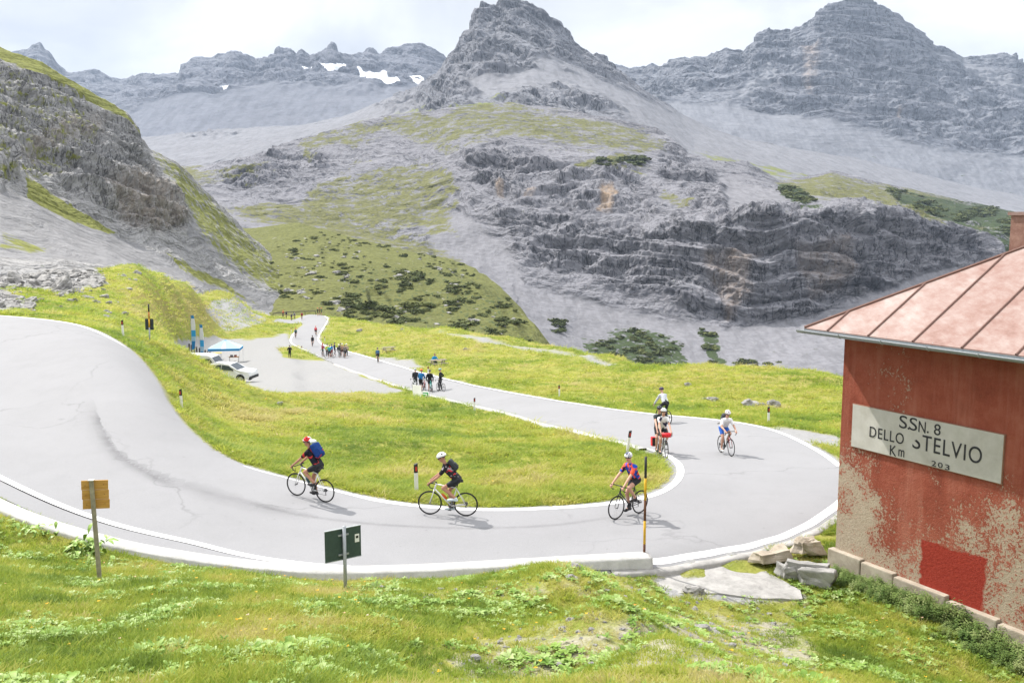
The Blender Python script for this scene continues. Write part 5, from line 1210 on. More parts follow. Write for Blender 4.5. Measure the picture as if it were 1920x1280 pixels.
# mountain biker going away
b5 = make_bike('black mountain bicycle with wide bars ridden by the cyclist in the grey jacket', F_BLACK, flatbar=True, tyre=.024)
J5 = rider_caps(lean=.62, flatbar=True, look=(1, .2, -.2), crank=-80)
p5 = rider('mountain biker in pale grey jacket and black trousers riding away at the outer verge', J5, dict(skin=SKIN2, jersey=cloth('pale_grey_jacket', (.50, .52, .55), (.60, .66, .50), 5, .64), shorts=flat('black_lycra', (.013, .014, .018), .6), shoe=M_BLACK, helmet=flat('plum_shell', (.05, .03, .07), .4)), sleeve=1.85, leg=1.9)
wheel_place((1231, 792), (1259, 797), [b5, p5])
# tandem
b6 = make_bike('silver tandem bicycle with red pannier and red handlebar bag', F_GREY, tandem=True, bottle=None)
J6 = rider_caps(ox=.36, lean=.42, look=(1, -.1, -.1), reach_to=(.87, 0, .965))
p6 = rider('front tandem rider in white jersey with black stripes and white helmet', J6, dict(skin=SKIN2, jersey=cloth('white_black_jersey', (.66, .66, .66), (.03, .03, .06), 7, .60), shorts=flat('black_lycra', (.013, .014, .018), .6), shoe=M_BLACK, helmet=cloth('white_mint_shell', (.70, .74, .74))))
J7 = rider_caps(ox=-.36, lean=.30, look=(1, .1, -.05), reach_to=(.22, 0, .95), crank=-72)
p7 = rider('rear tandem rider in dark grey top with dark helmet', J7, dict(skin=SKIN2, jersey=cloth('dark_grey_top', (.035, .045, .05)), shorts=flat('black_lycra', (.013, .014, .018), .6), shoe=M_BLACK, helmet=flat('dark_shell', (.04, .045, .06), .4)), sleeve=.45)
c6, h6, pt6 = wheel_place((1254, 863), (1229, 848), [b6, p6, p7], wb=1.7)
MB().tube([(.36 - .72 + .53, -.2, .95), (.36 - .72 + .53, .2, .95)], .013, 6).tube([(.01, 0, .775), (.17, 0, .95)], .014, 6).build('stoker_bar', M_BLACK, b6)
M_PAN = flat('red_pannier_fabric', (.60, .02, .03), .6)
for s_ in (-1, 1):
    q = MB().box((-.78, .17 * s_, .46), (.34, .15, .36), None, .03).build('pannier', M_PAN, b6); MB().box((-.60, .17 * s_, .46), (.02, .14, .30)).build('pannier_front', M_BLACK, q)
q = MB().tube([(.93, -.16, .87), (.93, .16, .87)], .09, 12).build('handlebar_bag', M_PAN, b6, True)

def backpack(label, mat, J, loc_of, size=(.17, .26, .38), top=None):
    o = empty('backpack'); tag(o, label, 'backpack'); c_, h_ = J['chest'], J['hip']; up = (c_ - h_).normalized(); back = V3(-up.z, 0, up.x); pos = h_.lerp(c_, .78) + back * (.115 + size[0] / 2)
    Rm = Matrix((-back, V3(0, 1, 0), up)).transposed()
    if Rm.determinant() < 0: Rm = Matrix((-back, V3(0, -1, 0), up)).transposed()
    me_ = MB().box((0, 0, 0), size, Rm, min(size) * .33).mesh('main_bag', True)
    a = link('main_bag', me_, mat, o); a.location = pos
    MB().box(pos + back * (size[0] / 2) - up * size[2] * .15, (.05, size[1] * .7, size[2] * .45), Rm, .02).build('front_pocket', mat, o, True)
    for s_ in (-1, 1):
        sh = J['sh' + ('r' if s_ < 0 else 'l')]; MB().tube([pos + V3(0, .09 * s_, 0) + up * size[2] * .4 - back * .05, sh.lerp(c_, .5) + UP * .075, sh.lerp(c_, .45) - back * .10 - up * .05, sh.lerp(h_, .4) - back * .085, pos + V3(0, .11 * s_, 0) - up * size[2] * .38 - back * .03], .014, 6, flat=.5).build('strap', M_BLACK, o, True)
    if top: MB().ball(pos + up * (size[2] / 2 + .05) + back * .02, .085, (1.1, 1.3, .7), 2).build('rolled_top', top, o, True)
    o.location, o.rotation_euler = loc_of.location, loc_of.rotation_euler; return o
backpack('blue and red backpack with a pale roll on top, worn by the leading cyclist', cloth('blue_red_pack', (.012, .045, .19), (.32, .03, .05), 4, .66), J1, p1, (.2, .28, .44), flat('pale_roll', (.62, .68, .62), .7))
backpack('small black backpack worn by the cyclist in the white helmet', flat('black_pack', (.03, .035, .04), .7), J2, p2, (.12, .22, .34))
backpack('dark backpack worn by the descending cyclist in blue shorts', flat('slate_pack', (.05, .055, .07), .7), J4, p4, (.15, .25, .36))

# -------- people on foot, stopped riders and the crowd further down the road
def stand_caps(bend=0.0, arms='down', stride=0.10, sit=False):
    J = {}; hz_ = .92 if not sit else .50
    hip = V3(0, 0, hz_); d_ = V3(math.sin(bend), 0, math.cos(bend)); chest = hip + d_ * .50; J['hip'], J['chest'], J['neck'] = hip, chest, chest + d_ * .07
    J['head'] = chest + d_ * .12 + V3(.03, 0, .12); J['look'] = V3(1, .2, -.15)
    for s_, q in (('r', -1), ('l', 1)):
        J['h' + s_] = hip + V3(0, .085 * q, 0)
        if sit: J['an' + s_] = V3(.44, .11 * q, .09)
        else: J['an' + s_] = V3(stride * q * .6, .11 * q, .09)
        J['toe' + s_] = J['an' + s_] + V3(.13, .02 * q, -.045); J['kn' + s_] = ik(J['h' + s_], J['an' + s_], .43, .42, (1, 0, .3 if sit else 0)); J['sh' + s_] = chest + V3(0, .175 * q, -.03)
        w_ = {'down': V3(.06, .26 * q, .86), 'bar': V3(.42, .18 * q, .98), 'hips': V3(.02, .20 * q, 1.0), 'up': V3(.22, .12 * q, 1.28), 'table': V3(.34, .16 * q, .74)}[arms]
        J['wr' + s_] = w_; J['el' + s_] = ik(J['sh' + s_], w_, .30, .27, (-.6, .6 * q, -.3))
    return J
SV = 0.019
POSE = {}
def pose(key, voxel=SV, sleeve=1.8, leg=1.9, **k):
    kk_ = (key, sleeve, leg)
    if kk_ not in POSE:
        J = stand_caps(**k); POSE[kk_] = (J, body_from(J, voxel, fingers=voxel < .017, grip=(0.3, 0, -1)), jersey_from(J, voxel, sleeve), shorts_from(J, voxel, leg))
    return POSE[kk_]
def walker(label, px, py, head_dir, pz, mats, group, near=False, scale=1.0, **k):
    J, b_, j_, s_ = pz; r_ = person(label, J, b_, j_, s_, mats, group=group, near=near, **k); p = on_ground(px, py); place(r_, p, head_dir, scale); return r_
BLK = flat('black_lycra', (.013, .014, .018), .6); DGREY = cloth('charcoal_jacket', (.03, .032, .038)); BLUEJ = cloth('blue_jacket', (.02, .15, .38)); ORG = flat('orange_shell', (.72, .14, .04), .45)
SHL = flat('dark_shell', (.04, .045, .06), .4); WSH = flat('white_shell', (.74, .74, .74), .4, vary=.05); RSH = flat('red_shell', (.55, .04, .03), .4)
GM = 'stopped riders chatting at the roadside'
pA = pose('stand', SV, sit=False, arms='bar'); pB = pose('stand_down', SV, 1.8, .62, arms='down'); pC = pose('hips', SV, 1.8, 1.9, arms='hips')
walker('stopped rider in black and grey with pale helmet behind the tall white board', 779, 731, (-.2, 1), pA, dict(skin=SKIN2, jersey=DGREY, shorts=BLK, shoe=M_BLACK, helmet=flat('pale_grey_shell', (.5, .53, .55), .4)), GM, True)
walker('stopped rider in blue jacket with orange helmet behind the white boards', 789, 733, (.3, 1), pose('bend', SV, 1.8, .9, bend=.25, arms='bar'), dict(skin=SKIN2, jersey=BLUEJ, shorts=BLK, shoe=M_BLACK, helmet=ORG), GM, True)
walker('stopped rider in all black suit with bare calves, seen from behind', 806, 734, (.1, 1), pB, dict(skin=SKIN2, jersey=cloth('black_top', (.013, .014, .016)), shorts=BLK, shoe=M_BLACK, helmet=SHL), GM, True, helmet=False, hair=flat('grey_hair', (.12, .12, .12), .8))
walker('stopped rider in black jacket with white back print and pale green helmet', 826, 732, (-1, .3), pC, dict(skin=SKIN2, jersey=cloth('black_white_jacket', (.015, .018, .02), (.6, .6, .6), 6, .72), shorts=BLK, shoe=M_BLACK, helmet=flat('mint_shell', (.30, .48, .42), .4)), GM, True)
def parked_bike(label, fx, fy, rx_, ry, m, lean=0.0, detail=True, **k):
    o = make_bike(label, m, detail=detail, **k); wheel_place((fx, fy), (rx_, ry), [o]); o.rotation_euler.x = lean; return o
parked_bike('dark road bicycle held by the stopped rider in the black jacket', 818, 733.5, 836, 735, F_BLACK)
parked_bike('teal road bicycle beside the stopped rider in the black suit', 806, 734, 811, 737.5, F_TEAL)
parked_bike('pale road bicycle half hidden by the tall white board', 772, 731, 786, 734.5, F_GREY)
parked_bike('dark bicycle beside the stopped rider in the orange helmet', 798, 735, 794, 732, F_RED)
# the two white boards on the near kerb
def board(pxs, Yq, label, name, parent=None):
    pts = [Vector(at_y(x_, y_, Yq + dy_)) for x_, y_, dy_ in pxs]; o = MB().poly(pts, (0.0, 0.05, 0)).build(name, flat('white_board', (.74, .74, .74), .6, vary=.05)); tag(o, label, 'board'); return o
kb = on_ground(789, 742).y
board(((774.5, 745, 0), (773, 721, .3), (789.5, 723, -.3), (790.5, 745, -.6)), kb - .9, 'tall blank white board on the near kerb in front of the stopped riders', 'white_board')
wb2 = board(((790.8, 748, 0), (790.8, 732.5, .2), (804, 734, -.3), (804, 744, -.4)), kb - 1.5, 'low white board with a green arrow emblem beside the tall blank board', 'white_board')
yq = kb - 1.93 - 0.03; G_ = flat('green_print', (.03, .38, .12), .6)
def epx(pts, nm):
    MB().poly([Vector(at_y(x_, y_, yq)) for x_, y_ in pts], (0, .02, 0)).build(nm, G_, wb2)
epx(((793, 735.5), (802.5, 735.5), (802.5, 741), (800.5, 741), (800.5, 737.5), (793, 737.5)), 'emblem_arrow')
epx(((793, 739), (799, 739), (795.5, 744.5), (793, 744.5)), 'emblem_flag')
# lone figures
walker('lone person in black standing on the gravel lay-by near the grass island', 543.5, 671.5, (-.3, 1), pose('lone', SV, 1.8, 1.9, arms='up'), dict(skin=SKIN2, jersey=cloth('black_top', (.013, .014, .016)), shorts=BLK, shoe=M_BLACK, helmet=SHL), None, helmet=False, hair=flat('grey_hair', (.12, .12, .12), .8))
sitp = on_ground(819, 687)
# crowd
GC2 = 'distant crowd of riders waiting on the road'
pF = pose('crowd', .026, 1.6, .62, arms='bar'); pG = pose('crowd2', .026, 1.8, 1.9, arms='down'); pH = pose('crowd3', .026, .6, .62, arms='hips')
crowd = ((605, 667, pF, (.34, .06, .09), (.05, .09, .08), RSH, 'red and pink jersey, farthest left of the crowd'), (614, 668.5, pG, (.50, .58, .06), (.02, .02, .025), SHL, 'neon yellow top with dark trousers'), (622.5, 669, pF, (.02, .13, .45), (.30, .06, .05), SHL, 'blue top with reddish shorts'), (627.5, 665.5, pG, (.03, .04, .09), (.015, .015, .02), SHL, 'navy top and trousers between the blue and the white tops'),
         (618, 671, pH, (.05, .36, .38), (.02, .03, .05), SHL, 'teal top in front of the blue top'), (635.5, 670, pG, (.06, .06, .07), (.5, .5, .5), WSH, 'black top and pale trousers'), (638.5, 667, pF, (.05, .08, .06), (.02, .02, .03), SHL, 'dark green top right of the black top'), (642, 668, pH, (.40, .26, .18), (.10, .05, .04), WSH, 'tan top and brown shorts'), (646.5, 671, pF, (.20, .18, .17), (.03, .03, .03), SHL, 'grey top nearest the camera'), (650, 668.5, pG, (.42, .33, .24), (.05, .05, .06), WSH, 'beige top, farthest right of the crowd'))
for k, (px_, py_, pz, cj, cs, hm_, tx) in enumerate(crowd):
    walker('distant rider in the crowd, ' + tx, px_, py_, (random.uniform(-1, 1), random.uniform(.2, 1)), pz, dict(skin=SKIN2, jersey=cloth('crowd_top_%d' % k, cj), shorts=flat('crowd_legs_%d' % k, cs, .7), shoe=M_BLACK, helmet=hm_), GC2)
far_bike = make_bike('dark bicycle standing at the left end of the distant crowd', F_BLACK, detail=False, group='distant bicycles')
wheel_place((603, 668), (608, 669.5), [far_bike])
def far_b(label, f_, r_, riders=()):
    o = copy_tree(far_bike); tag(o, label, 'bicycle', 'distant bicycles'); wheel_place(f_, r_, [o] + list(riders)); return o
far_b('bicycle in front of the blue top in the distant crowd', (616, 672), (623, 671)); far_b('bicycle at the right end of the distant crowd', (648, 673), (644, 671)); far_b('bicycle between the black and tan tops of the distant crowd', (637, 671.5), (640, 669.5))
# distant riders in motion
JR = rider_caps(lean=.6); RB = (JR, body_from(JR, .026, False), jersey_from(JR, .026, 1.7), shorts_from(JR, .026, .62))
def far_rider(label, blabel, f_, r_, cj, cs, hm_, k):
    r0 = person(label, RB[0], RB[1], RB[2], RB[3], dict(skin=SKIN2, jersey=cloth('far_top_%d' % k, cj), shorts=flat('far_legs_%d' % k, cs, .7), shoe=M_BLACK, helmet=hm_), group='distant riders on the road', near=False)
    far_b(blabel, f_, r_, [r0])
far_rider('rider in blue and black riding away beside the empty picnic table', 'bicycle of the blue and black rider beside the empty picnic table', (706.5, 677), (710.5, 684), (.04, .10, .18), (.015, .015, .02), SHL, 0)
far_rider('distant rider with red helmet at the left edge of the road', 'bicycle of the distant rider with red helmet at the left edge', (555.5, 637), (554, 632), (.10, .16, .16), (.03, .03, .03), RSH, 1)
far_rider('distant rider in red riding away up the middle of the road', 'bicycle of the distant rider in red in the middle of the road', (592, 628), (592.5, 632.5), (.50, .05, .07), (.02, .02, .02), RSH, 2)
far_rider('distant rider in black coming down with arms spread wide', 'bicycle of the distant rider coming down in black', (587, 653), (585.5, 647), (.05, .05, .06), (.015, .015, .02), SHL, 3)
far_rider('tiny rider in dark red just past the far bend', 'bicycle of the tiny rider in dark red past the far bend', (566, 601), (566.5, 598), (.35, .05, .05), (.02, .02, .02), SHL, 4)
far_rider('tiny rider in grey left of the far bend', 'bicycle of the tiny rider in grey left of the far bend', (545, 602.5), (548.5, 600.5), (.10, .10, .12), (.02, .02, .02), SHL, 5)
far_rider('tiny rider in pale grey beside the rider in grey', 'bicycle of the tiny rider in pale grey', (551, 599.5), (554, 598), (.25, .25, .27), (.05, .05, .05), SHL, 6)
far_rider('tiny rider in bright orange by the far guard rail', 'bicycle of the tiny rider in orange by the guard rail', (529, 595.5), (533.5, 594.5), (.70, .12, .03), (.02, .02, .02), ORG, 7)
far_rider('tiny rider in dark blue behind the orange rider', 'bicycle of the tiny rider in dark blue behind orange', (535, 598), (539, 596), (.05, .05, .10), (.02, .02, .02), SHL, 8)
for k, (px_, py_, cj, tx) in enumerate(((595.5, 591.5, (.03, .03, .03), 'black with an orange helmet'), (599, 590.5, (.16, .06, .04), 'dark brown'), (602.5, 590.5, (.05, .10, .05), 'dark green'))):
    walker('tiny rider standing at the far end of the road in ' + tx, px_, py_, (1, .2), pF, dict(skin=SKIN2, jersey=cloth('end_top_%d' % k, cj), shorts=BLK, shoe=M_BLACK, helmet=ORG if k != 1 else SHL), 'riders resting at the far bend')
# picnic tables and the person sitting
M_WOOD = flat('grey_wood', (.22, .19, .15), .85, vary=.25)
def picnic(px_, py_, rz_, label):
    o = empty('picnic_table', on_ground(px_, py_), rz_); tag(o, label, 'picnic table', 'picnic tables on the verge')
    for k in range(4): MB().box((0, -.27 + .18 * k, .74), (1.8, .165, .04)).build('table_plank', M_WOOD, o)
    for s_ in (-1, 1):
        for q in (0, 1): MB().box((0, s_ * (.62 + .15 * q), .44), (1.8, .135, .04)).build('bench_plank', M_WOOD, o)
        for e_ in (-1, 1): MB().tube([(.6 * e_, s_ * .72, 0), (.6 * e_, s_ * .2, .72)], .045, 4).build('leg', M_WOOD, o)
        MB().box((.6 * s_, 0, .40), (.07, 1.5, .09)).build('crossbeam', M_WOOD, o)
    return o
picnic(729, 661, .5, 'empty grey picnic table near the rider in blue and black'); t2 = picnic(821.5, 687.5, .45, 'grey picnic table with the person in blue sitting at it')
Js = stand_caps(sit=True, arms='table', bend=.12); ps = person('person in bright blue jacket sitting at the picnic table', Js, body_from(Js, SV, False), jersey_from(Js, SV, 1.8), shorts_from(Js, SV, 1.9), dict(skin=SKIN2, jersey=cloth('azure_jacket', (.02, .26, .55)), shorts=flat('slate_trousers', (.06, .08, .10), .8), shoe=M_BLACK, helmet=SHL), helmet=False, hair=flat('dark_hair', (.02, .018, .015), .8))
bw = t2.matrix_basis @ V3(-.15, .69, 0); place(ps, (bw.x, bw.y, bw.z), (math.sin(.45), -math.cos(.45)))
finish_people()
print('people', round(time.time() - T0, 1))
# ================================================================== LAY-BY: cars, canopy, flags, posts
GLASS = flat('dark_car_glass', (0.04, 0.055, 0.07), 0.08, 0.6, vary=.05)
CARW = flat('white_car_paint', (0.70, 0.71, 0.72), 0.22, 0.5, vary=.03)
def vehicle_body(profile, width, belt, tuck, bev, name, mat, parent):
    m = MB(); a = [m.bm.verts.new((x, -width / 2, z)) for x, z in profile]; c = [m.bm.verts.new((x, width / 2, z)) for x, z in profile]
    m.bm.faces.new(a); m.bm.faces.new(c[::-1])
    for k in range(len(a)): m.bm.faces.new((a[k], c[k], c[(k + 1) % len(a)], a[(k + 1) % len(a)]))
    for v in m.bm.verts:
        if v.co.z > belt: v.co.y *= 1 - (v.co.z - belt) * tuck
        v.co.y *= 1 - 0.05 * max(0, abs(v.co.x) - profile[0][0] * 0 - 1.6)
    bmesh.ops.bevel(m.bm, geom=m.bm.edges[:], offset=bev, segments=2, affect='EDGES')
    return m.build(name, mat, parent, False)
def car_wheel(x, y, r, parent):
    o = empty('wheel', (x, y, r)); o.parent = parent; s_ = 1 if y > 0 else -1
    MB().torus((0, 0, 0), r * .76, r * .24, n=24, m=8, squash=.9).build('tyre', M_RUBBER, o, True)
    q = MB().disc((0, .03 * s_, 0), r * .62, .10, 20)
    for k in range(5):
        an = 2 * math.pi * k / 5; q.box((r * .34 * math.cos(an), .09 * s_, r * .34 * math.sin(an)), (r * .5, .02, .05), Matrix.Rotation(-an, 3, 'Y'))
    q.build('rim', flat('alloy_rim', (.40, .41, .42), .35, .5, .4), o)
suv = empty('suv'); tag(suv, 'white compact suv parked behind the grass bank at the lay-by edge', 'car')
prof = [(2.06, .34), (2.14, .50), (2.12, .82), (1.98, .98), (1.05, 1.09), (.32, 1.57), (-.4, 1.66), (-1.35, 1.62), (-1.95, 1.12), (-2.10, .98), (-2.12, .40), (-2.0, .32), (-1.75, .32), (-1.68, .62), (-1.38, .76), (-1.08, .62), (-1.0, .32), (.95, .32), (1.02, .62), (1.33, .76), (1.64, .62), (1.72, .32)]
vehicle_body(prof, 1.80, 1.05, .26, .03, 'body', CARW, suv)
for s_ in (-1, 1):
    yb, yt = .905 * s_, .775 * s_
    def gl(pts, nm='window'): MB().poly([(x, (.90 - (z - 1.05) * .235 + .006) * s_, z) for x, z in pts], (0, .012 * s_, 0)).build(nm, GLASS, suv)
    gl([(.78, 1.10), (.33, 1.46), (-.28, 1.53), (-.32, 1.10)]); gl([(-.40, 1.10), (-.36, 1.53), (-1.05, 1.51), (-1.15, 1.12)]); gl([(-1.22, 1.13), (-1.12, 1.50), (-1.4, 1.48), (-1.72, 1.18)])
    for x_ in (1.33, -1.38):
        MB().tube([V3(x_ + .37 * math.cos(R(a_)), .905 * s_, .36 + .40 * math.sin(R(a_))) for a_ in range(0, 181, 20)], .04, 6).build('arch_trim', M_BLACK, suv)
        car_wheel(x_, .80 * s_, .345, suv)
    MB().box((1.98, .66 * s_, .86), (.24, .34, .15), None, .03).build('headlight', flat('lamp_lens', (.55, .58, .6), .1, .6), suv)
    MB().ball((.72, 1.0 * s_, 1.12), .1, (.6, 1, .75), 2).build('mirror', M_BLACK, suv)
    MB().box((-.3, .905 * s_, .40), (2.2, .05, .14), None, .02).build('sill', M_BLACK, suv)
    MB().tube([(.3, .62 * s_, 1.66), (-1.3, .62 * s_, 1.68)], .02, 6).build('roof_rail', M_BLACK, suv)
MB().box((2.11, 0, .46), (.14, 1.7, .24), None, .04).build('bumper', M_BLACK, suv)
MB().poly([(1.0, -.70, 1.13), (1.0, .70, 1.13), (.36, .62, 1.55), (.36, -.62, 1.55)], (.02, 0, .012)).build('windscreen', GLASS, suv)
fw = on_ground(452, 717.5, 68); hd = V3(.985, -.17, 0).normalized(); suv.location = fw - hd * 1.33 + V3(-hd.y, hd.x, 0) * .80; suv.rotation_euler = (0, -.02, math.atan2(hd.y, hd.x))
suv.location.z = gz(suv.location.x, suv.location.y) * .4 + fw.z * .6
van = empty('van'); tag(van, 'white van with dark windscreen, mostly hidden behind the grass bank beyond the suv', 'van')
pv = [(2.5, .35), (2.52, .85), (2.2, 1.12), (1.55, 1.95), (1.25, 2.12), (-2.4, 2.16), (-2.55, 1.95), (-2.55, .35)]
vehicle_body(pv, 1.95, 1.2, .08, .04, 'body', CARW, van)
MB().poly([(2.14, -.82, 1.22), (2.14, .82, 1.22), (1.60, .78, 1.92), (1.60, -.78, 1.92)], (.02, 0, .012)).build('windscreen', GLASS, van)
for s_ in (-1, 1):
    MB().poly([(1.85, (.95) * s_, 1.2), (1.45, .925 * s_, 1.8), (.75, .925 * s_, 1.8), (.75, .955 * s_, 1.2)], (0, .03 * s_, 0)).build('window', GLASS, van)
    for x_ in (1.6, -1.5): car_wheel(x_, .86 * s_, .34, van)
    MB().box((1.85, 1.12 * s_, 1.3), (.12, .2, .28), None, .03).build('mirror', M_BLACK, van)
    for x_ in (-.3, -1.3): MB().box((x_, .955 * s_, 1.95), (.9, .02, .03)).build('body_rib', flat('van_grey', (.45, .46, .47), .4), van)
MB().box((2.5, 0, .5), (.14, 1.8, .3), None, .04).build('bumper', M_BLACK, van)
vp = Vector(at_y(421, 690, 93)); vg = gz(vp.x, vp.y); van.location = (vp.x - 2.4, vp.y, vg); van.rotation_euler = (0, 0, -.1)
# canopy
tent = empty('canopy_tent', on_ground(424, 681.5, 80), .12); tag(tent, 'blue and white pop-up canopy over two small tables in the lay-by', 'canopy')
tw, td, te, ta = 2.0, 1.5, 2.15, 3.15
M_TB = flat('blue_canopy_fabric', (.02, .21, .46), .7); M_TP = flat('pale_blue_canopy', (.34, .53, .68), .7); M_TW = flat('white_canopy', (.70, .72, .74), .7)
cs = [V3(-tw, -td, te), V3(tw, -td, te), V3(tw, td, te), V3(-tw, td, te)]; ap_ = V3(0, 0, ta)
for k in range(4):
    a_, c_ = cs[k], cs[(k + 1) % 4]; nrm = (c_ - a_).cross(ap_ - a_).normalized()
    pn = MB().poly([a_, c_, c_.lerp(ap_, .9), a_.lerp(ap_, .9)], -nrm * .012).build('roof_panel', M_TP, tent)
    MB().poly([a_.lerp(c_, .42) + nrm * .006, a_.lerp(c_, .58) + nrm * .006, a_.lerp(c_, .54).lerp(ap_, .75) + nrm * .006, a_.lerp(c_, .46).lerp(ap_, .75) + nrm * .006], nrm * .004).build('white_stripe', M_TW, pn)
    MB().poly([a_.lerp(ap_, .9), c_.lerp(ap_, .9), ap_], -nrm * .012).build('roof_cap', M_TB, pn)
    MB().poly([a_, c_, c_ - UP * .30, a_ - UP * .30], -V3(nrm.x, nrm.y, 0).normalized() * .012).build('valance', M_TB, tent)
    MB().tube([a_ * .985 - UP * te * 1.04, a_ * .985], .028, 6).build('leg', M_WHITE, tent)
def small_table(px_, py_, label, cl):
    o = empty('folding_table', on_ground(px_, py_, 80), .2); tag(o, label, 'table', 'tables under the canopy'); MB().box((0, 0, .74), (1.3, .65, .04)).build('table_top', cl, o)
    for a_ in (-1, 1):
        for c_ in (-1, 1): MB().tube([(.55 * a_, .26 * c_, 0), (.55 * a_, .26 * c_, .73)], .018, 5).build('leg', M_STEEL, o)
    return o
small_table(407, 671, 'yellow topped folding table at the left under the blue canopy', flat('yellow_cloth', (.60, .44, .06), .8)); t_ = small_table(439, 679.5, 'orange topped folding table at the right under the blue canopy', flat('orange_cloth', (.62, .30, .07), .8))
for k, (dx, cl) in enumerate(((-.3, 'grey_bag'), (.2, 'pink_bag'))):
    o = MB().box((0, 0, .13), (.34, .26, .26), None, .05).build('bag', flat(cl, (.30, .26, .30) if k == 0 else (.5, .2, .16), .8)); o.location = t_.location + V3(dx, 0, .76); tag(o, ('grey' if k == 0 else 'reddish') + ' bag lying on the orange folding table under the canopy', 'bag')
def flag(px_, py_, ptop, label, flip):
    g_ = on_ground(px_, py_, 100); o = empty('feather_flag', g_); tag(o, label, 'flag', 'feather flags beside the lay-by'); H = (ray_at(px_, ptop, g_.y) - g_).z; W = .55
    MB().tube([(0, 0, 0), (0, 0, H * .8), (.08, 0, H * .95), (.22, 0, H)], .018, 6).build('flag_pole', M_STEEL, o)
    MB().disc((0, 0, .05), .3, .1, 10).build('base', M_BLACK, o).rotation_euler = (math.pi / 2, 0, 0)
    out_ = lambda f: (W * (1 - .35 * max(0, (f - .75) / .25) ** 2) * (.55 + .45 * min(1, (f - .12) / .3)))
    for f0, f1, m_ in ((.12, .34, M_TB), (.34, .46, M_TP), (.46, .62, flat('mid_blue_fabric', (.04, .34, .66), .7)), (.62, .92, M_TW), (.92, 1.0, M_TB)):
        pts = [V3(.03, 0, H * f0), V3(out_(f0), .02, H * f0), V3(out_((f0 + f1) / 2), .05, H * (f0 + f1) / 2), V3(out_(f1), .03, H * f1), V3(.03, 0, H * f1)]
        MB().poly(pts, (0, .012, 0)).build('flag_band', m_, o)
    o.rotation_euler = (0, 0, -.5 if flip else -.25)
flag(360, 664, 591, 'taller blue and white feather flag, left of the pair', False); flag(376.5, 684, 608, 'blue and white feather flag standing nearest the canopy', True)
for k in range(9):
    f_ = k / 8; px_, py_ = 354.5 + 40 * f_, 657.5 + 13 * f_; g_ = on_ground(px_, py_ + 1.5, 90)
    o = MB().tube([(0, 0, -.2), (0, 0, .88), (0, 0, .92)], [.10, .095, .06], 8).build('wooden_post', flat('dark_timber', (.05, .042, .035), .85)); o.location = g_; o.rotation_euler = (0, random.uniform(-.06, .06), 0); tag(o, 'short dark wooden post in the row behind the parked cars', 'post', 'row of short posts behind the cars')
# guard rail at the far bend
gr = empty('guard_rail', RO[1]); tag(gr, 'low dark guard rail along the outside of the far road bend', 'guard rail')
pts = [Vector(at_z(x_, y_, z_)) - Vector(RO[1]) for x_, y_, z_ in ((512, 592, -22.5), (530, 590.5, -22.5), (550, 589, -22.45), (572, 588.3, -22.4), (592, 588, -22.35))]
m = MB().tube([p + UP * .62 for p in pts], .09, 6); m.build('rail', flat('dark_rail', (.07, .06, .06), .8), gr)
for p in pts: MB().tube([p - UP * .4, p + UP * .6], .07, 6).build('rail_post', M_BLACK, gr)
# inner kerb of the straight
ki = [k for k in range(NS) if 14.0 * (NS - 1) / (len(ST) - 1) - 34 <= k <= 19.4 * (NS - 1) / (len(ST) - 1)]
kp = []
for k in ki:
    e, nrm = road_frame(k, 0); kp.append([[e[0] - nrm[0] * q, e[1] - nrm[1] * q, e[2] + z] for q, z in ((-.02, -.1), (-.01, .09), (.28, .085), (.32, .06), (.34, -.5))])
tag(link('inner_kerb', np_mesh('inner_kerb', np.array(kp).reshape(-1, 3), grid_faces(len(ki), 5), False), M_CONC), kind='structure')

# tyre marks: worn dark sheets lying on the asphalt
b = MatB('tyre_mark', 0.8, 0.2); tr = N(b.nt, 'ShaderNodeBsdfTransparent'); ms = N(b.nt, 'ShaderNodeMixShader'); b.b.inputs['Base Color'].default_value = (.10, .10, .105, 1)
mk = b.math('MULTIPLY', b.attr('edge'), b.ramp(b.noise(1.3, 5, .6), [(.3, .08), (.75, .22)])); b.L(mk, ms.inputs[0]); b.L(tr.outputs[0], ms.inputs[1]); b.L(b.b.outputs[0], ms.inputs[2]); b.L(ms.outputs[0], b.nt.nodes['Material Output'].inputs['Surface'])
def road_z(x, y):
    q = np.sqrt((rz_surface[..., 0] - x) ** 2 + (rz_surface[..., 1] - y) ** 2); d_ = np.sort(q.ravel())[:6]; i_ = np.argsort(q.ravel())[:6]; w_ = 1 / (d_ + .02); return float((rz_surface[..., 2].ravel()[i_] * w_).sum() / w_.sum())
def mark(pxs, wd, nm='tyre_mark', lift=.036):
    P_ = np.array([on_ground(*p) for p in pxs]); P_ = smooth1(catmull(P_, 90), 4); T_ = np.gradient(P_[:, :2], axis=0); T_ /= np.linalg.norm(T_, axis=1, keepdims=True); N_ = np.stack([-T_[:, 1], T_[:, 0]], 1)
    V_, e_ = [], []
    for k in range(len(P_)):
        for q, ed in ((-1, 0), (-.5, .45), (0, 1), (.5, .45), (1, 0)):
            x_, y_ = P_[k, :2] + N_[k] * q * wd / 2; V_.append((x_, y_, 0)); e_.append(ed * min(1, k / 12, (len(P_) - 1 - k) / 12))
    V_ = np.array(V_); V_[:, 2] = np.array([road_z(x_, y_) for x_, y_, _ in V_[2::5]]).repeat(5) + lift
    me = np_mesh(nm, V_, grid_faces(len(P_), 5)); fattr(me, 'edge', e_); tag(link(nm, me, b.m), kind='structure')
mark([(172, 745), (190, 800), (222, 848), (280, 885), (350, 912), (430, 938), (520, 957), (600, 970)], 1.15)
mark([(430, 930), (520, 958), (640, 978), (760, 988), (900, 992), (1050, 985), (1180, 965)], .3)
mark([(180, 770), (205, 835), (260, 880), (330, 915)], .5)
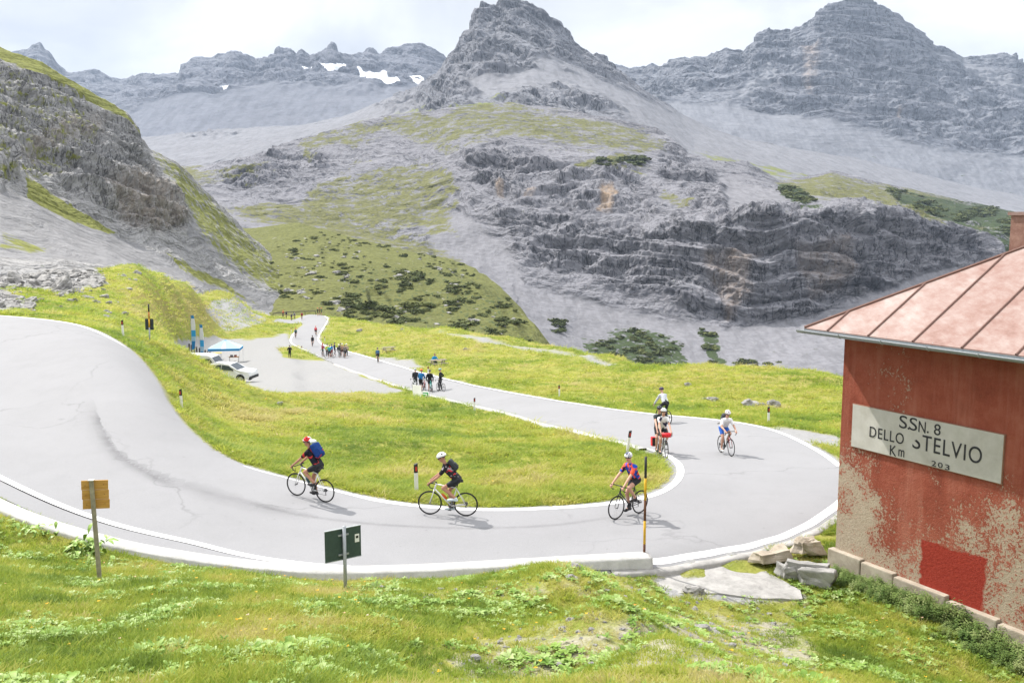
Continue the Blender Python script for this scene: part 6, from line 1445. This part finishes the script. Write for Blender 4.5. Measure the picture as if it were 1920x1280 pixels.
# ================================================================== VEGETATION AND STONES
def mesh_z(x, y):
    """height of the ground mesh itself, bumps included"""
    x = np.asarray(x, float); y = np.asarray(y, float)
    r_ = np.log(y / rowsY[0]) / np.log(rowsY[-1] / rowsY[0]) * (len(rowsY) - 1); c_ = (x / (y + 3.0) - colsU[0]) / (colsU[1] - colsU[0])
    r0 = np.clip(r_.astype(int), 0, len(rowsY) - 2); c0 = np.clip(c_.astype(int), 0, len(colsU) - 2); fr = np.clip(r_ - r0, 0, 1); fc = np.clip(c_ - c0, 0, 1)
    return GZ2[r0, c0] * (1 - fr) * (1 - fc) + GZ2[r0 + 1, c0] * fr * (1 - fc) + GZ2[r0, c0 + 1] * (1 - fr) * fc + GZ2[r0 + 1, c0 + 1] * fr * fc
def grid_at(F_, x, y):
    r_ = np.log(y / rowsY[0]) / np.log(rowsY[-1] / rowsY[0]) * (len(rowsY) - 1); c_ = (x / (y + 3.0) - colsU[0]) / (colsU[1] - colsU[0])
    return F_[np.clip(np.rint(r_).astype(int), 0, len(rowsY) - 1), np.clip(np.rint(c_).astype(int), 0, len(colsU) - 1)]
def instancer(name, P_, rot, scl, tint, idx, protos, mat=None):
    me = bpy.data.meshes.new(name); me.vertices.add(len(P_)); me.vertices.foreach_set('co', np.asarray(P_, np.float32).ravel())
    a = me.attributes.new('rot', 'FLOAT_VECTOR', 'POINT'); a.data.foreach_set('vector', np.asarray(rot, np.float32).ravel())
    a = me.attributes.new('scl', 'FLOAT_VECTOR', 'POINT'); a.data.foreach_set('vector', np.asarray(scl, np.float32).ravel())
    fattr(me, 'tint', tint); a = me.attributes.new('idx', 'INT', 'POINT'); a.data.foreach_set('value', np.asarray(idx, np.int32))
    o = link(name, me); tag(o, kind='stuff')
    ng = bpy.data.node_groups.new(name + '_scatter', 'GeometryNodeTree'); ng.interface.new_socket('Geometry', in_out='INPUT', socket_type='NodeSocketGeometry'); ng.interface.new_socket('Geometry', in_out='OUTPUT', socket_type='NodeSocketGeometry')
    gi, go_ = ng.nodes.new('NodeGroupInput'), ng.nodes.new('NodeGroupOutput'); ip = ng.nodes.new('GeometryNodeInstanceOnPoints'); jn = ng.nodes.new('GeometryNodeJoinGeometry')
    for p in protos:
        oi = ng.nodes.new('GeometryNodeObjectInfo'); oi.inputs['Object'].default_value = p; oi.inputs['As Instance'].default_value = True; ng.links.new(oi.outputs['Geometry'], jn.inputs[0])
    def na(nm, tp):
        q = ng.nodes.new('GeometryNodeInputNamedAttribute'); q.data_type = tp; q.inputs['Name'].default_value = nm; return q.outputs['Attribute']
    e2 = ng.nodes.new('FunctionNodeEulerToRotation'); ng.links.new(na('rot', 'FLOAT_VECTOR'), e2.inputs[0])
    ng.links.new(gi.outputs[0], ip.inputs['Points']); ng.links.new(jn.outputs[0], ip.inputs['Instance']); ip.inputs['Pick Instance'].default_value = True
    ng.links.new(na('idx', 'INT'), ip.inputs['Instance Index']); ng.links.new(e2.outputs[0], ip.inputs['Rotation']); ng.links.new(na('scl', 'FLOAT_VECTOR'), ip.inputs['Scale'])
    ng.links.new(ip.outputs[0], go_.inputs[0]); md = o.modifiers.new('scatter', 'NODES'); md.node_group = ng; return o
def leaf_mat(name, stops, transl=0.45, rough=.6):
    b = MatB(name, rough, .25); c = b.ramp(b.attr('tint', 'INSTANCER'), stops); n_ = b.noise(6, 3); c = b.mix(b.math('MULTIPLY', n_, .35), c, tuple(v * .55 for v in stops[len(stops) // 2][1])); b.color(c)
    t_ = N(b.nt, 'ShaderNodeBsdfTranslucent'); b.L(c, t_.inputs['Color']); m_ = N(b.nt, 'ShaderNodeMixShader'); m_.inputs[0].default_value = transl
    b.L(b.b.outputs[0], m_.inputs[1]); b.L(t_.outputs[0], m_.inputs[2]); b.L(m_.outputs[0], b.nt.nodes['Material Output'].inputs['Surface']); return b.m
rg = np.random.RandomState(5)
def blade_mesh(name, n_, rad, h_, wd, bend):
    V_, F_ = [], []
    for k in range(n_):
        a_, r_ = rg.uniform(0, 6.283), rad * math.sqrt(rg.uniform(0, 1)); x_, y_ = r_ * math.cos(a_), r_ * math.sin(a_); d_ = a_ + rg.normal(0, .7); H = h_ * rg.uniform(.5, 1.1); B = bend * rg.uniform(.3, 1.2) * H
        px_, py_ = -math.sin(d_) * wd / 2, math.cos(d_) * wd / 2; i_ = len(V_)
        for f, w_ in ((0, 1), (.5, .85), (1, .12)): 
            bx, by = x_ + math.cos(d_) * B * f * f, y_ + math.sin(d_) * B * f * f; z_ = H * (f - .25 * f * f * bend); V_ += [(bx - px_ * w_, by - py_ * w_, z_), (bx + px_ * w_, by + py_ * w_, z_)]
        F_ += [(i_, i_ + 1, i_ + 3, i_ + 2), (i_ + 2, i_ + 3, i_ + 5, i_ + 4)]
    return np_mesh(name, V_, F_, False)
M_GRASS = leaf_mat('grass_blades', [(0.0, (.105, .19, .022)), (.32, (.23, .335, .036)), (.58, (.40, .455, .060)), (.8, (.54, .51, .12)), (1.0, (.58, .50, .23))], .55)
def proto(name, me, mat, p):
    o = link(name, me, mat); o.location = p; tag(o, kind='stuff'); return o
gp = [proto('grass_tuft', blade_mesh('grass_tuft', nb_, rr_, hh_, ww_, bb_), M_GRASS, on_ground(700 + 90 * k, 1180 + 13 * k)) for k, (nb_, rr_, hh_, ww_, bb_) in enumerate(((20, .09, .10, .009, .6), (16, .075, .13, .008, .8), (24, .11, .075, .010, .9), (12, .07, .16, .007, .7)))]
wall_sd = lambda x, y: poly_sd(x, y, np.concatenate([ti[:, :2], (ti[:, :2] + nr_ * .6)[::-1]]))
hc = [HK + HN * .15 - HA * .15, HK + HA * 9.8 + HN * .15, HK + HA * 9.8 + HB * 9, HK - HA * .15 + HB * 9]; house_poly = [(p.x, p.y) for p in hc]
apron_poly = [(p.x, p.y) for p in apt]
def keep_off(x, y, road_gap=.12):
    k = (poly_sd(x, y, road_poly[::4]) < -road_gap) & (poly_sd(x, y, house_poly) < 0) & (wall_sd(x, y) < -.0)
    return k & (poly_sd(x, y, apron_poly) < .0)
# foreground turf
n_ = 100000; Y_ = rg.uniform(5.5, 24.5, n_); X_ = rg.uniform(-.86, .72, n_) * (Y_ + 1.5)
ok = keep_off(X_, Y_); X_, Y_ = X_[ok], Y_[ok]; road_side = poly_sd(X_, Y_, road_poly[::4])
q3 = np.stack([X_, Y_, X_ * 0], -1); pn1 = fbm(q3, 2.2, 4, .6); pn2 = fbm(q3 + 40, .55, 3, .6); dr = grid_at(dry, X_, Y_); vg = grid_at(np.clip(verge + dirt, 0, 1), X_, Y_)
ok = rg.uniform(size=len(X_)) < np.clip(.98 - .80 * dr * sstep(-.45, .25, pn2 + .3 * pn1) - .8 * vg - .45 * sstep(.15, .5, pn2), .04, 1); X_, Y_, pn1, pn2, dr = (v[ok] for v in (X_, Y_, pn1, pn2, dr))
# beyond the road: tufts grow coarser with distance
n2 = 130000; lg = rg.uniform(0, 1, n2) ** 1.5; Y2 = 25 * (230 / 25) ** lg; X2 = rg.uniform(-.68, .66, n2) * (Y2 + 3)
ok = keep_off(X2, Y2, .2) & (grid_at(lay_sd, X2, Y2) < -1) & (grid_at(pathm, X2, Y2) < .4) & (grid_at(scree, X2, Y2) < .5); X2, Y2 = X2[ok], Y2[ok]
q4 = np.stack([X2, Y2, X2 * 0], -1); m1 = fbm(q4, 9, 4, .6); m2 = fbm(q4 + 40, 2.2, 3, .6)
XX, YY_ = np.concatenate([X_, X2]), np.concatenate([Y_, Y2]); ZZ = mesh_z(XX, YY_)
tint = np.concatenate([np.clip(.47 + .50 * pn1 + .30 * pn2 + .22 * dr + rg.normal(0, .11, len(X_)), 0, 1), np.clip(.47 + .46 * m1 + .30 * m2 + .18 * grid_at(far_dry, X2, Y2) + rg.normal(0, .10, len(X2)), 0, 1)])
sc_ = np.concatenate([rg.uniform(.7, 1.35, len(X_)) * (1 - .35 * dr), rg.uniform(.9, 1.7, len(X2)) * (1 + Y2 / 48) * (.75 + .5 * sstep(-.2, .5, m2))]); scl = np.stack([sc_ * 1.15, sc_ * 1.15, sc_ * np.where(YY_ > 24.5, .5, .8)], -1)
rot = np.stack([rg.normal(0, .12, len(XX)), rg.normal(0, .12, len(XX)), rg.uniform(0, 6.283, len(XX))], -1)
instancer('grass', np.stack([XX, YY_, ZZ - .01], -1), rot, scl, tint, rg.randint(0, 4, len(XX)), gp)
# low broad-leaved weeds between the grass
def leaf_fan(name, n_, ln, wd, lift, up=.35):
    V_, F_ = [], []
    for k in range(n_):
        a_ = 6.283 * k / n_ + rg.normal(0, .3); L_ = ln * rg.uniform(.65, 1.15); e_ = lift * rg.uniform(.5, 1.4); ca, sa = math.cos(a_), math.sin(a_); i_ = len(V_)
        for f, w_ in ((.06, .12), (.3, .8), (.6, 1.0), (.85, .6), (1.0, .05)):
            r_ = L_ * f; z_ = L_ * (e_ * f - up * f * f) + .015; W = wd * w_ * L_ / ln / 2
            V_ += [(r_ * ca + sa * W, r_ * sa - ca * W, z_ + W * .25), (r_ * ca, r_ * sa, z_), (r_ * ca - sa * W, r_ * sa + ca * W, z_ + W * .25)]
        for j in range(4):
            b_ = i_ + 3 * j; F_ += [(b_, b_ + 1, b_ + 4, b_ + 3), (b_ + 1, b_ + 2, b_ + 5, b_ + 4)]
    return np_mesh(name, V_, F_, False)
M_WEED = leaf_mat('weed_leaves', [(0.0, (.13, .25, .03)), (.5, (.28, .42, .085)), (1.0, (.46, .55, .25))], .3, .5)
wp = [proto('weed', leaf_fan('weed', nb_, l_, w_, .75, u_), M_WEED, on_ground(300 + 120 * k, 1200)) for k, (nb_, l_, w_, u_) in enumerate(((8, .065, .032, .45), (11, .06, .022, .3), (7, .085, .042, .6)))]
n_ = 33000; Y_ = rg.uniform(5.5, 24, n_); X_ = rg.uniform(-.86, .72, n_) * (Y_ + 1.5); ok = keep_off(X_, Y_); X_, Y_ = X_[ok], Y_[ok]; q3 = np.stack([X_, Y_, X_ * 0], -1); c_ = fbm(q3 + 90, 1.3, 4, .65) - .10 * grid_at(dry, X_, Y_); ok = c_ > .10 + .12 * rg.normal(size=len(c_)); X_, Y_, c_ = X_[ok], Y_[ok], c_[ok]
s_ = rg.uniform(.6, 1.3, len(X_)) * (.75 + c_); rot = np.stack([rg.normal(0, .15, len(X_)), rg.normal(0, .15, len(X_)), rg.uniform(0, 6.283, len(X_))], -1)
instancer('weeds', np.stack([X_, Y_, mesh_z(X_, Y_) + .02], -1), rot, np.stack([s_] * 3, -1), np.clip(rg.normal(.5, .25, len(X_)), 0, 1), rg.randint(0, 3, len(X_)), wp)
# nettles and herbs along the foot of the house
def herb(name, n_, h_, ln):
    V_, F_ = [], []
    for k in range(n_):
        bx, by = rg.normal(0, .07), rg.normal(0, .07); H = h_ * rg.uniform(.6, 1.1); lx, ly = rg.normal(0, .15), rg.normal(0, .15)
        for q in range(9):
            f = .15 + .85 * q / 8; x_, y_, z_ = bx + lx * f * H, by + ly * f * H, H * f
            for s2_ in (0, 1):
                a_ = q * 1.7 + math.pi * s2_ + rg.normal(0, .2); L_ = ln * (1.15 - .6 * f); ca, sa = math.cos(a_), math.sin(a_); W = L_ * .26; i_ = len(V_)
                V_ += [(x_, y_, z_), (x_ + ca * L_ * .5 + sa * W, y_ + sa * L_ * .5 - ca * W, z_ + L_ * .22), (x_ + ca * L_, y_ + sa * L_, z_ - L_ * .05), (x_ + ca * L_ * .5 - sa * W, y_ + sa * L_ * .5 + ca * W, z_ + L_ * .22)]; F_.append((i_, i_ + 1, i_ + 2, i_ + 3))
    return np_mesh(name, V_, F_, False)
M_HERB = leaf_mat('herb_leaves', [(0.0, (.09, .16, .04)), (.5, (.21, .30, .085)), (1.0, (.40, .45, .20))], .35, .6)
hpz = [proto('herb', herb('herb', 4, h_, l_), M_HERB, Vector((HK + HA * (2.2 + k) + HN * .9).to_tuple()[:2] + (gz(*(HK + HA * (2.2 + k) + HN * .9).to_tuple()[:2]),))) for k, (h_, l_) in enumerate(((.34, .11), (.45, .10), (.24, .13)))]
n_ = 620; t_ = rg.uniform(.2, 6.5, n_); o_ = np.abs(rg.normal(0, .42, n_)) + .22; wmx = .35 + .24 * t_; ok = o_ < wmx + .25; t_, o_ = t_[ok], o_[ok]; X_ = HK.x + HA.x * t_ + HN.x * o_; Y_ = HK.y + HA.y * t_ + HN.y * o_
s_ = rg.uniform(.6, 1.25, len(X_)) * np.clip(1.1 - o_ * .35, .4, 1) * np.clip(.5 + t_ * .2, .5, 1); rot = np.stack([rg.normal(0, .1, len(X_)), rg.normal(0, .1, len(X_)), rg.uniform(0, 6.283, len(X_))], -1)
instancer('undergrowth', np.stack([X_, Y_, mesh_z(X_, Y_) - .02], -1), rot, np.stack([s_] * 3, -1), np.clip(rg.normal(.5, .25, len(X_)), 0, 1), rg.randint(0, 3, len(X_)), hpz)
# meadow flowers
M_FLOW = leaf_mat('petals', [(0, (.75, .45, .02)), (.5, (.78, .60, .05)), (.75, (.75, .28, .03)), (1, (.75, .72, .62))], .3)
fl = MB(); fl.bm.from_mesh(leaf_fan('wildflower', 7, .022, .016, .6, .2))
for v in fl.bm.verts: v.co.z += .10
fpz = proto('wildflower', fl.mesh('wildflower'), M_FLOW, on_ground(1500, 1230))
n_ = 460; Y_ = np.concatenate([rg.uniform(10, 20, 160), rg.uniform(26, 60, 300)]); X_ = rg.uniform(-.55, .5, n_) * Y_; ok = keep_off(X_, Y_, .3); X_, Y_ = X_[ok], Y_[ok]; s_ = rg.uniform(.6, 1.3, len(X_)) * (1 + np.maximum(Y_ - 22, 0) / 25)
instancer('wildflowers', np.stack([X_, Y_, mesh_z(X_, Y_)], -1), np.stack([X_ * 0, X_ * 0, rg.uniform(0, 6, len(X_))], -1), np.stack([s_] * 3, -1), rg.uniform(0, 1, len(X_)), rg.randint(0, 1, len(X_)), [fpz])
# big leafy plants by the wall
LEAFM = [leaf_fan('leaf', 1, 1.0, .42, 1.25, .95) for _ in range(3)]
b = MatB('broad_leaf', .5, .3); b.color(b.ramp(b.noise(5, 3), [(.3, (.12, .22, .03)), (.7, (.28, .40, .09))])); M_LEAF = b.m
for me in LEAFM: me.materials.append(M_LEAF)
def leafy(px_, py_, n_, ln, label):
    o = empty('leafy_plant', on_ground(px_, py_)); tag(o, label, 'plant')
    for k in range(n_):
        l_ = link('leaf', LEAFM[k % 3], None, o); l_.rotation_euler = (rg.normal(0, .15), rg.normal(-.1, .25), rg.uniform(0, 6.283)); s_ = ln * rg.uniform(.6, 1.15); l_.scale = (s_, s_, s_ * rg.uniform(.6, 1.1)); l_.location = (rg.normal(0, .24), rg.normal(0, .16), rg.uniform(0, .30))
leafy(165, 1040, 85, .30, 'large leafy green plant beside the leaning timber post at the wall'); leafy(74, 1008, 40, .24, 'smaller leafy plant at the wall, left of the large leafy plant')
# stones
def stone_mesh(name, seed, n_=2, flat_=.65):
    bm = bmesh.new(); bmesh.ops.create_icosphere(bm, subdivisions=n_, radius=1); co = np.array([v.co for v in bm.verts]); d_ = fbm(co + seed * 9.1, 1.3, 4, .6)
    for v, q in zip(bm.verts, d_): v.co = v.co * (1 + .55 * float(q)); v.co.z *= flat_
    me = bpy.data.meshes.new(name); bm.to_mesh(me); bm.free(); return me
b = MatB('grey_rock', .9, .15); sn = b.noise(1.6, 6, .7); b.color(b.ramp(sn, [(.3, (.17, .165, .16)), (.65, (.36, .35, .335))])); b.bump(b.noise(9, 5, .7), .6, .05); M_ROCK = b.m
SM = [stone_mesh('rock', k, 3) for k in range(4)]
for me in SM: me.materials.append(M_ROCK)
def rock(px_, py_, wpx, label, hz_=.6):
    p = on_ground(px_, py_); o = link('boulder', SM[rg.randint(4)]); s_ = wpx / FPX * p.y / 2; o.scale = (s_, s_ * .8, s_ * hz_ / .65); o.location = p + UP * s_ * hz_ * .25; o.rotation_euler = (rg.normal(0, .1), rg.normal(0, .1), rg.uniform(-.4, .4)); return tag(o, label, 'rock')
for a_ in ((257, 514, 15, 'lone grey boulder on the crest of the grassy mound'), (180, 570, 17, 'flat pale boulder in the grass left of the mound'), (1336, 752, 24, 'pale boulder in the meadow above the right road edge'), (1322, 750, 12, 'small dark stone touching the pale boulder in the meadow'), (1405, 760, 30, 'low grey rock at the left end of the stone row in the meadow'), (1425, 762, 22, 'pointed grey rock in the middle of the stone row in the meadow'), (1450, 761, 26, 'low rock at the right end of the stone row in the meadow'), (1352, 795, 14, 'small pale stone at the verge behind the descending cyclist'),
           (1322, 1190, 52, 'pale flat rock lying in the dry foreground grass'), (1366, 1216, 34, 'small pale rock nearest the frame bottom, right of the flat rock'), (893, 1233, 22, 'white stone in the foreground grass below the green sign'), (1072, 1086, 26, 'whitish stone just below the low wall'), (826, 1107, 18, 'small whitish stone below the wall, left of the whitish stone pair'), (1300, 1113, 45, 'grey rock half buried below the concrete apron'), (1290, 723, 14, 'small stone in the upper right meadow near the mountain biker'), (640 + 700 / 3, 657, 12, 'grey stone in the bright meadow beyond the occupied picnic table'), (741, 825, 10, 'white stone in the meadow inside the hairpin'), (525, 757, 13, 'small grey stone in the inner meadow below the lay-by'), (674, 621, 13, 'pale rock near the far meadow crest'), (755, 619, 9, 'tiny pink rock on the far meadow crest')): rock(*a_)
spz = [proto('stone', SM[k], None, on_ground(1050 + 60 * k, 1245)) for k in range(2)]
for p in spz: p.scale = (.05, .05, .04)
n_ = 5200; pxr = np.concatenate([rg.uniform(700, 1560, 2600), rg.uniform(-40, 260, 2600)]); Y_ = np.concatenate([rg.uniform(10, 21.5, 2600), rg.uniform(60, 112, 2600)]); X_ = (pxr - 960) / FPX * Y_ * 1.0
ok = keep_off(X_, Y_, .3) & (rg.uniform(size=n_) < np.where(Y_ < 30, .08 + .5 * grid_at(dry, X_, Y_), .03 + grid_at(scree, X_, Y_))); X_, Y_ = X_[ok], Y_[ok]
s_ = np.where(Y_ < 30, rg.lognormal(-3.7, .5, len(X_)), rg.lognormal(-1.55, .55, len(X_))); rot = np.stack([rg.normal(0, .3, len(X_)), rg.normal(0, .3, len(X_)), rg.uniform(0, 6.283, len(X_))], -1)
instancer('stones', np.stack([X_, Y_, mesh_z(X_, Y_)], -1), rot, np.stack([s_, s_, s_ * .8], -1), X_ * 0, rg.randint(0, 2, len(X_)), spz)
# gorse-like dark mountain pines : single shrubs in the valley and thickets further off
def shrub_mesh(name, seed, n_=150):
    r_ = np.random.RandomState(seed); V_, F_ = [], []; lobes = [(r_.normal(0, .42), r_.normal(0, .36), r_.uniform(.2, .5), r_.uniform(.35, .6)) for _ in range(6)]
    for k in range(n_):
        lx, ly, lz, lr = lobes[r_.randint(6)]; d_ = r_.normal(size=3); d_[2] = abs(d_[2]) * .9 - .15; d_ /= np.linalg.norm(d_); c_ = np.array([lx, ly, lz]) + d_ * lr * r_.uniform(.7, 1.05); c_[2] = max(c_[2] * .85, .02)
        t1 = np.cross(d_, r_.normal(size=3)); t1 /= np.linalg.norm(t1); t2 = np.cross(d_, t1) + d_ * r_.normal(0, .5); s_ = r_.uniform(.10, .21); i_ = len(V_); V_ += [c_ - t1 * s_ - t2 * s_ * .5, c_ + t1 * s_ - t2 * s_ * .5, c_ + t1 * s_ * .3 + t2 * s_, c_ - t1 * s_ * .6 + t2 * s_ * .9]; F_.append((i_, i_ + 1, i_ + 2, i_ + 3))
    return np_mesh(name, V_, F_, False)
b = MatB('pine_needles', .8, .1); oi = N(b.nt, 'ShaderNodeObjectInfo'); c_ = b.ramp(oi.outputs['Random'], [(0, (.030, .046, .018)), (.6, (.060, .080, .028)), (1, (.11, .125, .04))]); b.color(b.mix(b.math('MULTIPLY', b.noise(2.5, 3), .6), c_, (.13, .14, .05))); M_PINE = b.m
SH = [shrub_mesh('pine_shrub', k) for k in range(4)]
for me in SH: me.materials.append(M_PINE)
def on_layer(G_, px0, px1, PYb, px_, py_):
    c_ = int(round((px_ - px0) / (px1 - px0) * (PYb.shape[1] - 1))); c_ = min(max(c_, 0), PYb.shape[1] - 1); r_ = int(np.argmin(np.abs(PYb[:, c_] - py_))); return Vector(G_[r_ + 1, c_])
_, _, EPX, EPY = (None, None, None, None)
def scatter_in(poly, n_, dens=None):
    P_ = np.array(poly, float); out_ = []
    while len(out_) < n_:
        x_, y_ = rg.uniform(P_[:, 0].min(), P_[:, 0].max()), rg.uniform(P_[:, 1].min(), P_[:, 1].max())
        if poly_sd(np.array([x_]), np.array([y_]), poly)[0] > 0 and perlin(np.array([[x_ / 34, y_ / 20, 2.5]]))[0] + rg.normal(0, .16) > .02: out_.append((x_, y_))
    return out_
def shrub(p, s_, label, group):
    o = link('pine_shrub', SH[rg.randint(4)]); o.location = p - UP * .1 * s_; o.scale = (s_ * rg.uniform(.9, 1.4), s_, s_ * rg.uniform(.6, 1.0)); o.rotation_euler = (0, 0, rg.uniform(0, 6.28)); return tag(o, label, 'shrub', group)
VAL = [(470, 440), (560, 425), (700, 455), (860, 492), (930, 530), (900, 560), (640, 585), (520, 560)]
DEN = [(640, 560), (690, 520), (770, 500), (860, 510), (940, 545), (1010, 640), (900, 640), (760, 612), (650, 595)]
for x_, y_ in scatter_in(VAL, 105): shrub(on_layer(GF, 400, 1120, FPY_, x_, y_), rg.lognormal(.05, .4), 'dark dwarf pine shrub dotted over the green valley meadow', 'dwarf pines dotted over the valley meadow')
for x_, y_ in scatter_in(DEN, 115): shrub(on_layer(GF, 400, 1120, FPY_, x_, y_), rg.lognormal(.12, .5), 'dark dwarf pine shrub in the dense stand above the far meadow crest', 'dwarf pines crowded above the gorge edge')
for poly, n_, tx, s0 in (([(1100, 655), (1150, 625), (1210, 615), (1280, 645), (1280, 692), (1110, 685)], 46, 'dark pine shrub on the scree below the middle cliffs', .72), ([(1312, 615), (1342, 630), (1352, 685), (1330, 690)], 12, 'dark pine shrub in the narrow strip right of the scree thicket', .8), ([(1380, 676), (1470, 680), (1470, 690), (1380, 690)], 7, 'dark pine bush peeping over the right meadow crest', .8), ([(1030, 590), (1060, 595), (1060, 640), (1035, 640)], 8, 'dark pine bush on the gorge wall left of the scree thicket', .9)):
    for x_, y_ in scatter_in(poly, n_): shrub(on_layer(GD, 330, 2080, DPY, x_, y_), rg.lognormal(s0, .35), tx, tx + 's')
th = []
for poly, n_, G_, x0, x1, PYb, s0 in ((DEN, 170, GF, 400, 1120, FPY_, -.1), ([(1655, 352), (1720, 367), (1800, 377), (1920, 402), (2060, 430), (2060, 490), (1900, 440), (1850, 435), (1760, 412), (1690, 388)], 420, GD, 330, 2080, DPY, 1.0), ([(1462, 347), (1500, 354), (1532, 380), (1500, 390), (1474, 372)], 70, GD, 330, 2080, DPY, .9), ([(1110, 308), (1180, 300), (1215, 300), (1190, 314), (1130, 315)], 60, GD, 330, 2080, DPY, 1.0), ([(1100, 655), (1150, 625), (1210, 615), (1280, 645), (1280, 692), (1110, 685)], 50, GD, 330, 2080, DPY, .3), (VAL, 160, GF, 400, 1120, FPY_, -.5)):
    for x_, y_ in scatter_in(poly, n_): th.append((on_layer(G_, x0, x1, PYb, x_, y_), rg.lognormal(s0, .35)))
tpz = [bpy.data.objects[n_] for n_ in ('pine_shrub', 'pine_shrub.001', 'pine_shrub.002', 'pine_shrub.003')]
P_ = np.array([t_[0] for t_ in th]); s_ = np.array([t_[1] for t_ in th]); instancer('pine_thicket', P_, np.stack([s_ * 0, s_ * 0, rg.uniform(0, 6, len(s_))], -1), np.stack([s_ * 1.25, s_ * 1.1, s_ * .8], -1), s_ * 0, rg.randint(0, 4, len(s_)), tpz)
vs = [(on_layer(GF, 400, 1120, FPY_, x_, y_), rg.lognormal(-.9, .5)) for x_, y_ in scatter_in([(480, 560), (560, 440), (760, 470), (930, 530), (1000, 620), (760, 610), (600, 590)], 170)]
P_ = np.array([t_[0] for t_ in vs]); s_ = np.array([t_[1] for t_ in vs]); instancer('valley_stones', P_, np.stack([s_ * 0, s_ * 0, rg.uniform(0, 6, len(s_))], -1), np.stack([s_ * 1.2, s_, s_ * .9], -1), s_ * 0, rg.randint(0, 2, len(s_)), spz)
print('vegetation', round(time.time() - T0, 1))
# ------------------------------------------------------------------ mountain air: one even haze round everything
HD = 0.72e-4
bm = bmesh.new(); bmesh.ops.create_cube(bm, size=1.0)
me = bpy.data.meshes.new('haze'); bm.to_mesh(me); bm.free()
hz = link('haze', me); hz.scale = (9000, 6000, 1400); hz.location = (0, 2500, 200); tag(hz, kind='stuff')
hm = bpy.data.materials.new('mountain_air'); hm.use_nodes = True; nt = hm.node_tree; nt.nodes.clear()
ho = N(nt, 'ShaderNodeOutputMaterial'); hv = N(nt, 'ShaderNodeVolumePrincipled')
hv.inputs['Color'].default_value = (0.62, 0.77, 1.0, 1); hv.inputs['Density'].default_value = HD; hv.inputs['Anisotropy'].default_value = 0.1
nt.links.new(hv.outputs[0], ho.inputs['Volume']); me.materials.append(hm)
print('script', round(time.time() - T0, 1), 'tris', sum(len(o.data.polygons) * 2 for o in bpy.data.objects if o.type == 'MESH'))
